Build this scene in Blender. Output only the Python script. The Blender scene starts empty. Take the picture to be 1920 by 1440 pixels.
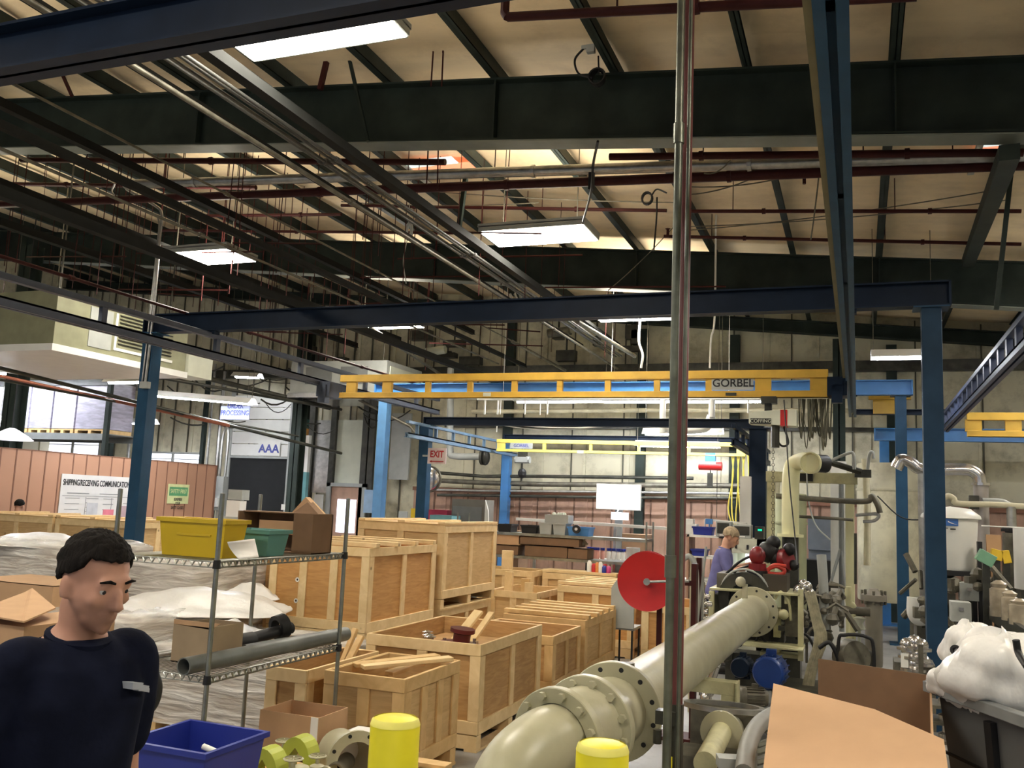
import bpy, math, random
from mathutils import Vector, Matrix
random.seed(7)
S = bpy.context.scene
COL = S.collection
# ---------------------------------------------------------------- camera
F_PX, CAM_H = 1700.0, 1.80
PITCH, ROLL, YAW = math.radians(7.55), math.radians(2.47), math.radians(21.03)
_f = Vector((-math.sin(YAW)*math.cos(PITCH), math.cos(YAW)*math.cos(PITCH), math.sin(PITCH)))
_r = Vector((math.cos(YAW), math.sin(YAW), 0)); _u = _r.cross(_f)
_c, _s = math.cos(ROLL), math.sin(ROLL)
R_, U_ = _r*_c+_u*_s, -_r*_s+_u*_c
cam_d = bpy.data.cameras.new('camera'); cam = bpy.data.objects.new('camera', cam_d); COL.objects.link(cam)
m = Matrix.Identity(4)
for i in range(3): m[i][0], m[i][1], m[i][2] = R_[i], U_[i], -_f[i]
m.translation = Vector((0, 0, CAM_H)); cam.matrix_world = m
cam_d.sensor_width = 36; cam_d.lens = 36*F_PX/1920; cam_d.clip_start = .05; cam_d.clip_end = 200
S.camera = cam
# ---------------------------------------------------------------- world, exposure
W = bpy.data.worlds.new('world'); S.world = W; W.use_nodes = True
W.node_tree.nodes['Background'].inputs[0].default_value = (.75, .82, 1, 1)
W.node_tree.nodes['Background'].inputs[1].default_value = .35  # sky fill added through the open side behind the camera
S.view_settings.view_transform = 'Standard'; S.view_settings.look = 'None'
S.view_settings.exposure = 0.32; S.view_settings.gamma = 1; S.view_settings.use_curve_mapping = False
LAMP_W, LAMP_COOL = 42.0, 105.0      # radiance of the troffers / of the strip lamps

def ray(px, py): return _f + R_*((px-960)/F_PX) + U_*((720-py)/F_PX)
O_ = Vector((0, 0, CAM_H))
def at(px, py, y): v = ray(px, py); return O_ + v*(y/v.y)
def atz(px, py, z): v = ray(px, py); return O_ + v*((z-CAM_H)/v.z)
def V(*a): return Vector(a)

# ---------------------------------------------------------------- materials
MATS = {}
def mat(name, col, rough=.6, metal=0, var=.12, scale=6, bump=0, stretch=(1, 1, 1), dirt=None, dirt_amt=0, spec=.5, coat=0, det=4):
    if name in MATS: return MATS[name]
    M_ = bpy.data.materials.new(name); M_.use_nodes = True; n = M_.node_tree.nodes; l = M_.node_tree.links
    b = n['Principled BSDF']; b.inputs['Roughness'].default_value = rough; b.inputs['Metallic'].default_value = metal
    b.inputs['Specular IOR Level'].default_value = spec; b.inputs['Coat Weight'].default_value = coat
    tc = n.new('ShaderNodeTexCoord'); mp = n.new('ShaderNodeMapping'); mp.inputs['Scale'].default_value = stretch
    l.new(tc.outputs['Object'], mp.inputs[0])
    no = n.new('ShaderNodeTexNoise'); no.inputs['Scale'].default_value = scale; no.inputs['Detail'].default_value = det
    l.new(mp.outputs[0], no.inputs['Vector'])
    cr = n.new('ShaderNodeValToRGB'); e = cr.color_ramp.elements
    e[0].position = .3; e[1].position = .7
    e[0].color = (*[max(0, c*(1-var)) for c in col], 1); e[1].color = (*[min(1, c*(1+var)) for c in col], 1)
    l.new(no.outputs[0], cr.inputs[0]); out = cr.outputs[0]
    if dirt:
        n2 = n.new('ShaderNodeTexNoise'); n2.inputs['Scale'].default_value = 1.7; n2.inputs['Detail'].default_value = 8; n2.inputs['Roughness'].default_value = .7
        l.new(tc.outputs['Object'], n2.inputs['Vector'])
        r2 = n.new('ShaderNodeValToRGB'); r2.color_ramp.elements[0].position = .48; r2.color_ramp.elements[1].position = .68
        r2.color_ramp.elements[0].color = (0, 0, 0, 1); r2.color_ramp.elements[1].color = (dirt_amt,)*3+(1,)
        l.new(n2.outputs[0], r2.inputs[0])
        mx = n.new('ShaderNodeMixRGB'); l.new(r2.outputs[0], mx.inputs[0]); l.new(out, mx.inputs[1]); mx.inputs[2].default_value = (*dirt, 1)
        out = mx.outputs[0]
    l.new(out, b.inputs['Base Color'])
    if bump:
        bp = n.new('ShaderNodeBump'); bp.inputs['Strength'].default_value = bump; bp.inputs['Distance'].default_value = .02
        l.new(no.outputs[0], bp.inputs['Height']); l.new(bp.outputs[0], b.inputs['Normal'])
    MATS[name] = M_; return M_
def emit(name, col, st):
    if name in MATS: return MATS[name]
    M_ = bpy.data.materials.new(name); M_.use_nodes = True; b = M_.node_tree.nodes['Principled BSDF']
    b.inputs['Base Color'].default_value = (*col, 1); b.inputs['Emission Color'].default_value = (*col, 1); b.inputs['Emission Strength'].default_value = st
    MATS[name] = M_; return M_
def wood(name, a, b_, seed=0, stretch=(2, 2, 14)):
    M_ = bpy.data.materials.new(name); M_.use_nodes = True; n = M_.node_tree.nodes; l = M_.node_tree.links
    p = n['Principled BSDF']; p.inputs['Roughness'].default_value = .65
    tc = n.new('ShaderNodeTexCoord'); mp = n.new('ShaderNodeMapping'); mp.inputs['Scale'].default_value = stretch; mp.inputs['Location'].default_value = (seed, seed*2, seed)
    l.new(tc.outputs['Object'], mp.inputs[0])
    no = n.new('ShaderNodeTexNoise'); no.inputs['Scale'].default_value = 2.2; no.inputs['Detail'].default_value = 8; no.inputs['Distortion'].default_value = 1.2
    l.new(mp.outputs[0], no.inputs['Vector'])
    cr = n.new('ShaderNodeValToRGB'); cr.color_ramp.elements[0].position = .3; cr.color_ramp.elements[1].position = .72
    cr.color_ramp.elements[0].color = (*a, 1); cr.color_ramp.elements[1].color = (*b_, 1)
    l.new(no.outputs[0], cr.inputs[0])
    v = n.new('ShaderNodeTexVoronoi'); v.inputs['Scale'].default_value = 3.2; l.new(tc.outputs['Object'], v.inputs['Vector'])
    kr = n.new('ShaderNodeValToRGB'); kr.color_ramp.elements[0].position = .03; kr.color_ramp.elements[1].position = .07
    kr.color_ramp.elements[0].color = (.45, .4, .35, 1); kr.color_ramp.elements[1].color = (1, 1, 1, 1); l.new(v.outputs['Distance'], kr.inputs[0])
    mx = n.new('ShaderNodeMixRGB'); mx.blend_type = 'MULTIPLY'; mx.inputs[0].default_value = 1
    l.new(cr.outputs[0], mx.inputs[1]); l.new(kr.outputs[0], mx.inputs[2]); l.new(mx.outputs[0], p.inputs['Base Color'])
    bp = n.new('ShaderNodeBump'); bp.inputs['Strength'].default_value = .15; l.new(no.outputs[0], bp.inputs['Height']); l.new(bp.outputs[0], p.inputs['Normal'])
    return M_
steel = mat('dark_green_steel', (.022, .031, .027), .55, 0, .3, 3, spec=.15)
purl = mat('purlin_steel', (.03, .04, .036), .5, 0, .3, 3, spec=.15)
insul = mat('beige_roof_insulation', (.74, .60, .39), .7, 0, .1, .8, .25, (1, 4, 1)  , (.50, .38, .24), .5)
blue = mat('blue_paint', (.022, .066, .125), .42, 0, .15, 5, spec=.15)
navyc = mat('column_navy_paint', (.020, .052, .10), .45, 0, .15, 4, spec=.15)
navy = mat('navy_paint', (.009, .018, .038), .45, 0, .2, 4, spec=.15)
blueB = mat('sky_blue_paint', (.06, .22, .52), .4, 0, .12, 4)
yellow = mat('yellow_crane_paint', (.62, .38, .05), .5, 0, .12, 5)
byellow = mat('bollard_yellow', (.78, .70, .02), .42, 0, .06, 8)
cream = mat('cream_machine_paint', (.56, .54, .32), .5, 0, .15, 6, .05, dirt=(.2, .18, .1), dirt_amt=.6)
pipec = mat('sage_cream_pipe_paint', (.42, .40, .27), .35, 0, .12, 5, .03, dirt=(.55, .53, .42), dirt_amt=.5)
tankc = mat('aged_cream_tank', (.58, .54, .38), .6, 0, .18, 2, .05, dirt=(.22, .19, .12), dirt_amt=.6)
white = mat('white_plastic', (.78, .78, .74), .4, 0, .04, 5)
offw = mat('off_white_enamel', (.62, .64, .52), .5, 0, .06, 5)
grey = mat('grey_plastic', (.17, .18, .18), .5, 0, .12, 5)
lgrey = mat('light_grey_paint', (.38, .40, .38), .5, 0, .1, 5)
black = mat('black_rubber', (.015, .015, .016), .5, 0, .2, 5)
dark = mat('dark_oily_steel', (.045, .045, .035), .4, .3, .5, 6)
iron = mat('worn_iron', (.14, .13, .10), .5, .4, .4, 8, .1)
galv = mat('galvanised_steel', (.42, .42, .40), .35, .8, .2, 12)
chrome = mat('wire_shelf_chrome', (.30, .31, .28), .3, .85, .2, 12)
stain = mat('stainless_steel', (.62, .60, .58), .22, .9, .1, 6)
pvc = mat('grey_pvc', (.13, .14, .13), .4, 0, .15, 9)
red = mat('red_paint', (.48, .012, .012), .38, 0, .08, 6)
dred = mat('dark_red_pipe_paint', (.05, .013, .012), .5, 0, .2, 10, spec=.15)
ORD = ('first', 'second', 'third', 'fourth', 'fifth', 'sixth', 'seventh', 'eighth', 'ninth', 'tenth', 'eleventh', 'twelfth', 'thirteenth', 'fourteenth', 'fifteenth', 'sixteenth', 'seventeenth')
copper = mat('copper_red_pipe', (.30, .10, .06), .45, .2, .2, 10)
bluebin = mat('blue_bin_plastic', (.015, .03, .26), .4, 0, .06, 5)
yelbin = mat('yellow_bin_plastic', (.62, .43, .01), .42, 0, .05, 5)
tealbin = mat('teal_bin_plastic', (.10, .27, .24), .45, 0, .06, 5)
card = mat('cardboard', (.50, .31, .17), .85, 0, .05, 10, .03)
cardd = mat('brown_and_shaded_cardboard', (.19, .11, .06), .85, 0, .08, 10)
paper = mat('paper', (.8, .78, .75), .8, 0, .03, 5)
skin = mat('skin', (.50, .27, .19), .55, 0, .08, 14)
skin2 = mat('fair_skin', (.60, .33, .22), .55, 0, .08, 14)
hairm = mat('dark_hair', (.010, .008, .007), .8, 0, .4, 90, .6, (1, 1, .2))
hairg = mat('grey_blond_hair', (.42, .33, .22), .8, 0, .3, 60, .6, (1, 1, .2))
shirtm = mat('navy_cotton', (.008, .010, .022), .9, 0, .3, 12, .3)
shirtp = mat('violet_blue_cotton', (.15, .15, .33), .85, 0, .12, 12, .3)
jean = mat('dark_denim', (.02, .025, .045), .9, 0, .2, 40)
shoe = mat('shoe_leather', (.02, .018, .015), .5)
conc = mat('concrete_floor', (.30, .30, .29), .45, 0, .2, 1.2, .02, dirt=(.16, .16, .15), dirt_amt=.8)
wallm = mat('dirty_cream_wall_sheet', (.60, .57, .42), .7, 0, .12, 1.2, .05, (1, 1, .5), (.16, .14, .09), .6)
wains = mat('brown_wainscot_sheet', (.44, .27, .19), .6, 0, .08, 2, 0, (3, 1, .3), (.16, .1, .08), .5)
partm = mat('tan_partition_panel', (.50, .27, .17), .55, 0, .04, 2)
groove = mat('groove_brown', (.22, .10, .06), .7)
plyo = [wood('plywood_%s' % k, a, b, i*3.1) for i, (k, a, b) in enumerate([('warm', (.40, .22, .08), (.56, .34, .14)), ('pale', (.52, .33, .14), (.67, .46, .22)), ('amber', (.47, .23, .07), (.62, .34, .12))])]
pine = [wood('pine_board_%s' % k, a, b, i*2.3+1, (3, 3, 3)) for i, (k, a, b) in enumerate([('straw', (.70, .50, .24), (.84, .64, .36)), ('honey', (.58, .37, .15), (.74, .51, .24))])]
lens = emit('lamp_lens_warm', (1, .93, .80), LAMP_W)
lensc = emit('lamp_tube_cool', (.90, .93, 1), LAMP_COOL)
# stretch film : clear glossy skin over the load
film = bpy.data.materials.new('stretch_film'); film.use_nodes = True
def _film():
    n = film.node_tree.nodes; l = film.node_tree.links; p = n['Principled BSDF']
    p.inputs['Base Color'].default_value = (.85, .84, .8, 1); p.inputs['Roughness'].default_value = .18
    tc = n.new('ShaderNodeTexCoord'); mp = n.new('ShaderNodeMapping'); mp.inputs['Scale'].default_value = (.8, .8, 6); mp.inputs['Rotation'].default_value = (.3, .45, .2)
    no = n.new('ShaderNodeTexNoise'); no.inputs['Scale'].default_value = 3; no.inputs['Detail'].default_value = 9; no.inputs['Distortion'].default_value = .5
    l.new(tc.outputs['Object'], mp.inputs[0]); l.new(mp.outputs[0], no.inputs[0])
    bp = n.new('ShaderNodeBump'); bp.inputs['Strength'].default_value = 1; bp.inputs['Distance'].default_value = .06
    l.new(no.outputs[0], bp.inputs['Height']); l.new(bp.outputs[0], p.inputs['Normal'])
    cr = n.new('ShaderNodeValToRGB'); cr.color_ramp.elements[0].position = .38; cr.color_ramp.elements[1].position = .78
    cr.color_ramp.elements[0].color = (.34,)*3+(1,); cr.color_ramp.elements[1].color = (.92,)*3+(1,)
    l.new(no.outputs[0], cr.inputs[0]); l.new(cr.outputs[0], p.inputs['Alpha'])
_film()
bag = mat('white_poly_bag', (.80, .79, .76), .3, 0, .04, 6, .9, (1, 1, .6))

# ---------------------------------------------------------------- mesh helpers
ORG = {}
class MB:
    def __init__(s): s.v = []; s.f = []
    def add(s, vs, fs):
        k = len(s.v); s.v += [Vector(v) for v in vs]; s.f += [tuple(i+k for i in f) for f in fs]; return s
    def box(s, x0, x1, y0, y1, z0, z1):
        return s.add([(x0, y0, z0), (x1, y0, z0), (x1, y1, z0), (x0, y1, z0), (x0, y0, z1), (x1, y0, z1), (x1, y1, z1), (x0, y1, z1)],
                     [(0, 3, 2, 1), (4, 5, 6, 7), (0, 1, 5, 4), (1, 2, 6, 5), (2, 3, 7, 6), (3, 0, 4, 7)])
    def ob(s, c, size, rot=None):
        R = rot if rot is not None else Matrix.Identity(3)
        if isinstance(R, (int, float)): R = Matrix.Rotation(R, 3, 'Z')
        h = [d/2 for d in size]; c = Vector(c)
        vs = [c+R@Vector((a*h[0], b*h[1], e*h[2])) for e in (-1, 1) for a, b in ((-1, -1), (1, -1), (1, 1), (-1, 1))]
        return s.add(vs, [(0, 3, 2, 1), (4, 5, 6, 7), (0, 1, 5, 4), (1, 2, 6, 5), (2, 3, 7, 6), (3, 0, 4, 7)])
    def bar(s, a, b, w, h, up=(0, 0, 1)):
        a, b = Vector(a), Vector(b); d = (b-a); L = d.length; d.normalize(); up = Vector(up)
        if abs(d.dot(up)) > .98: up = Vector((0, 1, 0))
        x = d.cross(up).normalized(); z = x.cross(d)
        return s.ob((a+b)/2, (w, L, h), Matrix((x, d, z)).transposed())
    def tube(s, pts, r, n=8, cap=True):
        pts = [Vector(p) for p in pts]; rs = r if isinstance(r, (list, tuple)) else [r]*len(pts)
        t0 = (pts[1]-pts[0]).normalized(); up = Vector((0, 0, 1)) if abs(t0.z) < .9 else Vector((1, 0, 0))
        x = t0.cross(up).normalized(); rings = []; k = len(s.v)
        for i, p in enumerate(pts):
            t = (pts[min(i+1, len(pts)-1)]-pts[max(i-1, 0)]).normalized()
            x = (x-t*x.dot(t)).normalized(); y = t.cross(x)
            for j in range(n):
                a = 2*math.pi*j/n; s.v.append(p+(x*math.cos(a)+y*math.sin(a))*rs[i])
        m_ = len(pts)
        for i in range(m_-1):
            for j in range(n):
                a = k+i*n+j; b = k+i*n+(j+1) % n; s.f.append((a, b, b+n, a+n))
        if cap: s.f.append(tuple(k+j for j in range(n))[::-1]); s.f.append(tuple(k+(m_-1)*n+j for j in range(n)))
        return s
    def cyl(s, a, b, r, n=16, r2=None): return s.tube([a, b], [r, r if r2 is None else r2], n)
    def lathe(s, prof, org, ax=(0, 0, 1), n=24, close=False):
        ax = Vector(ax).normalized(); up = Vector((0, 0, 1)) if abs(ax.z) < .9 else Vector((1, 0, 0))
        x = ax.cross(up).normalized(); y = ax.cross(x); o = Vector(org); k = len(s.v); m_ = len(prof)
        for r, h in prof:
            for j in range(n):
                a = 2*math.pi*j/n; s.v.append(o+ax*h+(x*math.cos(a)+y*math.sin(a))*max(r, 1e-4))
        for i in range(m_ if close else m_-1):
            i2 = (i+1) % m_
            for j in range(n): s.f.append((k+i*n+j, k+i*n+(j+1) % n, k+i2*n+(j+1) % n, k+i2*n+j))
        return s
    def ball(s, c, r, n=12, R=None):
        r = (r, r, r) if isinstance(r, (int, float)) else r; c = Vector(c); k = len(s.v); m_ = n//2
        for i in range(1, m_):
            for j in range(n):
                t = math.pi*i/m_; a = 2*math.pi*j/n
                p = Vector((r[0]*math.sin(t)*math.cos(a), r[1]*math.sin(t)*math.sin(a), r[2]*math.cos(t)))
                s.v.append(c+(R@p if R is not None else p))
        tp = Vector((0, 0, r[2])); tp = R@tp if R is not None else tp
        s.v.append(c+tp); s.v.append(c-tp); T, B = len(s.v)-2, len(s.v)-1
        for i in range(m_-2):
            for j in range(n): a = k+i*n+j; b = k+i*n+(j+1) % n; s.f.append((a, a+n, b+n, b))
        for j in range(n):
            s.f.append((T, k+j, k+(j+1) % n)); q = k+(m_-2)*n; s.f.append((B, q+(j+1) % n, q+j))
        return s
    def prism(s, poly, a, b):   # poly: list of 3D points, extruded by vector b from a offset
        a, b = Vector(a), Vector(b); n = len(poly)
        vs = [Vector(p)+a for p in poly]+[Vector(p)+a+b for p in poly]
        return s.add(vs, [tuple(range(n))[::-1], tuple(range(n, 2*n))]+[(i, (i+1) % n, (i+1) % n+n, i+n) for i in range(n)])
    def quad(s, a, b, c, d): return s.add([a, b, c, d], [(0, 1, 2, 3)])
    def build(s, name, mt, parent=None, smooth=None, label=None, mods=None):
        if parent is not None: org = ORG[parent]
        else:
            xs = [v.x for v in s.v]; ys = [v.y for v in s.v]; zs = [v.z for v in s.v]
            org = Vector(((min(xs)+max(xs))/2, (min(ys)+max(ys))/2, min(zs)))
        me = bpy.data.meshes.new(name); me.from_pydata([v-org for v in s.v], [], s.f); me.update()
        me.materials.append(mt)
        o = bpy.data.objects.new(name, me); COL.objects.link(o); ORG[o] = org
        if smooth is not None:
            me.polygons.foreach_set('use_smooth', [True]*len(me.polygons))
            if smooth < 180:
                try: me.set_sharp_from_angle(angle=math.radians(smooth))
                except Exception: pass
        if parent is not None: o.parent = parent
        else: o.location = org
        if label: o['label'] = label
        if mods == 'bevel':
            b = o.modifiers.new('bevel', 'BEVEL'); b.width = .004; b.segments = 2
        return o
def thing(name, label, cat, loc, group=None):
    o = bpy.data.objects.new(name, None); COL.objects.link(o); o.empty_display_size = .1
    o.location = Vector(loc); ORG[o] = Vector(loc); o['label'] = label; o['category'] = cat
    if group: o['group'] = group
    return o
def tag(o, label, cat, group=None):
    o['label'] = label; o['category'] = cat
    if group: o['group'] = group
    return o
def struct(o): o['kind'] = 'structure'; return o
def text(name, body, size, org, xdir, zdir, mt, parent, align='CENTER', ext=.002, sx=1, bold=0):
    cu = bpy.data.curves.new(name, 'FONT'); cu.body = body; cu.size = size; cu.align_x = align; cu.align_y = 'CENTER'; cu.extrude = ext; cu.offset = bold
    t = bpy.data.objects.new(name, cu); COL.objects.link(t)
    dg = bpy.context.evaluated_depsgraph_get(); me = bpy.data.meshes.new_from_object(t.evaluated_get(dg)); bpy.data.objects.remove(t)
    x = Vector(xdir).normalized(); z = Vector(zdir).normalized(); nrm = x.cross(z)
    po = ORG[parent]; o0 = Vector(org)-po
    for v in me.vertices: v.co = o0 + x*(v.co.x*sx) + z*v.co.y + nrm*v.co.z
    me.materials.clear(); me.materials.append(mt)
    o = bpy.data.objects.new(name, me); COL.objects.link(o); o.parent = parent; ORG[o] = po; return o
def arc(c, a, b, ang0, ang1, n=8): return [Vector(c)+Vector(a)*math.cos(ang0+(ang1-ang0)*i/n)+Vector(b)*math.sin(ang0+(ang1-ang0)*i/n) for i in range(n+1)]
def sag(a, b, d, n=12):
    a, b = Vector(a), Vector(b); return [a.lerp(b, i/n)-Vector((0, 0, d*4*(i/n)*(1-i/n))) for i in range(n+1)]
def smoothpath(pts, n=6):
    P = [Vector(p) for p in pts]; P = [P[0]*2-P[1]]+P+[P[-1]*2-P[-2]]; out = []
    for i in range(1, len(P)-2):
        for k in range(n):
            t = k/n; a, b, c, d = P[i-1:i+3]
            out.append(.5*((2*b)+(c-a)*t+(2*a-5*b+4*c-d)*t*t+(3*b-a-3*c+d)*t**3))
    out.append(P[-2]); return out
# ================================================================ building shell
X0, X1, YB0, YB1 = -20.0, 7.0, -7.0, 18.2
SL = .092
def roofz(x): return 5.66-SL*x
def bot(x): return 4.85-SL*x
b = MB(); b.box(X0, X1, YB0, YB1, -.1, 0); struct(b.build('floor', conc))
b = MB()
nx, ny = 24, 50
for i in range(nx):                         # blanket insulation that sags a little between purlins
    for k in range(ny):
        def pz(i, k):
            x = X0+(X1-X0)*i/nx; y = YB0+(YB1+.3-YB0)*k/ny
            return (x, y, roofz(x)+.02*math.sin(k*1.9+i))
        b.quad(pz(i, k), pz(i, k+1), pz(i+1, k+1), pz(i+1, k))
b.quad((X0, YB0, roofz(X0)+.15), (X1, YB0, roofz(X1)+.15), (X1, YB1+.3, roofz(X1)+.15), (X0, YB1+.3, roofz(X0)+.15))
struct(b.build('ceiling', insul, smooth=60))
def sheetwall(name, p, q, z0, ztop, mt, pitch=.30, depth=.03, nrm=(0, -1, 0)):
    b = MB(); p, q = Vector(p), Vector(q); d = (q-p); L = d.length; d.normalize(); nn = Vector(nrm)
    k = int(L/pitch)
    b.prism([p, q, q-nn*.1, p-nn*.1], (0, 0, z0), (0, 0, .001))
    for i in range(k+1):
        for a, w, e in ((0, pitch-.05, 0), (pitch-.05, .05, depth)):
            s0 = i*pitch+a; s1 = min(s0+w, L)
            if s0 >= L: continue
            A = p+d*s0; B = p+d*s1; za, zb = ztop(A.x), ztop(B.x)
            A = A+nn*e; B = B+nn*e; C_, D_ = p+d*s1-nn*.1, p+d*s0-nn*.1
            b.add([A+Vector((0, 0, z0)), B+Vector((0, 0, z0)), C_+Vector((0, 0, z0)), D_+Vector((0, 0, z0)), A+Vector((0, 0, za)), B+Vector((0, 0, zb)), C_+Vector((0, 0, zb)), D_+Vector((0, 0, za))],
                  [(0, 3, 2, 1), (4, 5, 6, 7), (0, 1, 5, 4), (1, 2, 6, 5), (2, 3, 7, 6), (3, 0, 4, 7)])
    return struct(b.build(name, mt))
sheetwall('wall_back', (X0, YB1, 0), (X1, YB1, 0), 0, lambda x: roofz(x)+.1, wallm, pitch=.92)
sheetwall('wall_left', (X0, YB0, 0), (X0, YB1, 0), 0, lambda x: roofz(x)+.1, wallm, pitch=.92, nrm=(1, 0, 0))
sheetwall('wall_right', (X1, YB0, 0), (X1, YB1, 0), 0, lambda x: roofz(x)+.1, wallm, pitch=.92, nrm=(-1, 0, 0))
sheetwall('trim_1', (-9.2, YB1-.035, 0), (X1, YB1-.035, 0), .02, lambda x: 2.02, wains, pitch=.40, depth=.02)
b = MB(); b.box(-9.2, X1, YB1-.11, YB1-.03, 2.02, 2.10); struct(b.build('trim_2', groove))
# girts and end frame on the back wall
b = MB(); b.box(X0, X1, YB1-.22, YB1-.04, 4.55, 4.75); struct(b.build('trim_3', dark))
b = MB(); b.box(-8.5, X1, YB1-.12, YB1-.04, 3.42, 3.50); struct(b.build('trim_4', dark))
b = MB(); [b.box(X0+.3+i*.46, X0+.33+i*.46, YB1-.045, YB1-.02, 0, roofz(X0+i*.46)-.05) for i in range(24)]; [b.box(-8.9+i*1.1, -8.875+i*1.1, YB1-.04, YB1-.02, 2.1, roofz(-8.9+i*1.1)-.05) for i in range(14)]; struct(b.build('trim_5', mat('dark_seam', (.09, .085, .06), .8)))
b = MB(); [b.box(-9.1+i*.40, -9.07+i*.40, YB1-.062, YB1-.05, .02, 2.0) for i in range(40)]; struct(b.build('trim_6', mat('wainscot_seam', (.16, .09, .06), .8)))
def ibeam_x(b, xa, xb, y, zb, zt, fw=.2, ft=.02, wt=.012):
    # beam along X with bottom zb(x) top zt(x)
    def slab(y0, y1, f0, f1):
        b.add([(xa, y0, f0(xa)), (xb, y0, f0(xb)), (xb, y1, f0(xb)), (xa, y1, f0(xa)), (xa, y0, f1(xa)), (xb, y0, f1(xb)), (xb, y1, f1(xb)), (xa, y1, f1(xa))],
              [(0, 3, 2, 1), (4, 5, 6, 7), (0, 1, 5, 4), (1, 2, 6, 5), (2, 3, 7, 6), (3, 0, 4, 7)])
    slab(y-fw/2, y+fw/2, zb, lambda x: zb(x)+ft); slab(y-fw/2, y+fw/2, lambda x: zt(x)-ft, zt); slab(y-wt/2, y+wt/2, zb, zt)
flange_lit = mat('rafter_flange_lit_steel', (.17, .19, .165), .5, 0, .2, 3)  # paler copy of the rafter steel: light on the bottom flange painted in
for i, y in enumerate((-4.2, 1.65, 7.5, 13.35)):
    wch = ['behind the camera', 'overhead, nearest of those crossing the hall', 'wide dark, first one seen across the picture', 'farther dark, behind the blue crane beam'][i]
    t = thing('roof_rafter', 'dark green steel roof rafter, '+wch, 'rafter', (0, y, bot(0)), 'roof rafters across the hall')
    b = MB(); ibeam_x(b, X0+.1, X1-.1, y, bot, lambda x: bot(x)+.61); b.build('web_and_flanges', steel, t)
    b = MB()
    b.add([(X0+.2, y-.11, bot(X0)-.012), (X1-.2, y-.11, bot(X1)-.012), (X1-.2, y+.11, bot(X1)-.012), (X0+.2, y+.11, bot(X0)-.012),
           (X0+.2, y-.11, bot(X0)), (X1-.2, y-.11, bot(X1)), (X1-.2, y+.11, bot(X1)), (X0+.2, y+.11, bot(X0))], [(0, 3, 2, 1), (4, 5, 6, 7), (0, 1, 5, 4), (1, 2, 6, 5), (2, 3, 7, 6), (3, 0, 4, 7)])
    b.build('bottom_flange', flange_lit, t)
    for x in [.3+1.15*k*3 for k in range(-5, 2)]: b = MB(); b.box(x-.008, x+.008, y-.09, y+.09, bot(x)+.02, bot(x)+.59); b.build('stiffener_plate', steel, t)
t = thing('roof_rafter', 'shallow dark steel end rafter along the top of the back wall', 'rafter', (0, YB1-.2, 5.2))
b = MB(); ibeam_x(b, X0+.1, X1-.1, YB1-.2, lambda x: 5.2-SL*x, lambda x: 5.45-SL*x); b.build('web_and_flanges', steel, t)
for k in range(-17, 6):                         # Z purlins
    x = .3+1.15*k; z = roofz(x)-.2
    b = MB(); b.box(x-.04, x+.04, YB0, YB1-.05, z-.0, z+.006); b.box(x-.004, x+.004, YB0, YB1-.05, z, z+.17); b.box(x-.04, x+.0, YB0, YB1-.05, z+.165, z+.17)
    b.box(x+.033, x+.04, YB0, YB1-.05, z, z+.02)
    o = b.build('roof_purlin', purl)
    tag(o, 'dark steel roof purlin passing just behind the two risers' if k == -1 else 'dark steel roof purlin, %s to the %s of the two risers' % (ORD[-k-2] if k < -1 else ORD[k], 'left' if k < -1 else 'right'), 'purlin', 'roof purlins')
# interior columns of the building
for i, (a, y, w, lb) in enumerate([(35, 12.2, .28, 'dark steel building column at far left under the rafter'), (568, 15.6, .22, 'dark steel building column left of the yellow crane bridge'), (1573, 16.6, .2, 'dark steel building column behind the yellow crane bridge end')]):
    p = at(a, 700, y); zt = bot(p.x)+.02
    b = MB(); b.box(p.x-w/2, p.x+w/2, y-w/2, y-w/2+.02, 0, zt); b.box(p.x-w/2, p.x+w/2, y+w/2-.02, y+w/2, 0, zt); b.box(p.x-.01, p.x+.01, y-w/2, y+w/2, 0, zt)
    tag(b.build('steel_column', steel), lb, 'column')
for i, x in enumerate((-2.25, -4.1, -7.0, -12.1, .6, 3.4)):
    b = MB(); b.box(x-.09, x+.09, YB1-.2, YB1-.05, 0, 5.1-SL*x); tag(b.build('wall_post', steel), 'dark steel wall post on the back wall, %s' % ('left of the central monitor', 'under the far yellow bridge', 'near the exit sign', 'left of the overhead door', 'behind the two right-hand columns', 'beyond the right edge')[i], 'post', 'posts along the back wall')
# skylight patches
for (px, py, lb) in ((830, 347, 'orange-red lit roof skylight left of centre'), (1916, 330, 'orange-red lit roof skylight at the right edge')):
    y = 10.1 if px < 1000 else 9.6; p = at(px, py, y); x = p.x; z = roofz(x)-.10
    t = thing('skylight', lb, 'skylight', (x, y, z))
    b = MB(); b.box(x-.36, x+.48, y-.2, y+.22, z-.01, z+.0); b.build('panel', emit('skylight_glow', (.95, .33, .18), .8), t)
    b = MB(); b.box(x-.42, x-.36, y-.5, y+.5, z-.03, z); b.box(x+.48, x+.5, y-.5, y+.5, z-.03, z); b.build('curb', lgrey, t)
    b = MB(); b.box(x-.36, x+.3, y-.42, y-.2, z-.01, z); b.build('pane', emit('skylight_pane', (.75, .85, .85), .7), t)

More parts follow.
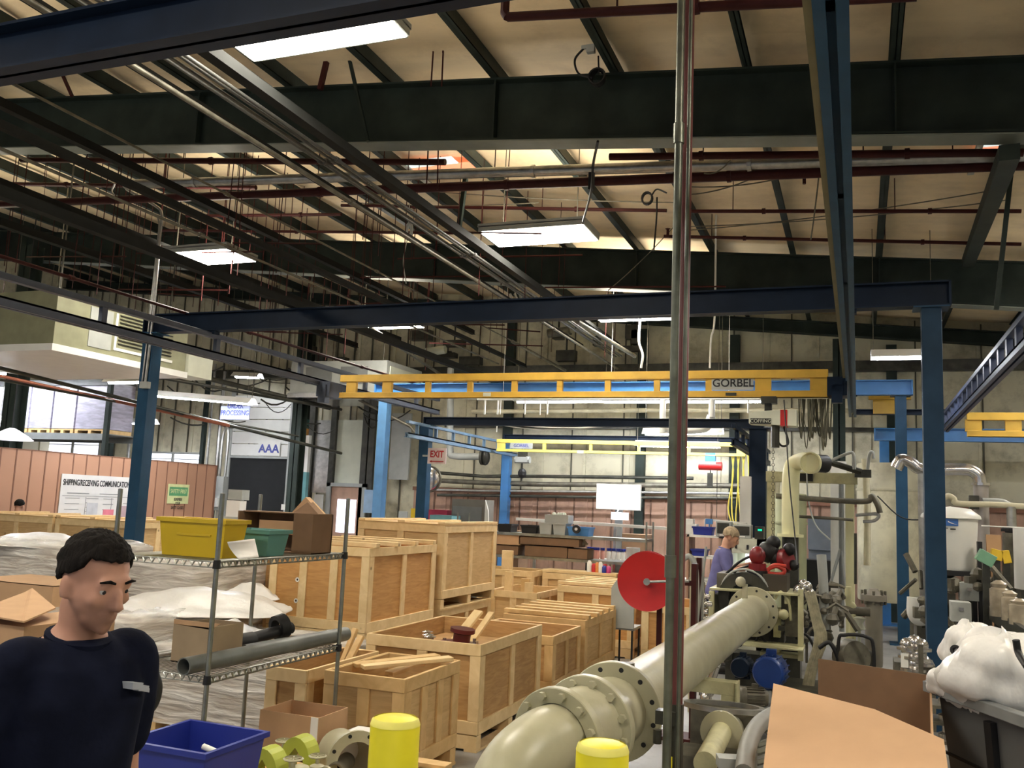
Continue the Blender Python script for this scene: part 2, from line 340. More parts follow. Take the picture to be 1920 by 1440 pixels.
# ================================================================ lamps
def troffer(x, y, z, lb, w=1.22, d=.61):
    t = thing('fluorescent_fixture', lb, 'ceiling light', (x, y, z), 'large fluorescent ceiling fixtures')
    b = MB(); b.box(x-w/2-.02, x+w/2+.02, y-d/2-.02, y+d/2+.02, z+.05, z+.09); b.box(x-w/2-.02, x-w/2, y-d/2, y+d/2, z, z+.06); b.box(x+w/2, x+w/2+.02, y-d/2, y+d/2, z, z+.06)
    b.box(x-w/2, x+w/2, y-d/2-.02, y-d/2, z, z+.06); b.box(x-w/2, x+w/2, y+d/2, y+d/2+.02, z, z+.06); b.build('housing', lgrey, t)
    b = MB(); b.box(x-w/2, x+w/2, y-d/2, y+d/2, z-.004, z+.03); b.build('lens', lens, t)
    b = MB(); b.box(x-w/2+.04, x+w/2-.04, y-d/2+.04, y+d/2-.04, z+.09, z+.094); b.build('added_uplight', emit('added_uplight_glow', (1, .90, .74), LAMP_W*.42), t)  # glow added on the housing top to brighten the ceiling
    for dx in (-.45, .45):
        b = MB(); b.tube([(x+dx, y, z+.09), (x+dx, y, roofz(x+dx))], .006, 5); b.build('hanger_cable', iron, t)
for x, y, lb in [(-3.4, 4.72, 'bright white fluorescent fixture under the near blue beam'), (-3.4, 9.5, 'bright white fluorescent fixture hanging near the picture centre'),
                 (-8.1, 9.45, 'bright white fluorescent fixture at left beside the conduit drop'), (-7.84, 14.0, 'fluorescent fixture seen as a thin line left under the blue crane beam'),
                 (-3.35, 14.0, 'fluorescent fixture seen as a thin line under the blue crane beam beside the two risers'),
                 (-3.4, -.2, 'fluorescent fixture above the camera'), (-8.1, 4.6, 'fluorescent fixture out of view at left'), (-8.1, -.2, 'fluorescent fixture out of view behind left'),
                 (2.2, 3.2, 'fluorescent fixture out of view at right'), (-12.6, 9.4, 'fluorescent fixture over the packing area'), (1.8, -1.8, 'fluorescent fixture behind the camera'), (3.4, 8.2, 'fluorescent fixture beyond the right edge over the conveyor'), (3.6, 13.0, 'fluorescent fixture beyond the right edge at the back')]:
    troffer(x, y, 4.86, lb)
def strip(p, q, lb, r=.018, grp='tube lamps of the work areas'):
    p, q = Vector(p), Vector(q); t = thing('strip_lamp', lb, 'strip light', (p+q)/2, grp)
    b = MB(); d_ = (q-p).normalized(); s_ = d_.cross(V(0, 0, 1))*.15
    b.prism([p-d_*.03+V(0, 0, .09)-s_*.3, p-d_*.03+V(0, 0, .09)+s_*.3, p-d_*.03+V(0, 0, -.01)+s_, p-d_*.03+V(0, 0, .0)+s_, p-d_*.03+V(0, 0, .10)+s_*.35, p-d_*.03+V(0, 0, .10)-s_*.35, p-d_*.03-s_, p-d_*.03+V(0, 0, -.01)-s_], (0, 0, 0), (q-p)+d_*.06); b.build('added_shade_hood', white, t)  # hood added to keep the tube light off the upper wall
    b = MB(); b.tube([p, q], r, 8); b.build('tube', lensc, t)
    for e in (p, q): b = MB(); b.tube([e+V(0, 0, .07), (e.x, e.y, roofz(e.x))], .005, 5); b.build('hanger_cable', iron, t)
strip(at(205, 717, 12.4), at(272, 716, 12.4), 'bright tube lamp below the grey air handler', .03)
strip(at(282, 741, 13.6), at(472, 757, 13.6), 'long tube lamp left of the hanging order sign', .03)
strip(at(442, 706, 16.8), at(486, 708, 16.8), 'short bright tube lamp above the overhead door', .03)
for i, (px, w) in enumerate(((1135, 150), (1280, 150), (970, 180))):
    strip(at(px, 753, 15.6), at(px+w, 752, 15.6), ['tube lamp below the yellow bridge, left of the risers', 'tube lamp below the yellow bridge, at the risers', 'tube lamp below the yellow bridge, farthest left over the benches'][i], .03)
strip(at(1210, 814, 15.0), at(1352, 812, 15.0), 'tube lamp hanging under the navy beam over the benches', .02)
strip((-15.8, 15.5, 3.2), (-14.2, 15.5, 3.2), 'tube lamp over the pallet rack', .03)
strip((-16.5, 12.5, 2.95), (-15.1, 12.5, 2.95), 'tube lamp in the shipping area behind the partition', .03)
strip((-3.9, 16.9, 3.0), (-2.4, 16.9, 3.0), 'tube lamp at the back wall over the benches', .02)
strip((2.6, 12.4, 4.4), (3.8, 12.4, 4.4), 'added tube lamp over the test machinery beyond the right edge', .04)  # lamp added to brighten the machine area and tank
strip((.2, 12.6, 3.9), (.9, 12.6, 3.9), 'added tube lamp above the cream standpipes', .02)  # another lamp added for more light on the tank side
# ================================================================ cranes
def truss_x(name, lb, cat, x0, x1, y, z0, z1, mt, posts, w=.08, grp=None, lab=None, tk=.055):
    t = thing(name, lb, cat, ((x0+x1)/2, y, z0), grp)
    b = MB(); b.box(x0, x1, y-w/2, y+w/2, z1-tk-.02, z1); b.build('top_chord', mt, t, mods='bevel')
    b = MB(); b.box(x0, x1, y-w/2, y+w/2, z0, z0+tk); b.box(x0, x1, y-w/2-.012, y+w/2+.012, z0, z0+.012); b.build('bottom_track', mt, t, mods='bevel')
    for (p, pw) in posts: b = MB(); b.box(p-pw/2, p+pw/2, y-.025, y+.025, z0+tk-.01, z1-tk-.01); b.build('web_post', mt, t)
    return t
def truss_y(name, lb, cat, x, y0, y1, z0, z1, mt, n, w=.08, grp=None, tk=.06, pw=.07):
    t = thing(name, lb, cat, (x, (y0+y1)/2, z0), grp)
    b = MB(); b.box(x-w/2, x+w/2, y0, y1, z1-tk, z1); b.build('top_chord', mt, t, mods='bevel')
    b = MB(); b.box(x-w/2, x-w/2+.02, y0, y1, z0, z0+tk+.02); b.box(x+w/2-.02, x+w/2, y0, y1, z0, z0+tk+.02); b.box(x-w/2, x+w/2, y0, y1, z0+tk, z0+tk+.02)
    b.box(x-w/2-.015, x-w/2+.025, y0, y1, z0-.012, z0); b.box(x+w/2-.025, x+w/2+.015, y0, y1, z0-.012, z0); b.build('bottom_track', mt, t)
    for i in range(n):
        y = y0+(y1-y0)*(i+.5)/n; b = MB(); b.box(x-.025, x+.025, y-pw/2, y+pw/2, z0+tk, z1-tk+.01); b.build('web_post', mt, t)
    return t
def header(lb, x0, x1, y, z0, z1, mt, fw=.15, grp='blue crane header beams'):
    t = thing('crane_header_beam', lb, 'crane beam', ((x0+x1)/2, y, z0), grp)
    b = MB(); b.box(x0, x1, y-fw/2, y+fw/2, z0, z0+.015); b.box(x0, x1, y-fw/2, y+fw/2, z1-.015, z1); b.box(x0, x1, y-.01, y+.01, z0, z1); b.build('beam', mt, t)
    for e in (x0, x1): b = MB(); b.box(e-.01, e+.01, y-fw/2, y+fw/2, z0, z1); b.build('end_plate', mt, t)
    return t
def column(lb, x, y, h, w, mt, base=True):
    t = thing('crane_column', lb, 'crane column', (x, y, 0), 'blue crane columns')
    b = MB(); b.box(x-w/2, x+w/2, y-w/2, y+w/2, .02, h); b.build('post', mt, t, mods='bevel')
    b = MB(); b.box(x-w*1.2, x+w*1.2, y-w*1.2, y+w*1.2, 0, .02); b.build('base_plate', mt, t)
    b = MB(); b.box(x-w*.9, x+w*.9, y-w*.7, y+w*.7, h-.015, h); b.build('cap_plate', mt, t)
    return t
header('massive navy blue crane beam crossing the top left corner', -8.4, .75, 2.95, 3.72, 3.95, navy)
header('long navy blue crane beam crossing the middle of the picture', -8.3, .78, 8.8, 3.72, 3.95, navy)
header('bright blue crane beam seen through the big yellow bridge', -8.45, .78, 14.9, 3.70, 3.93, blueB)
column('blue crane column in front of the tan partition', -8.2, 8.8, 3.715, .165, blue)
column('thickest blue crane column, right, before the white tank', .625, 8.8, 3.715, .165, navyc)
column('light blue crane column left of the exit sign', -8.25, 14.9, 3.695, .18, mat('lit_blue_paint', (.10, .25, .48), .4))  # this column's lit look is put into a paler blue
column('slim blue crane column in front of the cream tank', .615, 14.9, 3.695, .16, blue)
truss_y('crane_runway', 'grey-blue crane runway slanting in from the left edge', 'crane runway', -7.3, 2.6, 15.2, 3.40, 3.70, mat('slate_blue_paint', (.07, .085, .12), .5), 7, grp=None)
t = truss_y('crane_runway', 'tall narrow crane runway overhead right of the red riser', 'crane runway', -.07, 2.0, 15.2, 3.40, 3.70, blue, 7)
b = MB(); b.box(-.155, -.115, 2.0, 11.6, 3.42, 3.66); b.build('lit_track_strip', mat('ochre_lit_track', (.20, .17, .08), .6), t)  # yellowish light on the runway track painted as an ochre strip
b = MB(); b.tube(sag(at(1545, 260, 6.3), at(1585, 560, 9.4), .12), .015, 6); b.tube(sag(at(1552, 330, 7.1), at(1592, 640, 10.8), .10), .012, 6); b.build('festoon_cable', iron, t)
for y in (2.95, 8.8, 14.9):
    for x in (-7.3, -.07):
        b = MB(); b.box(x-.07, x+.07, y-.05, y+.05, 3.68, 3.72); tag(b.build('runway_hanger', navy), 'small blue clamp joining the %s runway to the %s header beam' % ('left' if x < -1 else 'tall narrow right', {2.95: 'nearest', 8.8: 'long middle', 14.9: 'bright blue far'}[y]), 'bracket', 'runway hanger clamps')
# big yellow bridge
yb = 11.3; zb0, zb1 = 3.215, 3.55
xs = lambda px: at(px, 725, yb).x
posts = [(xs(660), .16), (xs(727), .15), (xs(803), .075), (xs(882), .075), (xs(965), .075), (xs(1050), .075), (xs(1140), .075), (xs(1232), .075), (xs(1329), .075), (xs(1431), .19), (xs(1537), .22)]
t = truss_x('yellow_crane_bridge', 'big yellow bridge crane girder spanning the middle of the hall', 'crane bridge', xs(640), xs(1553), yb, zb0, zb1, yellow, posts, w=.09, tk=.08)
b = MB(); xa, xb = xs(1335), xs(1413); b.box(xa, xb, yb-.04, yb-.03, zb0+.09, zb1-.115); sg = b.build('name_plate', lgrey, t)
text('lettering', 'GORBEL', .135, ((xa+xb)/2+.01, yb-.042, (zb0+zb1)/2+.005), (1, 0, 0), (0, 0, 1), black, sg, sx=1.0, bold=.002)
b = MB(); b.ob((xs(917), yb-.062, zb0+.04), (.11, .004, .05)); b.build('rating_sticker', offw, t)
b = MB(); b.ob((xs(1372), yb-.062, zb0+.035), (.13, .004, .035)); b.build('rating_sticker', dark, t)
for px, lbn in ((618, 'l'), (1570, 'r')):
    x = xs(px); b = MB(); b.ob((x, yb, 3.33), (.22, .34, .22)); b.ob((x, yb-.14, 3.26), (.12, .12, .26)); b.cyl((x, yb-.2, 3.3), (x, yb-.12, 3.3), .06, 10); b.build('end_truck', mat('slate_blue_paint', (0,)*3) if lbn == 'l' else navy, t)
# second, smaller crane
def lowz(y): return 3.09
header('navy beam of the smaller crane below the big yellow bridge', -6.85, -1.3, 13.8, 3.07, 3.20, navy, .12)
header('thin blue beam behind the far yellow bridge', -6.9, -1.9, 17.66, 3.12, 3.24, navy, .12)
column('dark blue column carrying the small crane, beside the exit sign', -6.82, 13.8, 3.065, .17, blue)
column('dark blue column of the small crane above the control boxes', -1.37, 13.8, 3.065, .24, navy)
column('blue column of the small crane standing at the back wall', -6.83, 17.66, 3.115, .17, blueB)
truss_y('crane_runway', 'light blue runway truss slanting in beside the exit sign', 'crane runway', -6.72, 12.9, 17.9, 2.80, 3.06, mat('pale_blue_paint', (.16, .27, .42), .45), 7, w=.06, tk=.045, pw=.04)
truss_y('crane_runway', 'short dark blue runway truss above the worker', 'crane runway', -1.58, 12.6, 17.9, 2.74, 3.02, navy, 7, w=.06, tk=.06, pw=.08)
yb = 16.3; xs = lambda px: at(px, 835, yb).x
t = truss_x('yellow_crane_bridge', 'smaller pale yellow crane girder far back over the benches', 'crane bridge', xs(932), xs(1398), yb, 2.80, 3.04, mat('pale_crane_yellow', (.78, .66, .14), .5), [(xs(940), .16), (xs(1021), .06), (xs(1108), .05), (xs(1198), .05), (xs(1292), .05), (xs(1388), .12)], w=.07, tk=.05)
b = MB(); b.box(xs(958), xs(1000), yb-.04, yb-.03, 2.86, 2.97); sg = b.build('name_plate', lgrey, t)
text('lettering', 'GORBEL', .085, (xs(979), yb-.042, 2.915), (1, 0, 0), (0, 0, 1), bluebin, sg)
b = MB(); b.ob((xs(1090), yb-.05, 2.82), (.12, .004, .05)); b.build('rating_sticker', white, t)
# third crane at the right edge
truss_y('crane_runway', 'blue runway truss rising to the upper right corner', 'crane runway', 1.24, 7.0, 15.2, 3.18, 3.46, mat('violet_navy_paint', (.05, .07, .14), .45), 16, w=.07, tk=.05, pw=.09)
yb = 13.4; xs = lambda px: at(px, 800, yb).x
truss_x('yellow_crane_bridge', 'short yellow crane girder cut off by the right edge', 'crane bridge', xs(1813), xs(1813)+3.2, yb, 2.95, 3.27, yellow, [(xs(1825), .2), (xs(1900), .19), (xs(1980), .1)], w=.09, tk=.08)
header('blue crane beam behind the two right-hand columns', at(1640, 808, 16.5).x, 4.6, 16.5, 3.13, 3.34, blueB, grp=None)
header('blue header piece ending beside the thickest column', at(1600, 740, 14.2).x, 1.45, 15.55, 3.47, 3.55, navy, grp=None)
column('short-looking blue column behind the cream tank', at(1658, 850, 17.5).x, 17.5, 3.3, .16, blueB)
b = MB(); p = at(1668, 744, 15.4); b.ob(p, (.62, .1, .09)); b.ob(p+V(-.02, 0, -.16), (.45, .08, .22)); tag(b.build('bridge_end_stop', yellow), 'yellow and brown crane end piece left of the thickest column', 'crane part')
# chain hoist
yh = 11.3; p = at(1450, 785, yh)
t = thing('chain_hoist', 'white chain hoist with a red stripe hanging from the big bridge', 'hoist', (p.x, yh, p.z-.1))
x0, x1 = at(1406, 785, yh).x, at(1495, 785, yh).x
b = MB(); b.prism([(x0, 0, p.z-.07), (x1, 0, p.z-.10), (x1, 0, p.z+.10), (x0+.12, 0, p.z+.08), (x0, 0, p.z+.06)], (0, yh-.12, 0), (0, .24, 0)); b.build('body', offw, t, mods='bevel')
b = MB(); xr = at(1471, 785, yh).x; b.box(xr-.04, xr+.04, yh-.124, yh+.124, p.z-.096, p.z+.094); b.build('stripe', red, t)
b = MB(); b.box(x0+.02, x0+.26, yh-.126, yh-.12, p.z-.075, p.z-.01); sg = b.build('name_plate', black, t)
text('lettering', 'COFFING', .058, (x0+.14, yh-.128, p.z-.043), (1, 0, 0), (0, 0, 1), offw, sg)
b = MB(); b.box(p.x-.1, p.x-.02, yh-.05, yh+.05, p.z+.08, 3.22); b.box(p.x-.14, p.x+.04, yh-.09, yh+.09, 3.14, 3.22); b.build('trolley', dark, t)
b = MB()
zc = p.z-.1; xc = at(1450, 785, yh).x
for i in range(44):
    z = zc-i*.038; b.lathe([(.014, -.004), (.022, 0), (.014, .004)], (xc, yh, z), (1, 0, 0) if i % 2 else (0, 1, 0), 6, True)
b.build('load_chain', iron, t)
b = MB(); b.tube(smoothpath([at(1470, 800, yh), at(1478, 830, yh), at(1466, 836, yh), at(1452, 820, yh)]), .014, 6); b.build('chain_bag_loop', black, t)
b = MB(); b.tube([(x0+.3, yh-.02, zc+.02), (x0+.3, yh-.02, zc-.25)], .05, 8); b.build('chain_guide', dark, t)
# small red-white hoist
yh = 16.3; p = at(1332, 874, yh)
t = thing('chain_hoist', 'red and white hoist hanging from the far yellow bridge', 'hoist', p)
b = MB(); b.cyl(p+V(-.2, 0, .0), p+V(.2, 0, 0), .075, 14); b.build('body', red, t, 60)
b = MB(); b.cyl(p+V(-.21, -.0, .02), p+V(.1, 0, .02), .07, 14); b.build('cover', white, t, 60)
b = MB(); b.ob(p+V(0, 0, .15), (.18, .08, .16)); b.build('trolley', blueB, t)
b = MB(); b.ob(p+V(0, -.02, -.25), (.09, .06, .26)); b.build('pendant_control', dark, t)
b = MB(); b.tube([p+V(0, 0, -.05), p+V(0, 0, -.15)], .01, 5); b.tube([p+V(.12, 0, -.05), p+V(.12, 0, -.9)], .006, 5); b.build('cable', black, t)
# dark hanging hoists
for px, py, lb in ((980, 862, 'dark hoist hanging left under the far yellow bridge'),):
    yh = 16.3; p = at(px, py, yh); t = thing('chain_hoist', lb, 'hoist', p); b = MB(); b.box(p.x-.08, p.x+.08, yh-.05, yh+.05, p.z, 2.80); b.build('trolley', dark, t)
    b = MB(); b.ob(p+V(0, 0, -.0), (.24, .14, .1)); b.cyl(p+V(-.15, 0, 0), p+V(.15, 0, 0), .07, 10); b.build('body', lgrey, t)
    b = MB(); b.ball(p+V(0, 0, -.26), (.09, .06, .1), 10); b.tube([p, p+V(0, 0, -.4)], .01, 5); b.build('hook_block', black, t)
b = MB()
for i in range(7): a = at(1372+i*5, 850, 16.3); b.tube(smoothpath([a, a+V(.03*(-1)**i, 0, -.4), a+V(-.05+.02*i, 0, -.95-.1*(i % 3)), a+V(.04, 0, -1.3)], 4), .012, 5)
tag(b.build('coiled_air_hoses', mat('yellow_hose', (.62, .50, .08), .5)), 'tangle of thin yellow air hoses hanging from the far bridge end', 'hose')['kind'] = 'stuff'
b = MB()
for i in range(15):
    a = at(1495+random.uniform(0, 60), 748, 11.4+random.uniform(-.15, .15)); L = random.uniform(.3, .62); w = random.uniform(.02, .08)
    b.tube(smoothpath([a, a+V(w*.3, 0, -L*.6), a+V(w, 0, -L), a+V(w*1.6, 0, -L*.5), a+V(w*2, .02, .0)], 4), random.choice((.006, .009)), 5)
tag(b.build('hanging_cable_loops', mat('dusty_cable', (.10, .095, .06), .7)), 'many dusty cable loops hanging right of the white hoist', 'cable')['kind'] = 'stuff'
b = MB(); b.tube(smoothpath([at(1470, 750, 11), at(1480, 900, 10.6), at(1490, 1000, 10.2), at(1495, 1060, 9.8)]), .008, 6); tag(b.build('power_cord', black), 'thin dark cord hanging in front of the cream elbow pipe', 'cord')

# ================================================================ ceiling pipework
def runx(name, lb, cat, y, xa, xb, za, zb, r, mt, hang=True, grp=None):
    t = thing(name, lb, cat, ((xa+xb)/2, y, (za+zb)/2), grp)
    f = lambda x: za+(zb-za)*(x-xa)/(xb-xa)
    b = MB(); b.tube([(xa, y, za), (xb, y, zb)], r, 10); b.build('pipe', mt, t, 60)
    n = int((xb-xa)/2.4)
    for i in range(n+1):
        x = xa+(xb-xa)*(i+.5)/(n+1); b = MB(); b.lathe([(r, -.02), (r+.012, -.02), (r+.012, .02), (r, .02)], (x, y, f(x)), (1, 0, 0), 10); b.build('coupling', mt, t)
    if hang:
        for i in range(n+1):
            x = xa+(xb-xa)*(i+.3)/(n+1); b = MB(); b.tube([(x, y, f(x)+r), (x, y, roofz(x)-.02)], .006, 5); b.build('hanger_rod', dred, t)
    return t
def zat(px, py, y): return at(px, py, y).z
pa, pb = at(235, 346, 8.5), at(1915, 300, 8.5)
runx('sprinkler_main', 'silver-topped sprinkler main below the roof crossing the whole hall', 'pipe', 8.5, pa.x, pb.x+1, pa.z, pb.z-.02, .055, galv)
runx('sprinkler_main', 'dark red sprinkler main beside the silver one', 'pipe', 8.62, pa.x-3, pb.x+1, pa.z-.0, pb.z-.05, .05, dred, hang=False)
for lb, y, pl, pr, r in (('dark red sprinkler branch ending above the centre of the picture', 8.2, (1143, 294), (1919, 286), .035), ('dark red branch pipe below the rafter on the left', 8.3, (40, 300), (835, 304), .035),
                         ('thin dark red branch behind the coiled cable', 10.6, (640, 385), (1250, 395), .022), ('thin dark red branch right of the red riser', 10.6, (1290, 396), (1915, 396), .022),
                         ('thin dark red branch over the far bay, right', 12.0, (1245, 443), (1915, 458), .022), ('thin dark red branch over the far bay, left', 11.6, (300, 432), (850, 437), .022),
                         ('short dark branch at the left behind the conduits', 9.4, (20, 345), (480, 352), .03), ('dark branch pipe low at the left', 10.4, (350, 405), (640, 402), .022)):
    a, c = at(*pl, y), at(*pr, y); runx('sprinkler_branch', lb, 'pipe', y, a.x, c.x, a.z, c.z, r, dred)
a, c = at(952, 32, 4.6), at(1720, -8, 4.6)
t = runx('sprinkler_branch', 'dark red sprinkler branch with an upturned end near the top', 'pipe', 4.6, a.x, c.x, a.z, c.z, .028, dred)
b = MB(); b.tube([a, a+V(-.02, 0, .03), a+V(-.02, 0, .16)], .028, 8); b.ball(a+V(-.02, 0, .19), .03, 8); b.build('upturned_end', dred, t)
for px, py, y in ((1252, 445, 11.9), (1508, 345, 9.7)):
    p = at(px, py, y); b = MB(); b.tube([p, p+V(0, 0, .12)], .02, 6); b.lathe([(.005, .1), (.04, .12), (.005, .13)], p, (0, 0, 1), 8); tag(b.build('ceiling_sprinkler', dred), 'dark upright sprinkler on the roof branch, %s' % ('just left of the tall narrow runway' if px > 1400 else 'just left of the two risers'), 'sprinkler', 'sprinkler heads')
def runy(name, lb, cat, x, z, y0, y1, r, mt, box=None, grp=None, tilt=0):
    b = MB()
    if box: b.box(x-box[0]/2, x+box[0]/2, y0, y1, z-box[1]/2, z+box[1]/2); b.box(x-box[0], x+box[0], y0, y1, z-box[1]/2-.01, z-box[1]/2)
    else:
        b.tube([(x, y0, z), (x, y1, z+tilt)], r, 8)
        for i in range(int((y1-y0)/3)): b.lathe([(r, -.03), (r+.01, -.03), (r+.01, .03), (r, .03)], (x, y0+1+i*3, z+tilt*(1+i*3)/(y1-y0)), (0, 1, 0), 8)
    return tag(b.build(name, mt, None, 60), lb, cat, grp)
g = mat('dark_channel_paint', (.018, .019, .018), .7, spec=.1)
runy('steel_channel', 'dark steel channel under the rafters passing left of the central light', 'beam', -3.86, 4.6, 1.0, 12.6, 0, g, (.045, .08))
for i, (x, z, r) in enumerate(((-4.15, 4.66, .014), (-4.20, 4.66, .012), (-4.26, 4.65, .014), (-4.32, 4.66, .012))):
    runy('electrical_conduit', 'silver conduit passing left of the central light, %s of four' % ('rightmost', 'second from right', 'second from left', 'leftmost')[i], 'conduit', x, z, 2.4, 16.5, r, mat('dull_conduit', (.10, .10, .095), .5, .4, .2, 12), grp='silver conduit bundle')
for lb, x, z, bx in (('grey channel slanting from the left edge to the left light', -5.89, 4.42, (.03, .06)), ('heavy grey channel low at the left edge', -6.15, 4.02, (.045, .09)), ('dark channel slanting behind the rafter at upper left', -4.775, 4.78, (.03, .05)), ('thin dark channel beside the upper left light', -4.07, 4.78, (.03, .05)),
                     ('dark channel far left under the rafters', -9.6, 4.9, (.05, .09)), ('dark channel second from far left', -8.6, 5.0, (.04, .08)), ('dark channel above the left light', -7.0, 5.1, (.04, .08))):
    runy('steel_channel', lb, 'beam', x, z, 1.0, 16.0, 0, g, bx)
for lb, px, py, z, y1, mt, r in (('thin pipe running back over the left bay', 0, 480, 3.95, 15, dred, .02), ('thin dark pipe over the left runway', 120, 330, 4.3, 15, iron, .015), ('thin rod high at the left', 340, 320, 4.7, 15, iron, .012),
                                 ('dark conduit running back toward the far crane', 660, 380, 4.5, 17, iron, .02)):
    p = atz(px, py, z); runy('ceiling_pipe', lb, 'pipe', p.x, z, 3, y1, r, mt)
# thin hanger rods hanging in the left bays (countless)
for i in range(85):
    b = MB(); x = random.uniform(-12, -3.6); y = random.choice((8.4, 9.6, 10.8, 12.2, 14.2, 15.6))+random.uniform(-.3, .3); z = random.uniform(4.2, 5.0)
    b.tube([(x, y, z), (x+random.uniform(-.03, .03), y, roofz(x)-.03)], .006, 5); tag(b.build('hanger_rod', dred), 'thin dark hanger rod hanging from the roof over the left bays', 'rod', 'hanger rods over the left bays')
for i in range(22):
    b = MB(); x = random.uniform(-11, -4); y = random.choice((9.2, 10.4, 11.6, 12.8, 14.6)); z = random.uniform(4.6, 5.1); x2 = x+random.uniform(1, 2.6); b.tube([(x, y, z), (x2, y, z-.1)], .012, 5); b.tube([(x+.2, y, z-.02), (x+.2, y, roofz(x)-.03)], .005, 4); tag(b.build('branch_pipe', dred), 'short dark cross pipe hung under the roof in the left bays', 'pipe', 'short cross pipes in the left bays')
# flange braces and droppers
for lb, p, q, y1, y2, w in (('dark angle brace beside the upper left light', (622, 74), (600, 168), 7.3, 7.3, .045), ('thin steel brace right of the upper left light', (655, 110), (690, 265), 7.3, 7.3, .03), ('dark vertical strut above the central light', (873, 335), (860, 430), 9.3, 9.3, .05),
                            ('dark strut at the right edge under the roof', (1895, 330), (1868, 580), 9.0, 9.0, .04), ('dark angle brace at upper left corner', (118, 142), (135, 180), 7.3, 7.3, .03)):
    b = MB(); b.bar(at(*p, y1), at(*q, y2), w, w); tag(b.build('steel_brace', dred if 'angle' in lb else steel), lb, 'brace')
b = MB(); b.bar(at(1893, 285, 7.4), at(1815, 492, 12.9), .14, .12); tag(b.build('steel_brace', steel), 'heavy dark diagonal steel member at the right under the roof', 'brace')
for n_, (pts, y, lb) in enumerate([([(815, 50), (808, 162)], 7.2, 'left of two thin rods'), ([(833, 50), (828, 162)], 7.2, 'right of two thin rods'), ([(803, 275), (800, 345)], 8, 'left thin rod below'), ([(822, 275), (820, 355)], 8, 'right thin rod below')]):
    b = MB(); q_ = [at(*p, y) for p in pts]; b.tube([V(q_[0].x, y, roofz(q_[0].x)-.03)]+q_, .008, 5); tag(b.build('hanger_rod', dred), 'thin dark red hanger rod, '+lb+' the rafter left of centre' if 'below' in lb else 'thin dark red hanger rod, '+lb+' above the wide rafter', 'rod')
b = MB()
for a_, c_, y in (((1290, 425), (1890, 375), 11), ((1290, 432), (1890, 352), 11), ((1290, 365), (1440, 320), 9), ((700, 348), (1280, 380), 10.3), ((1140, 545), (1290, 395), 12.5), ((1290, 350), (1500, 325), 9), ((1320, 325), (1370, 300), 8.4), ((640, 378), (1010, 380), 10.3), ((1540, 285), (1520, 450), 9)):
    b.tube(sag(at(*a_, y), at(*c_, y), .05, 8), .007, 4, False)
tag(b.build('ceiling_wires', iron), 'loose thin wires strung under the roof at the right', 'wire')['kind'] = 'stuff'
# coiled cable with plug box at the wide rafter
t = thing('coiled_cable', 'coil of black cable with a plug box hanging on the wide rafter', 'cable', at(1120, 145, 7.2))
b = MB(); c = at(1122, 148, 7.25)
for i in range(4): b.tube(arc(c+V(0, -.02*i, 0), (.06+.004*i, 0, 0), (0, 0, .07), 0, 6.28, 16), .01, 5)
b.build('coil', black, t)
b = MB(); b.tube(smoothpath([at(1095, 90, 7.2), at(1078, 112, 7.2), at(1085, 138, 7.2), at(1110, 146, 7.2)]), .01, 6); b.tube([at(1122, 105, 7.2), at(1123, 140, 7.2)], .008, 5); b.tube(smoothpath([at(1121, 265, 7.1), at(1112, 310, 7.6), at(1108, 360, 8.0), at(1093, 415, 9)]), .012, 6); b.build('lead', black, t)
b = MB(); b.ob(at(1108, 92, 7.2), (.07, .05, .07)); b.ob(at(1096, 89, 7.2), (.05, .03, .03)); b.build('plug_box', lgrey, t)
b = MB(); b.ob(at(1109, 340, 8.0), (.05, .05, .17)); b.build('connector', black, t)
t = thing('coiled_cable', 'small dark cable coil hanging beside the risers', 'cable', at(1215, 372, 10))
b = MB(); c = at(1214, 373, 10)
for i in range(3): b.tube(arc(c+V(0, -.02*i, 0), (.06, 0, 0), (0, 0, .07), 0, 6.28, 14), .011, 5)
b.tube(smoothpath([at(1222, 366, 10), at(1232, 355, 10), at(1250, 362, 10)]), .01, 5); b.tube(smoothpath([at(1232, 370, 10), at(1231, 410, 10), at(1226, 470, 10)]), .01, 5); b.build('coil', black, t)
b = MB(); c = at(765, 432, 10)
for i in range(4): b.tube(arc(c+V(.01*i, 0, 0), (.035, 0, 0), (0, 0, .10), 0, 6.28, 14), .007, 5)
b.tube([c+V(0, 0, .1), c+V(0, 0, .9)], .005, 4); b.tube(smoothpath([c+V(0, 0, -.1), c+V(-.04, 0, -.4), c+V(.02, 0, -.7)]), .007, 4); tag(b.build('coiled_cable', lgrey), 'grey cable bundle hanging left of the central light', 'cable')
b = MB(); q_ = at(1200, 598, 14.0); b.tube(smoothpath([(q_.x, 14.0, 4.9), at(1200, 600, 14), at(1198, 640, 14), at(1205, 665, 14), at(1202, 690, 14)]), .02, 6); tag(b.build('white_drop_cord', white), 'white cord hanging from the ceiling light just left of the risers', 'cord'); b = MB(); q_ = at(1340, 592, 12); b.tube(smoothpath([(q_.x, 12, roofz(q_.x)-.03), q_, at(1333, 635, 12), at(1331, 690, 12)]), .014, 6); tag(b.build('white_drop_cord', white), 'white cord hanging right of the risers below the long blue crane beam', 'cord')

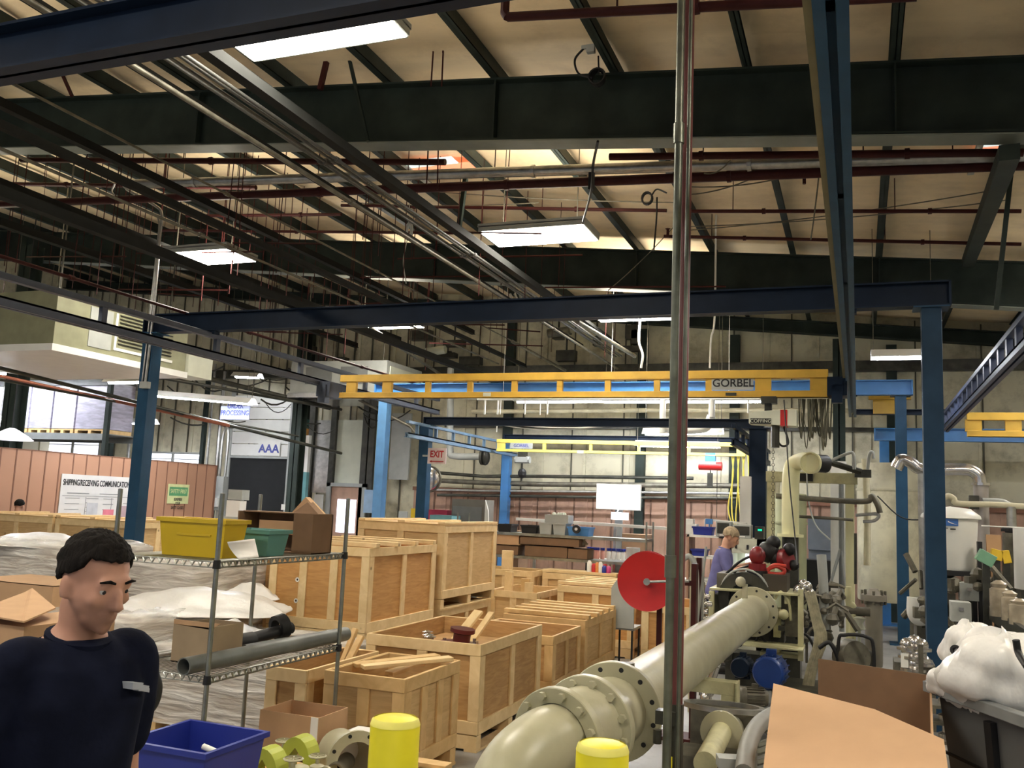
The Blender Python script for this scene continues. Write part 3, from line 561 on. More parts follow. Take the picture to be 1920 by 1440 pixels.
# risers in the middle of the picture
t = thing('conduit_riser', 'grey galvanised conduit riser, left of the pair in the middle', 'conduit', at(1250, 1440, 4.2))
xa = at(1264, 700, 4.2).x
dgal = mat('weathered_conduit', (.13, .14, .11), .4, .5, .3, 10)
b = MB(); b.tube([(xa, 4.2, 0), (xa, 4.2, 5.66)], .020, 12); b.build('pipe', dgal, t, 60)
b = MB(); b.tube([(xa+.045, 4.22, 0), (xa+.045, 4.22, 5.66)], .010, 8); b.build('thin_pipe', dgal, t, 60)
for z in (3.62, 1.55, 5.0): b = MB(); b.cyl((xa, 4.2, z-.05), (xa, 4.2, z+.05), .027, 12); b.build('coupling', dgal, t, 60)
xr = at(1279, 700, 4.35).x
t = thing('red_riser', 'dark red sprinkler riser pipe, right of the pair in the middle', 'pipe', (xr, 4.35, 0))
b = MB(); b.tube([(xr, 4.35, 0), (xr, 4.35, 5.66)], .030, 14); b.build('pipe', mat('maroon_riser_paint', (.13, .032, .032), .45, 0, .15, 8), t, 60)
b = MB(); b.cyl((xr, 4.35, .55), (xr, 4.35, .92), .036, 12); b.ob((xr-.04, 4.33, .86), (.09, .07, .06)); b.cyl((xr-.07, 4.28, .75), (xr-.07, 4.28, .81), .02, 8); b.cyl((xr, 4.35, .3), (xr, 4.35, .62), .045, 8); b.build('valve', dark, t)
b = MB(); b.ob((xr-.02, 4.28, .62), (.04, .004, .16)); b.build('yellow_tag', byellow, t)
# small left conduit drop from ceiling past the left lamp
t = thing('conduit_drop', 'bright silver conduit bending down beside the left ceiling light', 'conduit', at(290, 560, 8.7))
y = 8.7
b = MB(); b.tube(smoothpath([at(560, 340, y), at(330, 338, y), at(245, 340, y), at(236, 352, y), at(250, 362, y), at(290, 385, y), at(303, 400, y), at(300, 440, y), at(286, 600, y), at(272, 720, y)], 4), .018, 8); b.build('pipe', galv, t, 60)
b = MB(); b.tube(smoothpath([at(215, 345, y), at(213, 365, y), at(270, 395, y), at(297, 410, y), at(294, 470, y), at(278, 620, y), at(266, 722, y)], 4), .012, 8); b.build('thin_pipe', galv, t, 60)
b = MB(); b.ob(at(272, 722, 8.68), (.12, .06, .08)); b.build('junction_box', lgrey, t)
# ================================================================ left side: air handlers, partition, shipping area
def box_unit(name, lb, cat, x0, x1, y0, y1, z0, z1, mt, traymt):
    t = thing(name, lb, cat, ((x0+x1)/2, (y0+y1)/2, z0))
    b = MB(); b.box(x0, x1, y0, y1, z0+.08, z1); b.build('casing', mt, t, mods='bevel')
    b = MB(); b.box(x0-.03, x1+.03, y0-.03, y1+.03, z0, z0+.09); b.build('drip_tray', traymt, t)
    for x in (x0+.2, x1-.2):
        for y in (y0+.2, y1-.2): b = MB(); b.tube([(x, y, z1), (x, y, roofz(x)-.02)], .012, 6); b.build('hanger_rod', iron, t)
    return t
x1 = -9.63; y0, y1 = 8.6, 11.06
t = box_unit('air_handler', 'large grey-green air handler hanging at the left edge', 'air handler', -12.4, x1, y0, y1, 3.50, 4.30, mat('olive_grey_casing', (.26, .26, .16), .55), white)
b = MB(); b.box(x1, x1+.012, y0+1.0, y0+1.04, 3.72, 4.2); b.box(x1, x1+.012, y0+1.0, y1-.3, 3.68, 3.72); b.build('louvre_frame', white, t)
b = MB()
for i in range(9): b.ob((x1+.01, (y0+1.04+y1-.3)/2, 3.78+i*.05), (.02, 1.05, .012), Matrix.Rotation(.5, 3, 'Y'))
b.build('louvre_blades', dark, t)
b = MB(); b.box(x1, x1+.01, y0+.55, y0+.95, 3.66, 4.2); b.build('access_panel', lgrey, t)
b = MB(); b.box(x1-.4, x1+.02, y1+.05, y1+.6, 3.55, 4.0); b.build('control_box', offw, t, mods='bevel')
x1 = -8.48; y0, y1 = 15.3, 16.8
t = box_unit('air_handler', 'grey air handler hanging behind the left end of the big yellow bridge', 'air handler', -10.66, x1, y0, y1, 3.73, 4.46, lgrey, stain)
b = MB(); b.box(x1, x1+.015, y0+.12, y1-.12, 3.9, 4.36); b.build('side_panel', offw, t)
b = MB(); b.box(-10.3, -9.7, y0-.015, y0, 4.0, 4.34); b.box(-9.5, -8.9, y0-.015, y0, 4.0, 4.34); b.build('grille', grey, t)
# tan partition
XP = -13.2
t = thing('partition_wall', 'tan grooved panel partition at the left with posters on it', 'partition', (XP, 13, 0))
b = MB(); b.box(XP-.1, XP, 8.5, 16.4, 0, 2.36); b.build('panel_sheet', partm, t)
b = MB()
for i in range(27): b.box(XP, XP+.006, 8.6+i*.30, 8.625+i*.30, 0, 2.36)
b.build('panel_grooves', groove, t); 
b = MB(); b.box(XP-.12, XP+.02, 16.4, 16.44, 0, 2.37); b.box(XP-.12, XP+.01, 8.5, 16.4, 2.36, 2.375); b.build('edge_trim', groove, t)
def onp(px, py): v = ray(px, py); return O_+v*((XP+.01-0)/v.x)
p0, p1, p2 = onp(116, 888), onp(262, 898), onp(112, 972)
t = thing('notice_board', 'white shipping and receiving notice board on the tan partition', 'notice board', p2)
zt, zb = p0.z, p2.z-.25; b = MB(); b.box(XP+.007, XP+.02, p0.y, p1.y+.12, zb, zt); b.build('board', paper, t)
text('lettering', 'SHIPPING/RECEIVING COMMUNICATIONS B', .15, (XP+.022, p0.y+.04, zt-.15), (0, 1, 0), (0, 0, 1), black, t, align='LEFT', sx=(p1.y+.10-p0.y)/3.45, bold=.003)
b = MB()
for i, (u, v_, w, h) in enumerate([(.15, .33, .5, .012), (.9, .33, .5, .012), (1.6, .33, .3, .012)]+[(.12+.0*k, .42+.1*k, .32, .008) for k in range(6)]+[(.6, .42+.08*k, .28, .008) for k in range(5)]+[(1.0, .42+.1*k, .25, .008) for k in range(3)]+[(1.5, .5+.1*k, .25, .008) for k in range(2)]+[(.58, .4, .008, .9), (1.2, .4, .008, .9), (.05, .38, 2.0, .006)]):
    b.box(XP+.021, XP+.024, p0.y+u, p0.y+u+w, zt-v_-h, zt-v_)
b.build('printed_lines', grey, t)
for u, v_, w, h, c, nm in ((1.02, .62, .26, .26, (.75, .22, .28), 'red_sheet'), (1.02, 1.0, .26, .2, (.75, .35, .35), 'red_sheet'), (1.42, .55, .2, .25, (.55, .4, .42), 'pink_sheet'), (1.40, .92, .3, .3, (.12, .35, .22), 'green_sheet'), (.62, .5, .26, .32, (.6, .6, .62), 'grey_sheet')):
    b = MB(); b.box(XP+.021, XP+.025, p0.y+u, p0.y+u+w, zt-v_-h, zt-v_); b.build(nm, mat('sheet_%s_%d' % (nm, int(c[1]*100)), c, .8), t)
p0, p1 = onp(316, 907), onp(352, 945)
t = thing('safety_sign', 'pale yellow and green safety first sign on the tan partition', 'sign', (XP, p0.y, p1.z))
b = MB(); b.box(XP+.007, XP+.014, p0.y, p1.y, p1.z, p0.z); b.build('sheet', mat('pale_yellow_sheet', (.72, .75, .38), .7), t)
b = MB(); b.box(XP+.014, XP+.017, p0.y+.04, p1.y-.04, p0.z-.24, p0.z-.06); b.build('green_band', mat('sign_green', (.12, .36, .16), .7), t)
ym = (p0.y+p1.y)/2
text('lettering', 'SAFETY FIRST', .12, (XP+.019, ym, p0.z-.15), (0, 1, 0), (0, 0, 1), mat('pale_yellow_sheet', (0,)*3), t, sx=.68)
text('lettering', 'REMEMBER\nYOUR\nSAFETY GLASSES', .085, (XP+.016, ym, p0.z-.40), (0, 1, 0), (0, 0, 1), black, t, sx=.6)
# overhead door region
yw = YB1-.06
pa, pb = at(441, 768, yw), at(541, 857, yw)
t = struct(thing('door_1', 'white sectional overhead door with a painted dark opening below', 'door', (pa.x, yw, 0))); del t['category']
b = MB()
for i in range(5): z = pb.z+i*(pa.z-pb.z+.35)/5; b.box(pa.x, pb.x+.0, yw-.03, yw, z+.008, z+(pa.z-pb.z+.35)/5-.008)
b.build('door_panels', white, t)
b = MB(); b.box(pa.x+.0, pb.x-.0, yw-.015, yw+.02, 0, pb.z); b.build('opening_shade', mat('room_shade_dark', (.012, .013, .014), .9), t)  # dark sheet stands in for the shade of the room beyond
b = MB(); b.box(pa.x-.1, pa.x, yw-.05, yw, 0, pa.z+.5); b.box(pb.x, pb.x+.1, yw-.05, yw, 0, pa.z+.5); b.box(pa.x, pb.x, yw-.06, yw, pb.z-.05, pb.z+.0); b.build('door_frame', lgrey, t)
p = at(505, 842, yw-.05)
t = thing('hanging_sign', 'white sign reading AAA on the overhead door', 'sign', p)
b = MB(); b.box(p.x-.31, p.x+.31, p.y-.02, p.y, p.z-.16, p.z+.16); b.build('board', white, t)
text('lettering', 'AAA', .27, (p.x, p.y-.022, p.z), (1, 0, 0), (0, 0, 1), bluebin, t, sx=1.05, bold=.008)
y = 14.6; p = at(441, 774, y)
t = thing('hanging_sign', 'hanging order processing sign with blue letters at the left', 'sign', p)
b = MB(); b.box(p.x-.34, p.x+.34, y-.01, y+.01, p.z-.13, p.z+.13); b.build('board', mat('sign_pale_blue', (.42, .48, .78), .6), t)
text('lettering', 'ORDER\nPROCESSING', .135, (p.x, y-.012, p.z+.06), (1, 0, 0), (0, 0, 1), bluebin, t, sx=.85, bold=.003)
b = MB()
for s_ in (-.26, .26): b.tube([(p.x+s_, y, p.z+.12), (p.x+s_, y, roofz(p.x))], .004, 4)
b.build('hanging_wire', iron, t)
# windows/white doors beyond the partition, on the back wall
for i, (px0, py0, px1, py1) in enumerate(((83, 816, 186, 852), (281, 850, 376, 872))):
    a, c = at(px0, py0, yw), at(px1, py1, yw)
    t = struct(thing('window_%d' % (i+1), '', '', (a.x, yw, c.z))); del t['category']; del t['label']
    b = MB(); b.box(a.x, c.x, yw-.03, yw, c.z-.4, a.z); b.build('lit_pane', emit('daylight_window', (.86, .88, 1), 1.3), t)
    b = MB(); m_ = a.x+(c.x-a.x)*(.55 if i == 0 else .48); b.box(m_-.04, m_+.04, yw-.05, yw-.02, c.z-.4, a.z); b.box(a.x-.06, a.x, yw-.05, yw, c.z-.4, a.z+.06); b.box(c.x, c.x+.06, yw-.05, yw, c.z-.4, a.z+.06); b.box(a.x, c.x, yw-.05, yw, a.z, a.z+.05)
    b.box(a.x, c.x, yw-.04, yw-.025, (a.z+c.z)/2-.01, (a.z+c.z)/2+.01); b.build('frame', lgrey, t)
# conduits and boxes between partition and door
for i, (px, py0, py1, w, y) in enumerate(((386, 770, 1000, .09, 17.6), (396, 775, 1000, .04, 17.6), (414, 790, 1000, .05, 17.6), (249, 760, 860, .05, 17.4), (221, 690, 870, .12, 17.2))):
    a, c = at(px, py0, y), at(px, py1, y); b = MB(); b.box(a.x-w/2, a.x+w/2, y-w/2, y+w/2, 0, a.z+1.2)
    tag(b.build('wall_conduit', steel if w > .08 else galv), ['dark post right of the tan partition', 'thin grey conduit beside the dark post', 'grey conduit near the overhead door', 'thin grey conduit left of the blue column', 'dark rack-side post left of the blue column'][i], 'conduit')
t = thing('electrical_box', 'grey electrical switch box at the end of the tan partition', 'electrical box', at(412, 940, 16.7))
p = at(412, 925, 16.7); b = MB(); b.ob(p, (.28, .16, .75)); b.build('box', lgrey, t, mods='bevel'); b = MB(); b.ob(p+V(-.02, -.1, -.2), (.14, .06, .2)); b.build('switch', white, t)
b = MB(); b.tube(smoothpath([p+V(-.05, 0, .36), p+V(-.05, 0, 1.2), p+V(.02, 0, 1.45), p+V(.1, 0, 1.3), p+V(.1, 0, .37)], 4), .03, 6); b.tube([p+V(0, 0, -.37), (p.x, p.y, 0)], .05, 6); b.build('conduit_loop', galv, t)
p = at(440, 935, 12.6); t = thing('document_holder', 'grey wall shelf of white papers right of the partition', 'document holder', p)
b = MB(); b.box(p.x-.14, p.x+.14, p.y, p.y+.2, p.z-.02, p.z+.15); b.box(p.x-.16, p.x+.16, p.y-.1, p.y+.22, p.z-.34, p.z-.30); b.tube([(p.x, p.y+.2, 0), (p.x, p.y+.2, p.z)], .03, 6); b.build('holder', lgrey, t)
b = MB(); b.box(p.x-.14, p.x+.13, p.y-.02, p.y+.15, p.z-.30, p.z-.03); b.build('papers', paper, t)
# post with orange, white and green bands, wall panels, red alarm
p = at(563, 870, 17.0); b = MB(); b.box(p.x-.2, p.x+.02, 16.95, 17.1, 0, 3.9); tag(b.build('building_post', tankc), 'cream building post right of the overhead door', 'post')
t = thing('hazard_post', 'post with orange, white and green bands right of the overhead door', 'post', (p.x+.12, 16.9, 0))
for z0, z1, c in ((2.35, 3.25, (.55, .27, .06)), (3.25, 3.45, (.03, .1, .09)), (0, 2.35, (.03, .09, .1))): b = MB(); b.box(p.x+.03, p.x+.17, 16.86, 16.98, z0, z1); b.build('band', mat('band_%d' % int(z0*100), c, .6), t)
b = MB(); b.box(p.x+.17, p.x+.26, 16.88, 16.98, 2.3, 3.1); b.build('white_band', white, t); b = MB(); b.box(p.x+.17, p.x+.26, 16.88, 16.98, 0, 2.3); b.build('teal_band', mat('teal_band', (.12, .3, .32), .6), t)
b = MB(); b.ob((p.x+.03, 16.82, 2.2), (.17, .05, .36)); sg = b.build('alarm_plate', white, t); b = MB(); b.ball((p.x+.04, 16.78, 2.17), (.06, .04, .11), 10); b.build('red_alarm', red, sg, 60)
for i, (px0, px1, py0, py1, mt, lb) in enumerate(((588, 622, 812, 925, galv, 'shiny metal wall sheet left of the white wall panel'), (628, 677, 812, 918, offw, 'pale wall panel above the grey personnel door'), (700, 708, 800, 960, offw, 'narrow pale wall strip beside the light blue column'), (735, 765, 800, 900, lgrey, 'grey wall sheet right of the light blue column'))):
    a, c = at(px0, py0, 17.9), at(px1, py1, 17.9); b = MB(); b.box(a.x, c.x, 17.88, 17.94, c.z, a.z+.3); tag(b.build('wall_sheet', mt), lb, 'wall panel')
for i, px in enumerate((583, 624, 684, 697)):
    a = at(px, 850, 17.85); b = MB(); b.box(a.x-.07, a.x+.07, 17.8, 17.9, 0, 4.4); tag(b.build('wall_post', dark), 'dark upright, %s of four between the overhead door and the light blue column' % ('leftmost', 'second', 'third', 'rightmost')[i], 'post')
a, c = at(628, 922, 17.8), at(668, 1000, 17.8)
t = struct(thing('door_2', '', '', (a.x, 17.8, 0))); del t['category']; del t['label']
b = MB(); b.box(a.x-.1, c.x+.1, 17.8, 17.88, 0, a.z+.12); b.build('leaf', wains, t); b = MB(); b.box(a.x+.1, c.x-.05, 17.77, 17.8, c.z, a.z-.16); b.build('window_pane', emit('door_daylight', (.8, .82, 1), 1.4), t)
b = MB(); b.box(a.x-.2, a.x-.1, 17.75, 17.9, 0, a.z+.2); b.box(c.x+.1, c.x+.2, 17.75, 17.9, 0, a.z+.2); b.box(a.x-.2, c.x+.2, 17.75, 17.9, a.z+.12, a.z+.2); b.build('frame', lgrey, t)
for px, py, w, h, y, mt, lb in ((597, 943, .22, .38, 17.7, white, 'white notice on the wall left of the personnel door'), (694, 940, .3, .5, 17.5, mat('sky_poster', (.3, .45, .65), .7), 'light blue poster beside the light blue column'), (533, 951, .14, .12, 16.8, white, 'small white square socket box right of the overhead door'),
                            (756, 968, .2, .2, 16.5, lgrey, 'grey control box right of the light blue column'), (775, 965, .1, .25, 16.5, yelbin, 'yellow and white notice beside the exit sign column')):
    p = at(px, py, y); b = MB(); b.ob(p, (w, .03, h)); tag(b.build('wall_notice', mt), lb, 'notice')
# exit sign
y = 13.68; p = at(820, 855, y)
t = thing('exit_sign', 'white sign with red EXIT letters and an arrow on the small crane column', 'exit sign', p)
b = MB(); b.box(p.x-.165, p.x+.165, y-.02, y, p.z-.13, p.z+.13); b.build('board', mat('sign_pinkish_white', (.75, .62, .60), .6), t)
text('lettering', 'EXIT', .155, (p.x, y-.022, p.z+.025), (1, 0, 0), (0, 0, 1), red, t, sx=.78, bold=.004)
b = MB(); b.box(p.x-.11, p.x+.13, y-.026, y-.02, p.z-.10, p.z-.085); b.prism([(p.x-.13, 0, p.z-.092), (p.x-.09, 0, p.z-.075), (p.x-.09, 0, p.z-.11)], (0, y-.026, 0), (0, .006, 0)); b.build('arrow', red, t)
b = MB(); b.ob((p.x-.22, y+.02, p.z), (.12, .02, .03)); b.build('bracket', lgrey, t)
# round mirror / dish
y = 14.4; p = at(804, 898, y); t = thing('convex_mirror', 'round silver convex mirror beside the exit sign', 'mirror', p)
b = MB(); b.lathe([(0, -.06), (.1, -.055), (.17, -.03), (.215, 0), (.215, .02), (0, .02)], p, (0, 1, 0), 28); b.build('dish', stain, t, 60)
b = MB(); b.lathe([(.21, -.01), (.235, -.01), (.235, .03), (.21, .03)], p, (0, 1, 0), 28, True); b.build('rim', iron, t, 60)
b = MB(); b.tube([p+V(0, .05, -.2), (p.x, y+.05, 0)], .015, 6); b.build('stand_pipe', iron, t)
# wall pipes by the exit sign
t = thing('wall_pipe', 'fat grey pipe with an elbow and dark valve right of the exit sign', 'pipe', at(843, 850, 16.9))
b = MB(); b.tube(smoothpath([at(845, 690, 16.9), at(844, 790, 16.9), at(844, 845, 16.9), at(852, 855, 16.9), at(900, 856, 16.9)], 5), .07, 10); b.build('pipe', lgrey, t, 60)
b = MB(); b.lathe([(.07, 0), (.16, 0), (.16, .05), (.07, .05)], at(903, 857, 16.9), (1, 0, 0), 16); b.ball(at(910, 858, 16.9), (.1, .1, .16), 12); b.build('valve', dark, t, 60)
for i, (pts, r, mt, y, lb) in enumerate((([(790, 884), (905, 893), (1010, 893), (1300, 897)], .035, dark, 17.7, 'dark pipe along the back wall, uppermost'), ([(800, 900), (900, 905), (1010, 908), (1400, 911)], .05, iron, 17.75, 'thick brown-grey pipe along the back wall'), ([(800, 918), (900, 920), (1100, 922), (1440, 926)], .025, galv, 17.7, 'thin silver pipe along the back wall'),
                                 ([(820, 928), (1100, 932), (1440, 935)], .03, dark, 17.7, 'dark pipe just over the brown wainscot'), ([(885, 772), (1240, 769), (1580, 770), (1740, 772)], .045, tankc, 17.3, 'long pale pipe high on the back wall under the big bridge'), ([(560, 690), (770, 800), (800, 840)], .03, iron, 15.8, 'dark pipe dropping left of the exit sign'),
                                 ([(815, 745), (1100, 752), (1240, 755)], .02, white, 16.9, 'thin white pipe just under the big yellow bridge'))):
    b = MB(); b.tube([at(*q, y) for q in pts], r, 8); tag(b.build('wall_pipe', mt, None, 60), lb, 'pipe')
# white duct droppers above benches
hp0, hp1 = at(895, 749, 14.6), at(1425, 748, 14.6); b = MB(); b.tube([hp0, hp1], .02, 8)
for f_ in (.1, .5, .9): q = hp0.lerp(hp1, f_); b.tube([q, (q.x, 14.6, roofz(q.x)-.03)], .005, 4)
tag(b.build('white_header_pipe', white), 'thin white pipe feeding the droppers under the yellow bridge', 'pipe')
for i, (px, z0, z1, w) in enumerate(((1243, 755, 812, .1), (1335, 755, 782, .1), (1403, 750, 775, .03), (910, 749, 777, .03), (934, 749, 777, .03), (939, 749, 777, .02), (985, 749, 777, .03), (1013, 760, 778, .02), (1027, 749, 777, .03), (932, 790, 810, .02))):
    y = 14.6; a, c = at(px, z0, y), at(px, z1, y); b = MB(); b.tube([(a.x, y, c.z), (a.x, y, a.z+.05)], w/2, 10)
    tag(b.build('white_dropper', white, None, 60), 'white vertical dropper pipe below the yellow bridge, %s from the left' % ORD[sorted([1243, 1335, 1403, 910, 934, 939, 985, 1013, 1027, 932]).index(px)], 'pipe', 'white droppers over the benches')
t = thing('white_duct', 'fat white curved duct above the benches beside the risers', 'duct', at(1290, 800, 14.7)); b = MB(); b.tube(smoothpath([at(1243, 803, 14.7), at(1300, 806, 14.7), at(1325, 800, 14.7), at(1334, 780, 14.7)], 5), .07, 12); b.build('duct', white, t, 60)
b = MB(); b.tube(sag(at(935, 792, 14.2), at(1240, 785, 14.2), .12), .01, 5); b.tube(sag(at(930, 795, 14.2), at(1150, 795, 14.2), .1), .008, 5); b.tube([at(935, 792, 14.2), at(935, 785, 13.85)], .01, 4); tag(b.build('white_cable', white), 'white cable sagging under the navy beam', 'cable')

# pallet rack with film-wrapped goods at far left
t = thing('pallet_rack', 'grey pallet rack behind the tan partition at far left', 'rack', (-16.4, 14.8, 0))
for x in (-18.2, -15.3+.9): 
    for y in (14.4, 15.3): b = MB(); b.box(x-.05, x+.05, y-.04, y+.04, 0, 4.2); b.build('upright', steel, t)
for z in (2.86, 4.0): b = MB(); b.box(-18.2, -14.4, 14.38, 14.44, z-.12, z); b.build('beam', grey, t); b = MB(); b.box(-18.2, -14.4, 15.26, 15.32, z-.12, z); b.build('beam', grey, t)
b = MB(); b.box(-18.2, -14.4, 14.4, 15.3, 2.86, 2.88); b.build('deck', grey, t)
wl = [mat('lilac_wrapped_goods', (.68, .66, .84), .3, 0, .3, 4, .2, (1, 1, 5)), mat('grey_wrapped_goods', (.42, .41, .50), .35, 0, .25, 4, .2, (1, 1, 5)), mat('white_wrapped_goods', (.85, .84, .92), .3, 0, .12, 4, .2)]
strip((-17.8, 13.4, 4.0), (-15.2, 13.4, 4.0), 'added tube lamp brightening the wrapped loads on the rack', .035)  # extra lamp added close by to brighten the rack loads
for i, (x0, x1, h, k) in enumerate(((-18.0, -17.35, .95, 2), (-17.3, -16.65, .98, 0), (-16.6, -16.0, .9, 1), (-15.95, -15.35, .95, 0), (-15.3, -14.5, .98, 1))):
    t = thing('wrapped_pallet_load', 'film-wrapped load on the pallet rack, %s of five' % ('leftmost', 'second', 'middle', 'fourth', 'rightmost')[i], 'wrapped load', ((x0+x1)/2, 14.8, 2.88), 'wrapped loads on the pallet rack')
    b = MB(); b.box(x0, x1, 14.45, 15.2, 2.98, 2.98+h); b.build('goods', wl[k], t)
    b = MB(); b.box(x0, x1, 14.45, 15.2, 2.94, 2.97); [b.box(q, q+.08, 14.45, 15.2, 2.88, 2.94) for q in (x0, (x0+x1)/2-.04, x1-.08)]; b.build('pallet', pine[1], t)
p = at(20, 824, 11.6); t = thing('dome_lamp', 'white dome lamp shade at the left edge above the partition', 'lamp', p)
b = MB(); b.lathe([(.04, .2), (.12, .16), (.28, .06), (.36, 0), (.35, -.01), (.1, .1)], p, (0, 0, 1), 28); b.build('shade', emit('lamp_dome', (.95, .95, 1), .9), t, 60)
b = MB(); b.tube([p+V(0, 0, .2), (p.x, p.y, roofz(p.x)-.04)], .01, 5); b.build('cable', black, t)
# slanting pipes lower left
for lb, a, c, y0, y1, r, mt in (('copper red pipe slanting across the shipping area', (0, 705), (430, 798), 11.2, 12.4, .028, copper), ('black pipe bundle running beside the copper pipe', (0, 690), (640, 850), 9.2, 15.8, .03, dark), ('dark pipe slanting under the grey air handler', (30, 660), (640, 768), 9.6, 16.4, .03, dark), ('thin black pipe behind the copper pipe', (0, 712), (560, 818), 10.2, 15, .02, dark), ('dark cable tray slanting toward the overhead door', (350, 700), (620, 765), 14, 16, .05, dark)):
    b = MB(); b.tube([at(*a, y0), at(*c, y1)], r, 8); tag(b.build('slanting_pipe', mt, None, 60), lb, 'pipe')
b = MB()
for i in range(26):
    px = random.uniform(300, 700); py = random.uniform(690, 790); y = random.uniform(15.5, 17.6); a = at(px, py, y); c = a+V(random.uniform(.3, 1.6), 0, random.uniform(-.3, .15)); b.tube(sag(a, c, random.uniform(.02, .2), 6), random.uniform(.008, .02), 4)
tag(b.build('wall_cable_tangle', dark), 'tangle of dark cables and small pipes on the back wall left of the yellow bridge', 'cable')['kind'] = 'stuff'
b = MB()
for i in range(14):
    p = at(random.uniform(560, 1240), random.uniform(610, 680), 17.8); b.ob(p, (random.uniform(.1, .5), .2, random.uniform(.1, .3))); b.tube([p, p+V(0, 0, random.uniform(.2, .9))], .02, 4)
tag(b.build('wall_duct_clutter', dark), 'dark brackets and duct pieces high on the back wall', 'bracket')['kind'] = 'stuff'
for lb, a, c, y, r in (('pale slanting rail above the big bridge, left', (690, 610), (830, 705), 15, .03), ('pale slanting rail above the big bridge, middle', (960, 640), (1060, 695), 16, .03), ('slanting rail right under the blue beam', (1083, 603), (1190, 668), 14, .035)):
    b = MB(); b.tube([at(*a, y-1.5), at(*c, y+1.2)], r, 8); tag(b.build('slanting_rail', iron, None, 60), lb, 'rail')
b = MB(); p = at(975, 560, 15); [b.bar(p+V(i*.09-.2, 0, .1), p+V(i*.09-.08, .1, -.22), .05, .03) for i in range(4)]; b.tube([p+V(-.1, 0, .1), (p.x-.1, 15, roofz(p.x)-.02)], .01, 4); tag(b.build('louvre_vent', galv), 'small slatted silver vent above the long blue crane beam', 'vent')
for lb, px, py in (('grey diagonal cylinder fan unit high on the back wall', 1045, 625), ('pale tube fan high on the back wall, left', 815, 660)):
    p = at(px, py, 17.3); t = thing('wall_fan', lb, 'fan', p); b = MB(); b.cyl(p+V(-.2, 0, 0), p+V(.25, 0, .05), .09, 10); b.build('body', iron if px > 900 else offw, t, 60); b = MB(); b.tube([p+V(.1, 0, 0), p+V(.1, .6, .1)], .03, 6); b.build('arm', dark, t)
# ================================================================ crates
def crate(lb, x0, x1, y0, y1, z0, z1, ply=0, pn=0, open_=True, nf=1, ns=1, skid=True, slats=0, grp='wooden shipping crates', fw=.085, tk=.02, name='wooden_crate', holes=False):
    P, F = plyo[ply], pine[pn]
    t = thing(name, lb, 'crate', ((x0+x1)/2, (y0+y1)/2, z0), grp)
    zb = z0+(.12 if skid else 0)
    def face(nm, horiz, c, out, a0, a1, n):
        # sheet
        def bx(b, a, a_, za, zb_, d0, d1):
            lo, hi = sorted((c+out*d0, c+out*d1))
            if horiz: b.box(a, a_, lo, hi, za, zb_)
            else: b.box(lo, hi, a, a_, za, zb_)
        b = MB(); bx(b, a0+.001, a1-.001, zb, z1-.004, -.03, -.018); o = b.build(nm, P, t)
        for (za, zb_) in ((z1-fw, z1), (zb, zb+fw*1.1)): b = MB(); bx(b, a0, a1, za, zb_, -.018, .002); b.build('rail', F, o, mods='bevel')
        xsn = [a0+.0]+[a0+(a1-a0-fw)*(i+1)/(n+1) for i in range(n)]+[a1-fw]
        for q in xsn: b = MB(); bx(b, q, q+fw, zb+fw*1.1, z1-fw, -.018, 0); b.build('batten', F, o, mods='bevel')
    face('front_panel', True, y0, -1, x0, x1, nf); face('back_panel', True, y1, 1, x0, x1, nf)
    face('right_panel', False, x1, 1, y0+.018, y1-.018, ns); face('left_panel', False, x0, -1, y0+.018, y1-.018, ns)
    b = MB(); b.box(x0+.02, x1-.02, y0+.02, y1-.02, zb-.005, zb+.02); b.build('floor_panel', P, t)
    if skid:
        for i in range(3): q = y0+(y1-y0-.09)*i/2; b = MB(); b.box(x0+.005, x1-.005, q, q+.09, z0+.018, zb-.005); b.build('skid', F, t)
        for i in range(4): q = x0+(x1-x0-.1)*i/3; b = MB(); b.box(q, q+.1, y0, y1, z0, z0+.018); b.build('deck_board', F, t)
    if not open_:
        b = MB(); b.box(x0-.005, x1+.005, y0-.005, y1+.005, z1, z1+.015); b.build('lid', P, t)
        for q in ([.0, .5, 1.0]): qq = x0+(x1-x0-.09)*q; b = MB(); b.box(qq, qq+.09, y0, y1, z1+.015, z1+.04); b.build('lid_batten', F, t, mods='bevel')
    for i in range(slats):
        q = y0+.12+(y1-y0-.2)*i/(slats-1); b = MB(); b.ob(((x0+x1)/2+random.uniform(-.02, .02), q, z1+.022), (x1-x0+.04, .075, .042), random.uniform(-.02, .02)); b.build('slat', F, t, mods='bevel')
    if holes:
        for zz in (.62, .40): b = MB(); b.lathe([(.012, 0), (.022, 0), (.022, .006), (.012, .006)], (x0+(x1-x0)*.30, y0-.004, z0+(z1-z0)*zz), (0, -1, 0), 12, True); b.build('ring_fitting', white, t); b = MB(); b.cyl((x0+(x1-x0)*.30, y0-.0, z0+(z1-z0)*zz), (x0+(x1-x0)*.30, y0+.02, z0+(z1-z0)*zz), .012, 8); b.build('hole', black, t)
    return t
def board(lb, a, c, w=.09, h=.025, grp='loose boards', up=(0, 0, 1)):
    b = MB(); b.bar(a, c, w, h, up); return tag(b.build('wooden_board', pine[random.randint(0, 1)], mods='bevel'), lb, 'board', grp)
crate('open wooden crate nearest the left bollard, boards lying across it', -3.20, -2.62, 5.2, 6.04, 0, .70, 1, 1, ns=2)
crate('narrow open crate left of the crate with boards', -3.64, -3.33, 5.2, 6.15, 0, .68, 0, 0, nf=0)
crate('large open crate holding red flanges and chromed parts', -3.56, -2.6, 6.36, 7.76, 0, .765, 0, 0, ns=1)
crate('small darker open crate between the red-flange crate and the slatted crate', -3.5, -2.61, 8.12, 9.02, 0, .62, 0, 1)
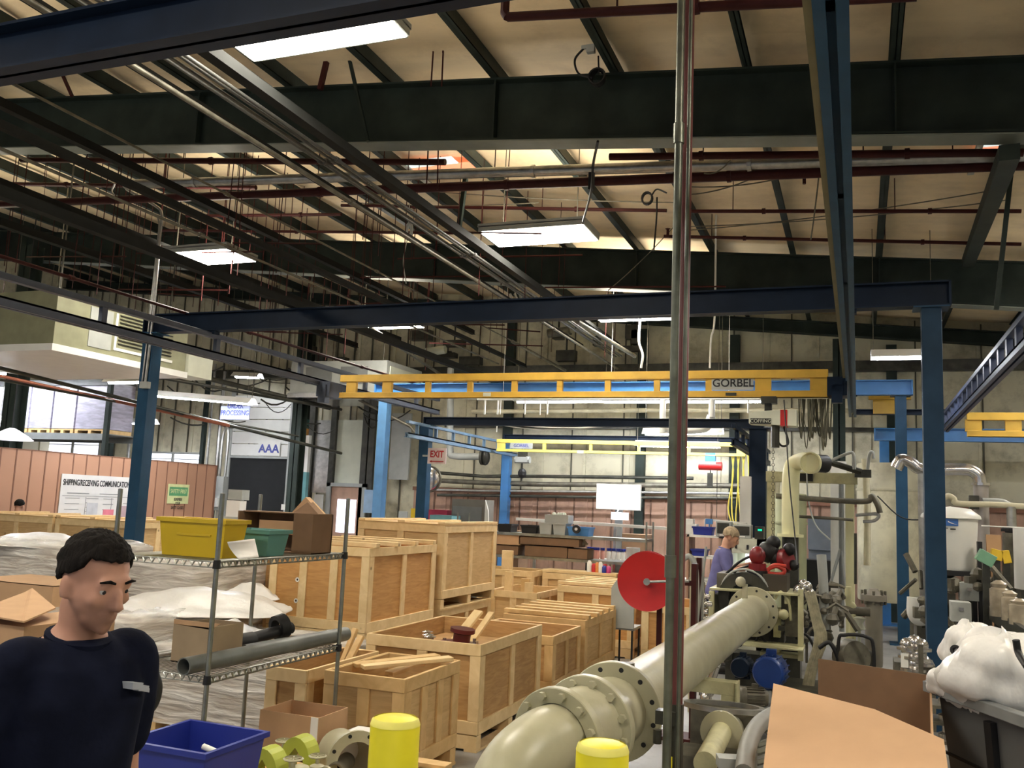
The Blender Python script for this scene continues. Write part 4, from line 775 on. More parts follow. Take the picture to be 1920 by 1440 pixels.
crate('crate with five slats laid across its open top', -3.5, -2.6, 9.14, 10.4, 0, .66, 1, 1, ns=1, slats=5)
crate('pale crate behind the slatted crate, beside the red reel', -3.55, -2.56, 11.14, 12.4, 0, .82, 2, 0, slats=5, ns=1)
crate('open bright crate with upright wood blocks in it', -4.46, -3.80, 11.1, 12.15, 0, .70, 1, 0)
crate('open pale crate behind the one with the wood blocks', -5.1, -4.27, 12.22, 12.84, 0, .88, 1, 0)
crate('low pale crate beside the white-topped bench', -4.2, -3.15, 12.45, 12.85, 0, .86, 1, 0, slats=5)
crate('pale crate far behind the big red reel', -2.35, -1.75, 10.6, 11.7, 0, .72, 2, 0)
crate('low hidden crate under the big closed crate in front', -5.40, -4.36, 7.74, 9.15, 0, .42, 0, 1)
crate('large crate on a pallet in the middle, two small holes in its face', -5.44, -4.33, 7.7, 9.18, .42, 1.33, 2, 0, nf=2, ns=1, slats=4, holes=True)
crate('base crate under the tallest closed crate', -5.42, -4.35, 9.4, 10.92, 0, .60, 2, 0, nf=1)
crate('tallest closed crate, standing behind the crate with two holes', -5.44, -4.33, 9.36, 10.96, .60, 1.53, 1, 0, open_=False, ns=1)
crate('large closed crate at left in front of the tan partition, right one', -10.45, -9.12, 9.7, 10.8, 0, 1.34, 1, 0, open_=False)
crate('large closed crate at the left edge in front of the tan partition', -11.85, -10.5, 9.7, 10.8, 0, 1.34, 1, 0, open_=False)
crate('open crate with upright boards left of the big crates', -6.95, -6.05, 8.4, 9.3, 0, .92, 0, 0)
crate('stack crate edge just left of the crate with two holes', -5.98, -5.50, 8.1, 9.0, 0, 1.2, 0, 0, nf=0)
# contents and loose boards
board('board lying across the crate nearest the left bollard, front one', (-3.05, 5.42, .70), (-2.62, 5.88, .735)); board('board lying across the crate nearest the left bollard, rear one', (-3.16, 5.5, .69), (-2.78, 6.0, .72)); board('short board inside the crate nearest the left bollard', (-3.0, 5.7, .62), (-2.9, 5.98, .66))
board('board standing in the narrow crate', (-3.55, 5.9, .45), (-3.48, 6.05, .84), .05); board('second board standing in the narrow crate', (-3.48, 5.75, .4), (-3.40, 6.0, .80), .06)
board('board leaning in the red-flange crate, left one', (-3.2, 7.15, .60), (-3.08, 7.45, .87), .1); board('board leaning in the red-flange crate, right one', (-3.05, 7.2, .62), (-2.98, 7.5, .86), .06)
for i, (x, y, h) in enumerate(((-4.25, 11.25, .93), (-4.0, 11.2, .86), (-3.93, 11.14, .82))): board('upright wood block in the bright open crate, %s' % ('tallest', 'middle', 'short')[i], (x, y, .25), (x, y, h), .11, .05, up=(0, 1, 0))
board('upright block in the far pale crate', (-4.72, 12.4, .3), (-4.72, 12.4, 1.14), .16, .06, up=(0, 1, 0))
for i in range(4): board('board leaning in the open crate left of the big crates, %s' % ('first', 'second', 'third', 'fourth')[i], (-6.85+.13*i, 8.6, .3), (-6.65+.16*i, 9.15, 1.12-.03*i), .07)
t = thing('flange_part', 'dark red flanged valve in the large open crate', 'valve', (-3.0, 6.9, .63))
b = MB(); b.lathe([(0, 0), (.17, 0), (.17, .05), (.07, .06), (.07, .13), (.1, .14), (.1, .17), (0, .17)], (-2.98, 6.85, .63), (.1, 0, 1), 20); b.build('flange', mat('oxide_red_casting', (.11, .015, .015), .35), t, 40)
for i in range(6): a = i*1.047; b = MB(); b.cyl((-2.98+.14*math.cos(a), 6.85+.14*math.sin(a), .67), (-2.98+.14*math.cos(a), 6.85+.14*math.sin(a), .71), .015, 8); b.build('bolt', stain, t)
for i, (x, y) in enumerate(((-3.22, 6.75), (-3.3, 6.9), (-3.16, 6.66))):
    b = MB(); b.lathe([(0, 0), (.06, 0), (.06, .03), (.03, .04), (.03, .1), (.05, .11), (0, .12)], (x, y, .63), (0, 0, 1), 14); tag(b.build('chromed_fitting', stain, None, 40), 'shiny fitting in the red-flange crate, %s' % ('middle', 'left', 'nearest')[i], 'fitting', 'shiny fittings in the crate')
b = MB(); b.box(-3.5, -2.66, 6.42, 7.7, .14, .625); tag(b.build('packing_board', plyo[0]), 'plywood packing board inside the red-flange crate', 'board')
# ================================================================ wrapped goods at left
def wrapped(lb, x0, x1, y0, y1, z1, seed):
    random.seed(seed); t = thing('wrapped_pallet_load', lb, 'wrapped load', ((x0+x1)/2, (y0+y1)/2, 0), 'film-wrapped pallets on the floor')
    for i in range(3): q = x0+(x1-x0-.1)*i/2; b = MB(); b.box(q, q+.1, y0, y1, .02, .1); b.build('pallet_runner', pine[1], t)
    for i in range(5): q = y0+(y1-y0-.1)*i/4; b = MB(); b.box(x0, x1, q, q+.1, .1, .12); b.build('pallet_board', pine[1], t)
    nz = 3; nx = max(2, int((x1-x0)/.45))
    b = MB()
    for k in range(nz):
        for i in range(nx): w = (x1-x0)/nx; h = (z1-.12)/nz; b.box(x0+i*w+.01, x0+(i+1)*w-.01, y0+.02, y1-.02, .12+k*h+.005, .12+(k+1)*h)
    b.build('cartons', mat('pale_carton', (.44, .34, .24), .8), t)
    b = MB(); nu, nv = 40, 14; 
    per = 2*(x1-x0+y1-y0)
    def pp(u):
        u = (u % 1)*per; A = x1-x0; B_ = y1-y0
        if u < A: return x0+u, y0
        u -= A
        if u < B_: return x1, y0+u
        u -= B_
        if u < A: return x1-u, y1
        return x0, y1-(u-A)
    cx, cy = (x0+x1)/2, (y0+y1)/2; base = len(b.v)
    for j in range(nv+1):
        f = j/nv
        for i in range(nu):
            x, y = pp(i/nu); z = .1+(z1-.08)*min(1, f/.8); s_ = 1.02+.012*random.random() if f <= .8 else 1.02-(f-.8)*3
            z += (.02+.02*random.random()) if f > .8 else 0
            b.v.append(V(cx+(x-cx)*s_, cy+(y-cy)*s_, z))
    for j in range(nv):
        for i in range(nu): a = base+j*nu+i; c = base+j*nu+(i+1) % nu; b.f.append((a, c, c+nu, a+nu))
    b.build('stretch_wrap', film, t, 180); return t
wrapped('film-wrapped pallet low behind the wire shelf', -4.95, -3.68, 5.6, 6.7, .64, 3)
wrapped('film-wrapped pallet behind the man, right one', -7.05, -5.72, 6.9, 8.0, 1.09, 4)
wrapped('film-wrapped pallet behind the man, at the left edge', -8.7, -7.2, 6.9, 8.0, 1.18, 5)
wrapped('film-wrapped pallet hidden partly by the man', -6.2, -5.1, 5.55, 6.65, .78, 6)
def sheet(name, lb, c, w, d, h, mt, seed, peaks=((0, 0, 1),), cat='plastic sheet', n=26, rot=0, base=0):
    random.seed(seed); b = MB(); ph = [random.uniform(0, 6) for _ in range(8)]
    for i in range(n+1):
        for j in range(n+1):
            u, v_ = i/n*2-1, j/n*2-1; r = max(abs(u), abs(v_))
            z = sum(k*math.exp(-((u-a)**2+(v_-e)**2)/.35) for a, e, k in peaks)
            z = z*h*(1-r**6)+.03*h*(math.sin(9*u+ph[0]+3*v_)+math.sin(7*v_*1.3+ph[1]-4*u)+math.sin(14*(u+v_)+ph[2]))*(1.6 if r < .95 else .3)
            e_ = 1+.06*math.sin(5*math.atan2(v_, u+1e-6)+ph[3])
            x, y = u*math.sqrt(1-v_*v_/2)*w/2*e_*1.15, v_*math.sqrt(1-u*u/2)*d/2*e_*1.15; b.v.append(V(c[0]+x*math.cos(rot)-y*math.sin(rot), c[1]+x*math.sin(rot)+y*math.cos(rot), max(base, c[2]+z)))
    for i in range(n):
        for j in range(n): a = i*(n+1)+j; b.f.append((a, a+n+1, a+n+2, a+1))
    o = b.build(name, mt, None, 180); so = o.modifiers.new('thickness', 'SOLIDIFY'); so.thickness = .004; return tag(o, lb, cat)
sheet('plastic_sheet', 'crumpled clear-white plastic sheet on the wrapped goods behind the shelf', (-5.35, 6.6, .80), 1.5, 1.1, .13, bag, 11, ((0, 0, .7), (.5, .3, .6), (-.5, .2, .6)))
sheet('plastic_sheet', 'white plastic sheet draped left of the big crates', (-5.45, 7.35, .82), .6, .5, .10, bag, 12, ((0, 0, 1), (.3, .4, .7)))
sheet('plastic_sheet', 'film sheet heaped on the wrapped pallet at the left edge', (-8.0, 7.4, 1.17), 1.5, 1.0, .12, bag, 13, ((0, 0, .6), (-.5, .3, .6)))
t = thing('black_bracket', 'black chair-back shape between the wrapped pallets and the crates', 'chair', at(385, 1100, 7.4)); p = at(385, 1102, 7.4)
b = MB(); b.tube([p+V(-.05, 0, -.3), p+V(-.05, 0, .12), p+V(.07, 0, .13), p+V(.09, 0, .08)], .016, 8); b.tube([p+V(-.05, 0, -.02), p+V(.08, 0, -.01)], .014, 8); b.tube([p+V(-.05, 0, -.3), (p.x-.05, p.y, .9)], .02, 6); b.build('frame', black, t, 60)
def carton(lb, x0, x1, y0, y1, z0, z1, mt=None, flaps=True, cat='cardboard box', grp=None, tape=False, name='cardboard_box', hole=True):
    mt = mt or card; t = thing(name, lb, cat, ((x0+x1)/2, (y0+y1)/2, z0), grp); k = .006
    b = MB(); b.box(x0, x1, y0, y0+k, z0, z1); b.box(x0, x1, y1-k, y1, z0, z1); b.box(x0, x0+k, y0+k, y1-k, z0, z1); b.box(x1-k, x1, y0+k, y1-k, z0, z1); b.box(x0, x1, y0, y1, z0, z0+k)
    if not hole: b.box(x0, x1, y0, y1, z1-k, z1)
    b.build('walls', mt, t)
    if flaps:
        w = (x1-x0)*.4
        b = MB(); b.bar((x0, (y0+y1)/2, z1), (x0-w*.6, (y0+y1)/2, z1+w*.5), y1-y0, k); b.build('flap', mt, t)
        b = MB(); b.bar((x1, (y0+y1)/2, z1), (x1+w*.4, (y0+y1)/2, z1+w*.7), y1-y0, k); b.build('flap', mt, t)
    if tape: b = MB(); b.box(x1-.05, x1-.005, y0-.002, y0, z0, z1); b.build('tape', paper, t)
    return t
# cardboard flap box behind the man at left edge
t = thing('cardboard_box', 'open cardboard box with a lit flap at the left edge behind the man', 'cardboard box', (-4.6, 3.9, 0))
yb_ = 3.8; A = at(-40, 1160, yb_); B_ = at(60, 1105, yb_+.3); C_ = at(104, 1142, yb_); D_ = at(45, 1168, yb_-.35); E_ = at(-60, 1150, yb_-.35)
b = MB(); b.prism([E_, D_, C_, B_, A], (0, 0, 0), (0, 0, .008)); b.build('flap', card, t)
b = MB(); b.box(E_.x, D_.x-.05, yb_-.3, yb_+.3, 0, D_.z-.03); b.build('walls', card, t)
carton('brown box corner in front of the wrapped pallet at the left edge', at(-60, 1100, 5.6).x, at(100, 1100, 5.6).x, 5.6, 6.2, 0, 1.0, card, flaps=False, hole=False)

# ================================================================ wire shelf
xr_, xl_, yn_, yf_ = -3.0, -3.66, 3.8, 5.02
t = thing('wire_shelf', 'chrome wire shelving unit at the left, loaded with bins', 'shelf', ((xl_+xr_)/2, (yn_+yf_)/2, 0))
for (x, y) in ((xl_, yn_), (xr_, yn_), (xr_, yf_), (xl_, yf_)):
    b = MB(); b.tube([(x, y, .02), (x, y, 1.79)], .0127, 12)
    for i in range(34): b.lathe([(.0127, -.002), (.0138, 0), (.0127, .002)], (x, y, .1+i*.0508), (0, 0, 1), 10)
    o = b.build('post', chrome, t, 60)
    b = MB(); b.cyl((x, y, 0), (x, y, .03), .018, 10); b.build('foot', black, o, 60)
    b = MB(); b.ball((x, y, 1.79), (.013, .013, .005), 10); b.build('post_cap', chrome, o, 60)
for zs in (1.45, .89, .30):
    b = MB()
    for x in (xl_, xr_):
        b.tube([(x, yn_, zs), (x, yf_, zs)], .005, 6); b.tube([(x, yn_, zs-.028), (x, yf_, zs-.028)], .005, 6)
        n = 24; L = yf_-yn_
        for i in range(n): y0 = yn_+L*i/n; b.tube([(x, y0, zs-.026), (x, y0+L/n*.3, zs), (x, y0+L/n*.7, zs), (x, y0+L/n, zs-.026)], .0055, 5)
    for y in (yn_, yf_):
        b.tube([(xl_, y, zs), (xr_, y, zs)], .0035, 6); b.tube([(xl_, y, zs-.028), (xr_, y, zs-.028)], .0035, 6)
        n = 13; L = xr_-xl_
        for i in range(n): q = xl_+L*i/n; b.tube([(q, y, zs-.026), (q+L/n*.3, y, zs), (q+L/n*.7, y, zs), (q+L/n, y, zs-.026)], .004, 5)
    for i in range(3): q = yn_+(yf_-yn_)*(i+1)/4; b.tube([(xl_, q, zs-.01), (xr_, q, zs-.01)], .003, 5)
    o = b.build('wire_tier', chrome, t, 60)
    b = MB()
    for i in range(25): q = xl_+(xr_-xl_)*(i+.5)/25; b.tube([(q, yn_, zs+.003), (q, yf_, zs+.003)], .0022, 4, False)
    b.build('deck_wires', chrome, o)
    for (x, y) in ((xl_, yn_), (xr_, yn_), (xr_, yf_), (xl_, yf_)): b = MB(); b.lathe([(.014, -.032), (.021, -.032), (.018, .01), (.014, .01)], (x, y, zs), (0, 0, 1), 10, True); b.build('collar', black, o, 60)
def bin_(lb, x0, x1, y0, y1, z0, z1, mt, cat='bin', front=None, taper=.03, lipw=.012, name='plastic_bin', grp=None):
    t = thing(name, lb, cat, ((x0+x1)/2, (y0+y1)/2, z0), grp); k = .005
    def ring(z, i): return [(x0+i, y0+i, z), (x1-i, y0+i, z), (x1-i, y1-i, z), (x0+i, y1-i, z)]
    b = MB(); A = ring(z0, taper); B_ = ring(z1, 0); C_ = ring(z1, k); D_ = ring(z0+k, taper+k)
    b.add(A+B_+C_+D_, [(3, 2, 1, 0)]+[(i, (i+1) % 4, (i+1) % 4+4, i+4) for i in range(4)]+[(i+4, (i+1) % 4+4, (i+1) % 4+8, i+8) for i in range(4)]+[(i+8, (i+1) % 4+8, (i+1) % 4+12, i+12) for i in range(4)]+[(12, 13, 14, 15)])
    b.build('body', mt, t)
    b = MB()
    for (a, c, e, f_) in ((x0-lipw, x1+lipw, y0-lipw, y0), (x0-lipw, x1+lipw, y1, y1+lipw), (x0-lipw, x0, y0, y1), (x1, x1+lipw, y0, y1)): b.box(a, c, e, f_, z1-.022, z1)
    b.build('rim', mt, t)
    return t
zs = 1.456
t = bin_('yellow plastic bin on the top tier of the wire shelf', -3.50, -3.07, 3.93, 4.12, zs, 1.655, yelbin, taper=.02)
b = MB(); b.box(-3.38, -3.16, 3.938, 3.944, 1.575, 1.62); b.box(-3.38, -3.16, 3.932, 3.944, 1.565, 1.575); b.build('label_slot', yelbin, t)
t = bin_('teal plastic bin beside the yellow bin', -3.31, -3.04, 4.27, 4.47, zs, 1.60, tealbin, taper=.02)
t = thing('cardboard_box', 'brown open-sided cardboard box at the far end of the top tier', 'cardboard box', (-3.2, 4.8, zs)); k = .006
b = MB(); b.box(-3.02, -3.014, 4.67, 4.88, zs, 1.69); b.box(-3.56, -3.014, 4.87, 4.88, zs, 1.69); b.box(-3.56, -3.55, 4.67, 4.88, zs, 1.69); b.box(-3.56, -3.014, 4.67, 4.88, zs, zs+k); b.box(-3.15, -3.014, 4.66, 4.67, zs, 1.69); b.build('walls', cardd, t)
b = MB(); b.box(-3.56, -3.02, 4.72, 4.88, 1.685, 1.692); b.build('top_flap', cardd, t); b = MB(); b.prism([(-3.25, 4.8, 1.692), (-3.02, 4.72, 1.692), (-3.14, 4.78, 1.76)], (0, 0, 0), (.01, .05, 0)); b.build('torn_flap', cardd, t)
b = MB(); b.box(-3.45, -3.17, 4.74, 4.75, 1.56, 1.64); b.build('inner_flap', card, t)
b = MB(); n = 8
for i in range(n+1):
    f = i/n; yq = 4.02+.10*f+.03*math.sin(f*3.1); A_ = at(426, 1016, yq).lerp(at(448, 1049, 3.98), 0); k = 4.3
    p_ = at(426+22*f**1.5, 1016+33*f, 3.90-.0*f+.015*math.sin(f*3.14)); q_ = at(477+8*f, 1010+35*f, 4.07-.02*f+.015*math.sin(f*3.14)); b.v += [p_, q_]
for i in range(n): b.f.append((2*i, 2*i+1, 2*i+3, 2*i+2))
o = b.build('paper_sheet', paper, None, 180); so = o.modifiers.new('t', 'SOLIDIFY'); so.thickness = .002; tag(o, 'curled sheet of paper lying before the teal bin', 'paper')
t = thing('wooden_easel', 'small tan box lid standing on the brown box', 'box lid', (-3.2, 4.9, 1.693))
b = MB(); b.prism([(-3.26, 4.80, 1.693), (-3.05, 4.80, 1.693), (-3.17, 4.80, 1.79)], (0, 0, 0), (0, .05, 0)); b.build('lid', card, t)
# lower tier
zs = .896
t = carton('small upright cardboard box on the lower tier', -3.42, -3.18, 4.02, 4.30, zs, 1.09, mat('tan_cardboard', (.36, .27, .17), .85), flaps=False)
b = MB(); b.prism([(-3.42, 4.02, 1.09), (-3.18, 4.02, 1.08), (-3.12, 4.02, 1.115), (-3.42, 4.02, 1.115)], (0, 0, 0), (0, .006, 0)); b.build('flap', card, t)
def pipeo(name, lb, a, c, ro, ri, mt, cat='pipe'):
    a, c = Vector(a), Vector(c); d = (c-a).normalized(); L = (c-a).length; b = MB(); b.lathe([(ro, 0), (ro, L), (ri, L), (ri, 0)], a, d, 24, True); return tag(b.build(name, mt, None, 40), lb, cat)
pipeo('plastic_pipe', 'long grey plastic pipe lying on the lower tier edge', (-3.10, 3.74, .942), (-3.04, 5.16, .942), .043, .037, pvc)
pipeo('plastic_pipe', 'second grey pipe behind the long one on the lower tier', (-3.20, 4.35, .930), (-3.14, 5.14, .930), .032, .026, pvc)
t = thing('black_fitting', 'black plastic tee fitting with a ring on the lower tier', 'fitting', (-3.32, 4.65, zs))
b = MB(); b.cyl((-3.32, 4.40, zs+.055), (-3.30, 4.55, zs+.055), .05, 16); b.cyl((-3.31, 4.5, zs+.06), (-3.24, 4.85, zs+.10), .035, 12); b.cyl((-3.36, 4.38, zs+.0), (-3.36, 4.38, zs+.12), .045, 14); b.build('body', black, t, 50)
b = MB(); b.lathe([(.05, -.03), (.075, -.03), (.075, .03), (.05, .03)], (-3.27, 4.78, zs+.11), (.3, .9, .2), 18, True); b.build('ring', black, t, 50)
for i in range(2): pipeo('metal_rod', 'bright metal rod lying on the lower tier, %s' % ('front', 'rear')[i], (-3.60+.05*i, 3.9, zs+.012), (-3.56+.05*i, 4.9, zs+.012), .011, .004, galv, 'rod')
sheet('plastic_sheet', 'plastic film bunched on the back of the lower tier', (-3.52, 4.6, zs+.05), .25, .6, .1, bag, 15)
# ================================================================ blue bin, valves, floor items
carton('plain carton under the blue bin', -2.84, -2.47, 3.15, 3.5, 0, .47, cardd, False, hole=False)
t = bin_('blue plastic bin with white fittings inside, bottom left', -2.86, -2.45, 3.13, 3.53, .475, .76, bluebin, taper=.03, lipw=.014)
for i, (x, y) in enumerate(((-2.62, 3.42), (-2.75, 3.2))):
    b = MB(); b.tube([(x-.07, y, .69), (x+.06, y, .665)], .014, 8); b.tube([(x, y, .675), (x-.02, y+.01, .60)], .014, 8); b.ball((x+.0, y, .60), .022, 8); b.tube([(x, y, .6), (x, y, .5)], .012, 6); tag(b.build('white_fitting', white, None, 60), 'white tee fitting in the blue bin, %s' % ('right', 'left')[i], 'fitting')
def pallet(lb, x0, x1, y0, y1, z0):
    t = thing('wooden_pallet', lb, 'pallet', ((x0+x1)/2, (y0+y1)/2, z0))
    for i in range(3): q = x0+(x1-x0-.08)*i/2; b = MB(); b.box(q, q+.08, y0, y1, z0+.02, z0+.11); b.build('runner', pine[1], t)
    for i in range(6): q = y0+(y1-y0-.09)*i/5; b = MB(); b.box(x0, x1, q, q+.09, z0+.11, z0+.13); b.build('deck_board', pine[1], t); b = MB(); b.box(x0, x1, q, q+.09, z0, z0+.02); b.build('bottom_board', pine[1], t)
for k, w in enumerate(('bottom', 'middle', 'top')): pallet('wooden pallet under the green valves, %s of the stack' % w, -2.95, -2.08, 3.66, 4.75, .13*k)
carton('open cardboard box with a taped edge behind the green valves', -3.1, -2.72, 4.40, 4.70, .39, .615, card, False, tape=True)
vg = mat('lime_green_valve_paint', (.42, .47, .06), .45)
def valve(lb, c, s_, mt, rot=0, grp=None):
    t = thing('gate_valve', lb, 'valve', c, grp); c = Vector(c); R = Matrix.Rotation(rot, 3, 'Z'); D = R@V(1, 0, 0)
    b = MB(); b.lathe([(.03*s_, -.15*s_), (.11*s_, -.15*s_), (.11*s_, -.12*s_), (.06*s_, -.11*s_), (.075*s_, 0), (.06*s_, .11*s_), (.11*s_, .12*s_), (.11*s_, .15*s_), (.03*s_, .15*s_)], c+V(0, 0, .11*s_), D, 18); b.build('body', mt, t, 50)
    b = MB(); b.lathe([(.045*s_, 0), (.045*s_, .08*s_), (.07*s_, .08*s_), (.07*s_, .1*s_), (.02*s_, .12*s_), (.012*s_, .2*s_)], c+V(0, 0, .15*s_), (0, 0, 1), 14); b.build('bonnet', mt, t, 50)
    b = MB(); b.lathe([(.075*s_, -.006), (.088*s_, 0), (.075*s_, .006)], c+V(0, 0, .34*s_), (0, 0, 1), 16, True)
    for a in range(3): e = V(math.cos(a*1.05), math.sin(a*1.05), 0)*.08*s_; b.tube([c+V(0, 0, .34*s_)-e, c+V(0, 0, .34*s_)+e], .006*s_, 5)
    b.build('handwheel', mt, t, 50); return t
z = .392
for i, (px, py, y) in enumerate(((505, 1400, 3.85), (565, 1385, 4.1))):
    p = at(px, py, y); w = ('left', 'right')[i]
    t = thing('yoke_casting', 'lime green curved yoke casting on the pallets, %s one' % w, 'valve part', (p.x, y, z))
    b = MB(); P0 = V(p.x, y, z)
    b.prism([(q.x, q.y, q.z) for q in arc(P0+V(0, 0, .1), (.085, 0, 0), (0, 0, .11), 0, 3.14, 10)]+[tuple(P0+V(-.085, 0, 0)), tuple(P0+V(-.045, 0, 0)), tuple(P0+V(-.05, 0, .1)), tuple(P0+V(0, 0, .16)), tuple(P0+V(.05, 0, .1)), tuple(P0+V(.045, 0, 0)), tuple(P0+V(.085, 0, 0))], (0, -.05, 0), (0, .1, 0)); b.build('yoke', vg, t)
    b = MB(); b.ball(P0+V(.07, -.09, .05), (.06, .05, .055), 10); b.cyl(P0+V(.07, -.14, .05), P0+V(.12, -.10, .04), .03, 10); b.build('casting', pipec, t, 60)
for i, (px, py, y, sc) in enumerate(((550, 1425, 3.8, .55), (596, 1412, 3.95, .5), (530, 1420, 4.1, .5))):
    p = at(px, py, y); valve('dusty cream valve body among the green castings, %s' % ('front', 'right', 'left')[i], (p.x, y, z), sc, pipec, .4+i)
for i, (px, y) in enumerate(((600, 3.8), (640, 4.2))):
    p = at(px, 1430, y); pipeo('short_pipe', 'short dark iron pipe end by the pallets, %s' % ('left', 'right')[i], (p.x, y-.06, z+.045), (p.x-.05, y+.14, z+.045), .045, .036, iron)
carton('small clear-film carton between the shelf post and the crate', -2.66, -2.4, 4.5, 4.72, .39, .52, paper, False, hole=False)
t = thing('pipe_spool', 'grey flanged pipe spool standing left of the left bollard', 'pipe spool', (-2.45, 4.3, .39)); c = at(668, 1430, 4.25); d = V(.75, -.66, .05)
b = MB(); b.lathe([(.10, 0), (.155, 0), (.155, .022), (.115, .022), (.115, .3), (.1, .3)], c, -d, 28, True); b.build('flange_and_pipe', pipec, t, 40)
for i in range(8):
    a = i*.785+.3; ax = d.normalized(); x_ = ax.cross(V(0, 0, 1)).normalized(); y_ = ax.cross(x_); q = c+(x_*math.cos(a)+y_*math.sin(a))*.135; b = MB(); b.cyl(q+ax*.004, q-ax*.004, .010, 8); b.build('bolt_hole', black, t)
carton('low carton under the flanged pipe spool', -2.7, -2.3, 4.12, 4.40, .39, .41, cardd, False, hole=False) if 0 else None
# bollards
for (px, py, y, w, lb) in ((742, 1345, 2.86, 93, 'yellow safety bollard, left and taller-looking one'), (1130, 1393, 2.82, 99, 'yellow safety bollard, right one before the flanged pipe')):
    p = at(px, py, y); dep = (p-O_).dot(_f); r = w/F_PX*dep/2
    t = thing('bollard', lb, 'bollard', (p.x, y, 0), 'yellow bollards')
    b = MB(); b.lathe([(r, 0), (r, p.z-.02), (r-.006, p.z-.006), (r-.02, p.z), (0, p.z+.004)], (p.x, y, 0), (0, 0, 1), 40); b.build('sleeve', byellow, t, 40)
    b = MB(); b.lathe([(r+.0008, p.z-.022), (r-.0045, p.z-.0055), (r-.010, p.z-.0005)], (p.x, y, 0), (0, 0, 1), 40); b.build('rim_highlight', mat('highlight_yellow', (.84, .78, .16), .5), t, 60)  # edge highlight painted as a brighter band round the top

# ================================================================ flanged pipe
ax0, ax1 = V(-1.11, 4.45, .83), V(-1.0, 9.75, .83); PD = (ax1-ax0).normalized()
t = thing('flanged_pipe', 'long sage-cream flanged pipe running from the machine toward the camera', 'pipe', (-1.05, 7, .5))
b = MB(); b.tube([ax0, ax1], .165, 36); b.build('barrel', pipec, t, 50)
def flange(c, d, ro, tk, nb, par, ri=.165, holes=True):
    b = MB(); b.lathe([(ri-.01, -tk/2), (ro-.004, -tk/2), (ro, -tk/2+.004), (ro, tk/2-.004), (ro-.004, tk/2), (ri-.01, tk/2)], c, d, 44, True); o = b.build('flange', pipec, par, 40)
    d = d.normalized(); x_ = d.cross(V(0, 0, 1)).normalized(); y_ = d.cross(x_)
    for i in range(nb):
        a = 2*math.pi*(i+.35)/nb; q = c+(x_*math.cos(a)+y_*math.sin(a))*(ro*.86)
        if holes: b = MB(); b.cyl(q-d*(tk/2+.0015), q+d*(tk/2+.0015), .012, 10); b.build('bolt_hole', black, o)
        else: b = MB(); b.cyl(q-d*(tk/2+.022), q+d*(tk/2+.022), .019, 6); b.build('bolt', pipec, o)
flange(ax0, PD, .235, .045, 12, t)
flange(ax1+V(0, -.1, 0), PD, .245, .05, 12, t)
c2 = V(-1.155, 4.14, .82); c3 = V(-1.215, 3.90, .805)
b = MB(); b.tube([c2, ax0], .165, 36); b.build('short_spool', pipec, t, 50)
flange(c2, (ax0-c2), .225, .045, 12, t, holes=False)
b = MB(); b.tube([c3, c2], .18, 30); b.build('valve_ring', pipec, t, 50)
flange(c3, (c2-c3), .22, .045, 12, t, holes=False)
pts = smoothpath([c3, c3+V(-.03, -.13, -.005), c3+V(-.085, -.28, -.07), c3+V(-.12, -.37, -.20), c3+V(-.13, -.40, -.36), c3+V(-.13, -.40, -.805)], 5)
b = MB(); b.tube(pts, .15, 32); b.build('elbow', pipec, t, 60)
b = MB(); b.lathe([(.03, 0), (.03, .03), (.0, .03)], ax0.lerp(ax1, .05)+V(0, 0, .16), (0, 0, 1), 10); b.build('port_plug', iron, t)
q = ax0.lerp(ax1, .9); b = MB(); b.bar(q+V(-.02, 0, .15), q+V(-.02, 0, .30), .05, .03, (0, 1, 0)); b.ball(q+V(-.06, -.02, .32), .05, 12); b.build('lifting_knob', pipec, t, 60)
# supports
for i, y in enumerate((6.7,)):
    t = thing('pipe_support', 'cream portal support under the flanged pipe', 'support', (-1.0, y, 0))
    x0, x1 = -1.30, -.80; b = MB(); b.box(x0, x1, y-.06, y+.06, .55, .64); b.build('beam', cream, t, mods='bevel')
    for x in (x0, x1-.10): b = MB(); b.box(x, x+.10, y-.06, y+.06, .0, .55); b.build('leg', cream, t, mods='bevel')
    b = MB(); b.box(x1+.0, x1+.012, y-.08, y+.08, 0, .64); b.build('edge_plate', cream, t)
# lower, smaller pipe with flange
t = thing('lower_pipe', 'short cream pipe with a flange lying low beside the risers', 'pipe', (-.75, 5.6, .2))
a, c = at(1322, 1432, 4.9), at(1358, 1362, 5.7); b = MB(); b.tube([a, c], .06, 24); b.build('barrel', cream, t, 50); b = MB(); b.lathe([(.058, 0), (.12, 0), (.12, .025), (.058, .025)], c-(c-a).normalized()*.15, (c-a), 30, True); b.build('flange', pipec, t, 40)
b = MB(); b.tube([c, c+(c-a).normalized()*.4+V(0, 0, -.1)], .075, 20); b.build('rear_barrel', pipec, t, 50)
b = MB(); b.box(-.95, -.6, 5.2, 5.5, 0, a.lerp(c, .5).z-.06); b.build('block', iron, t)
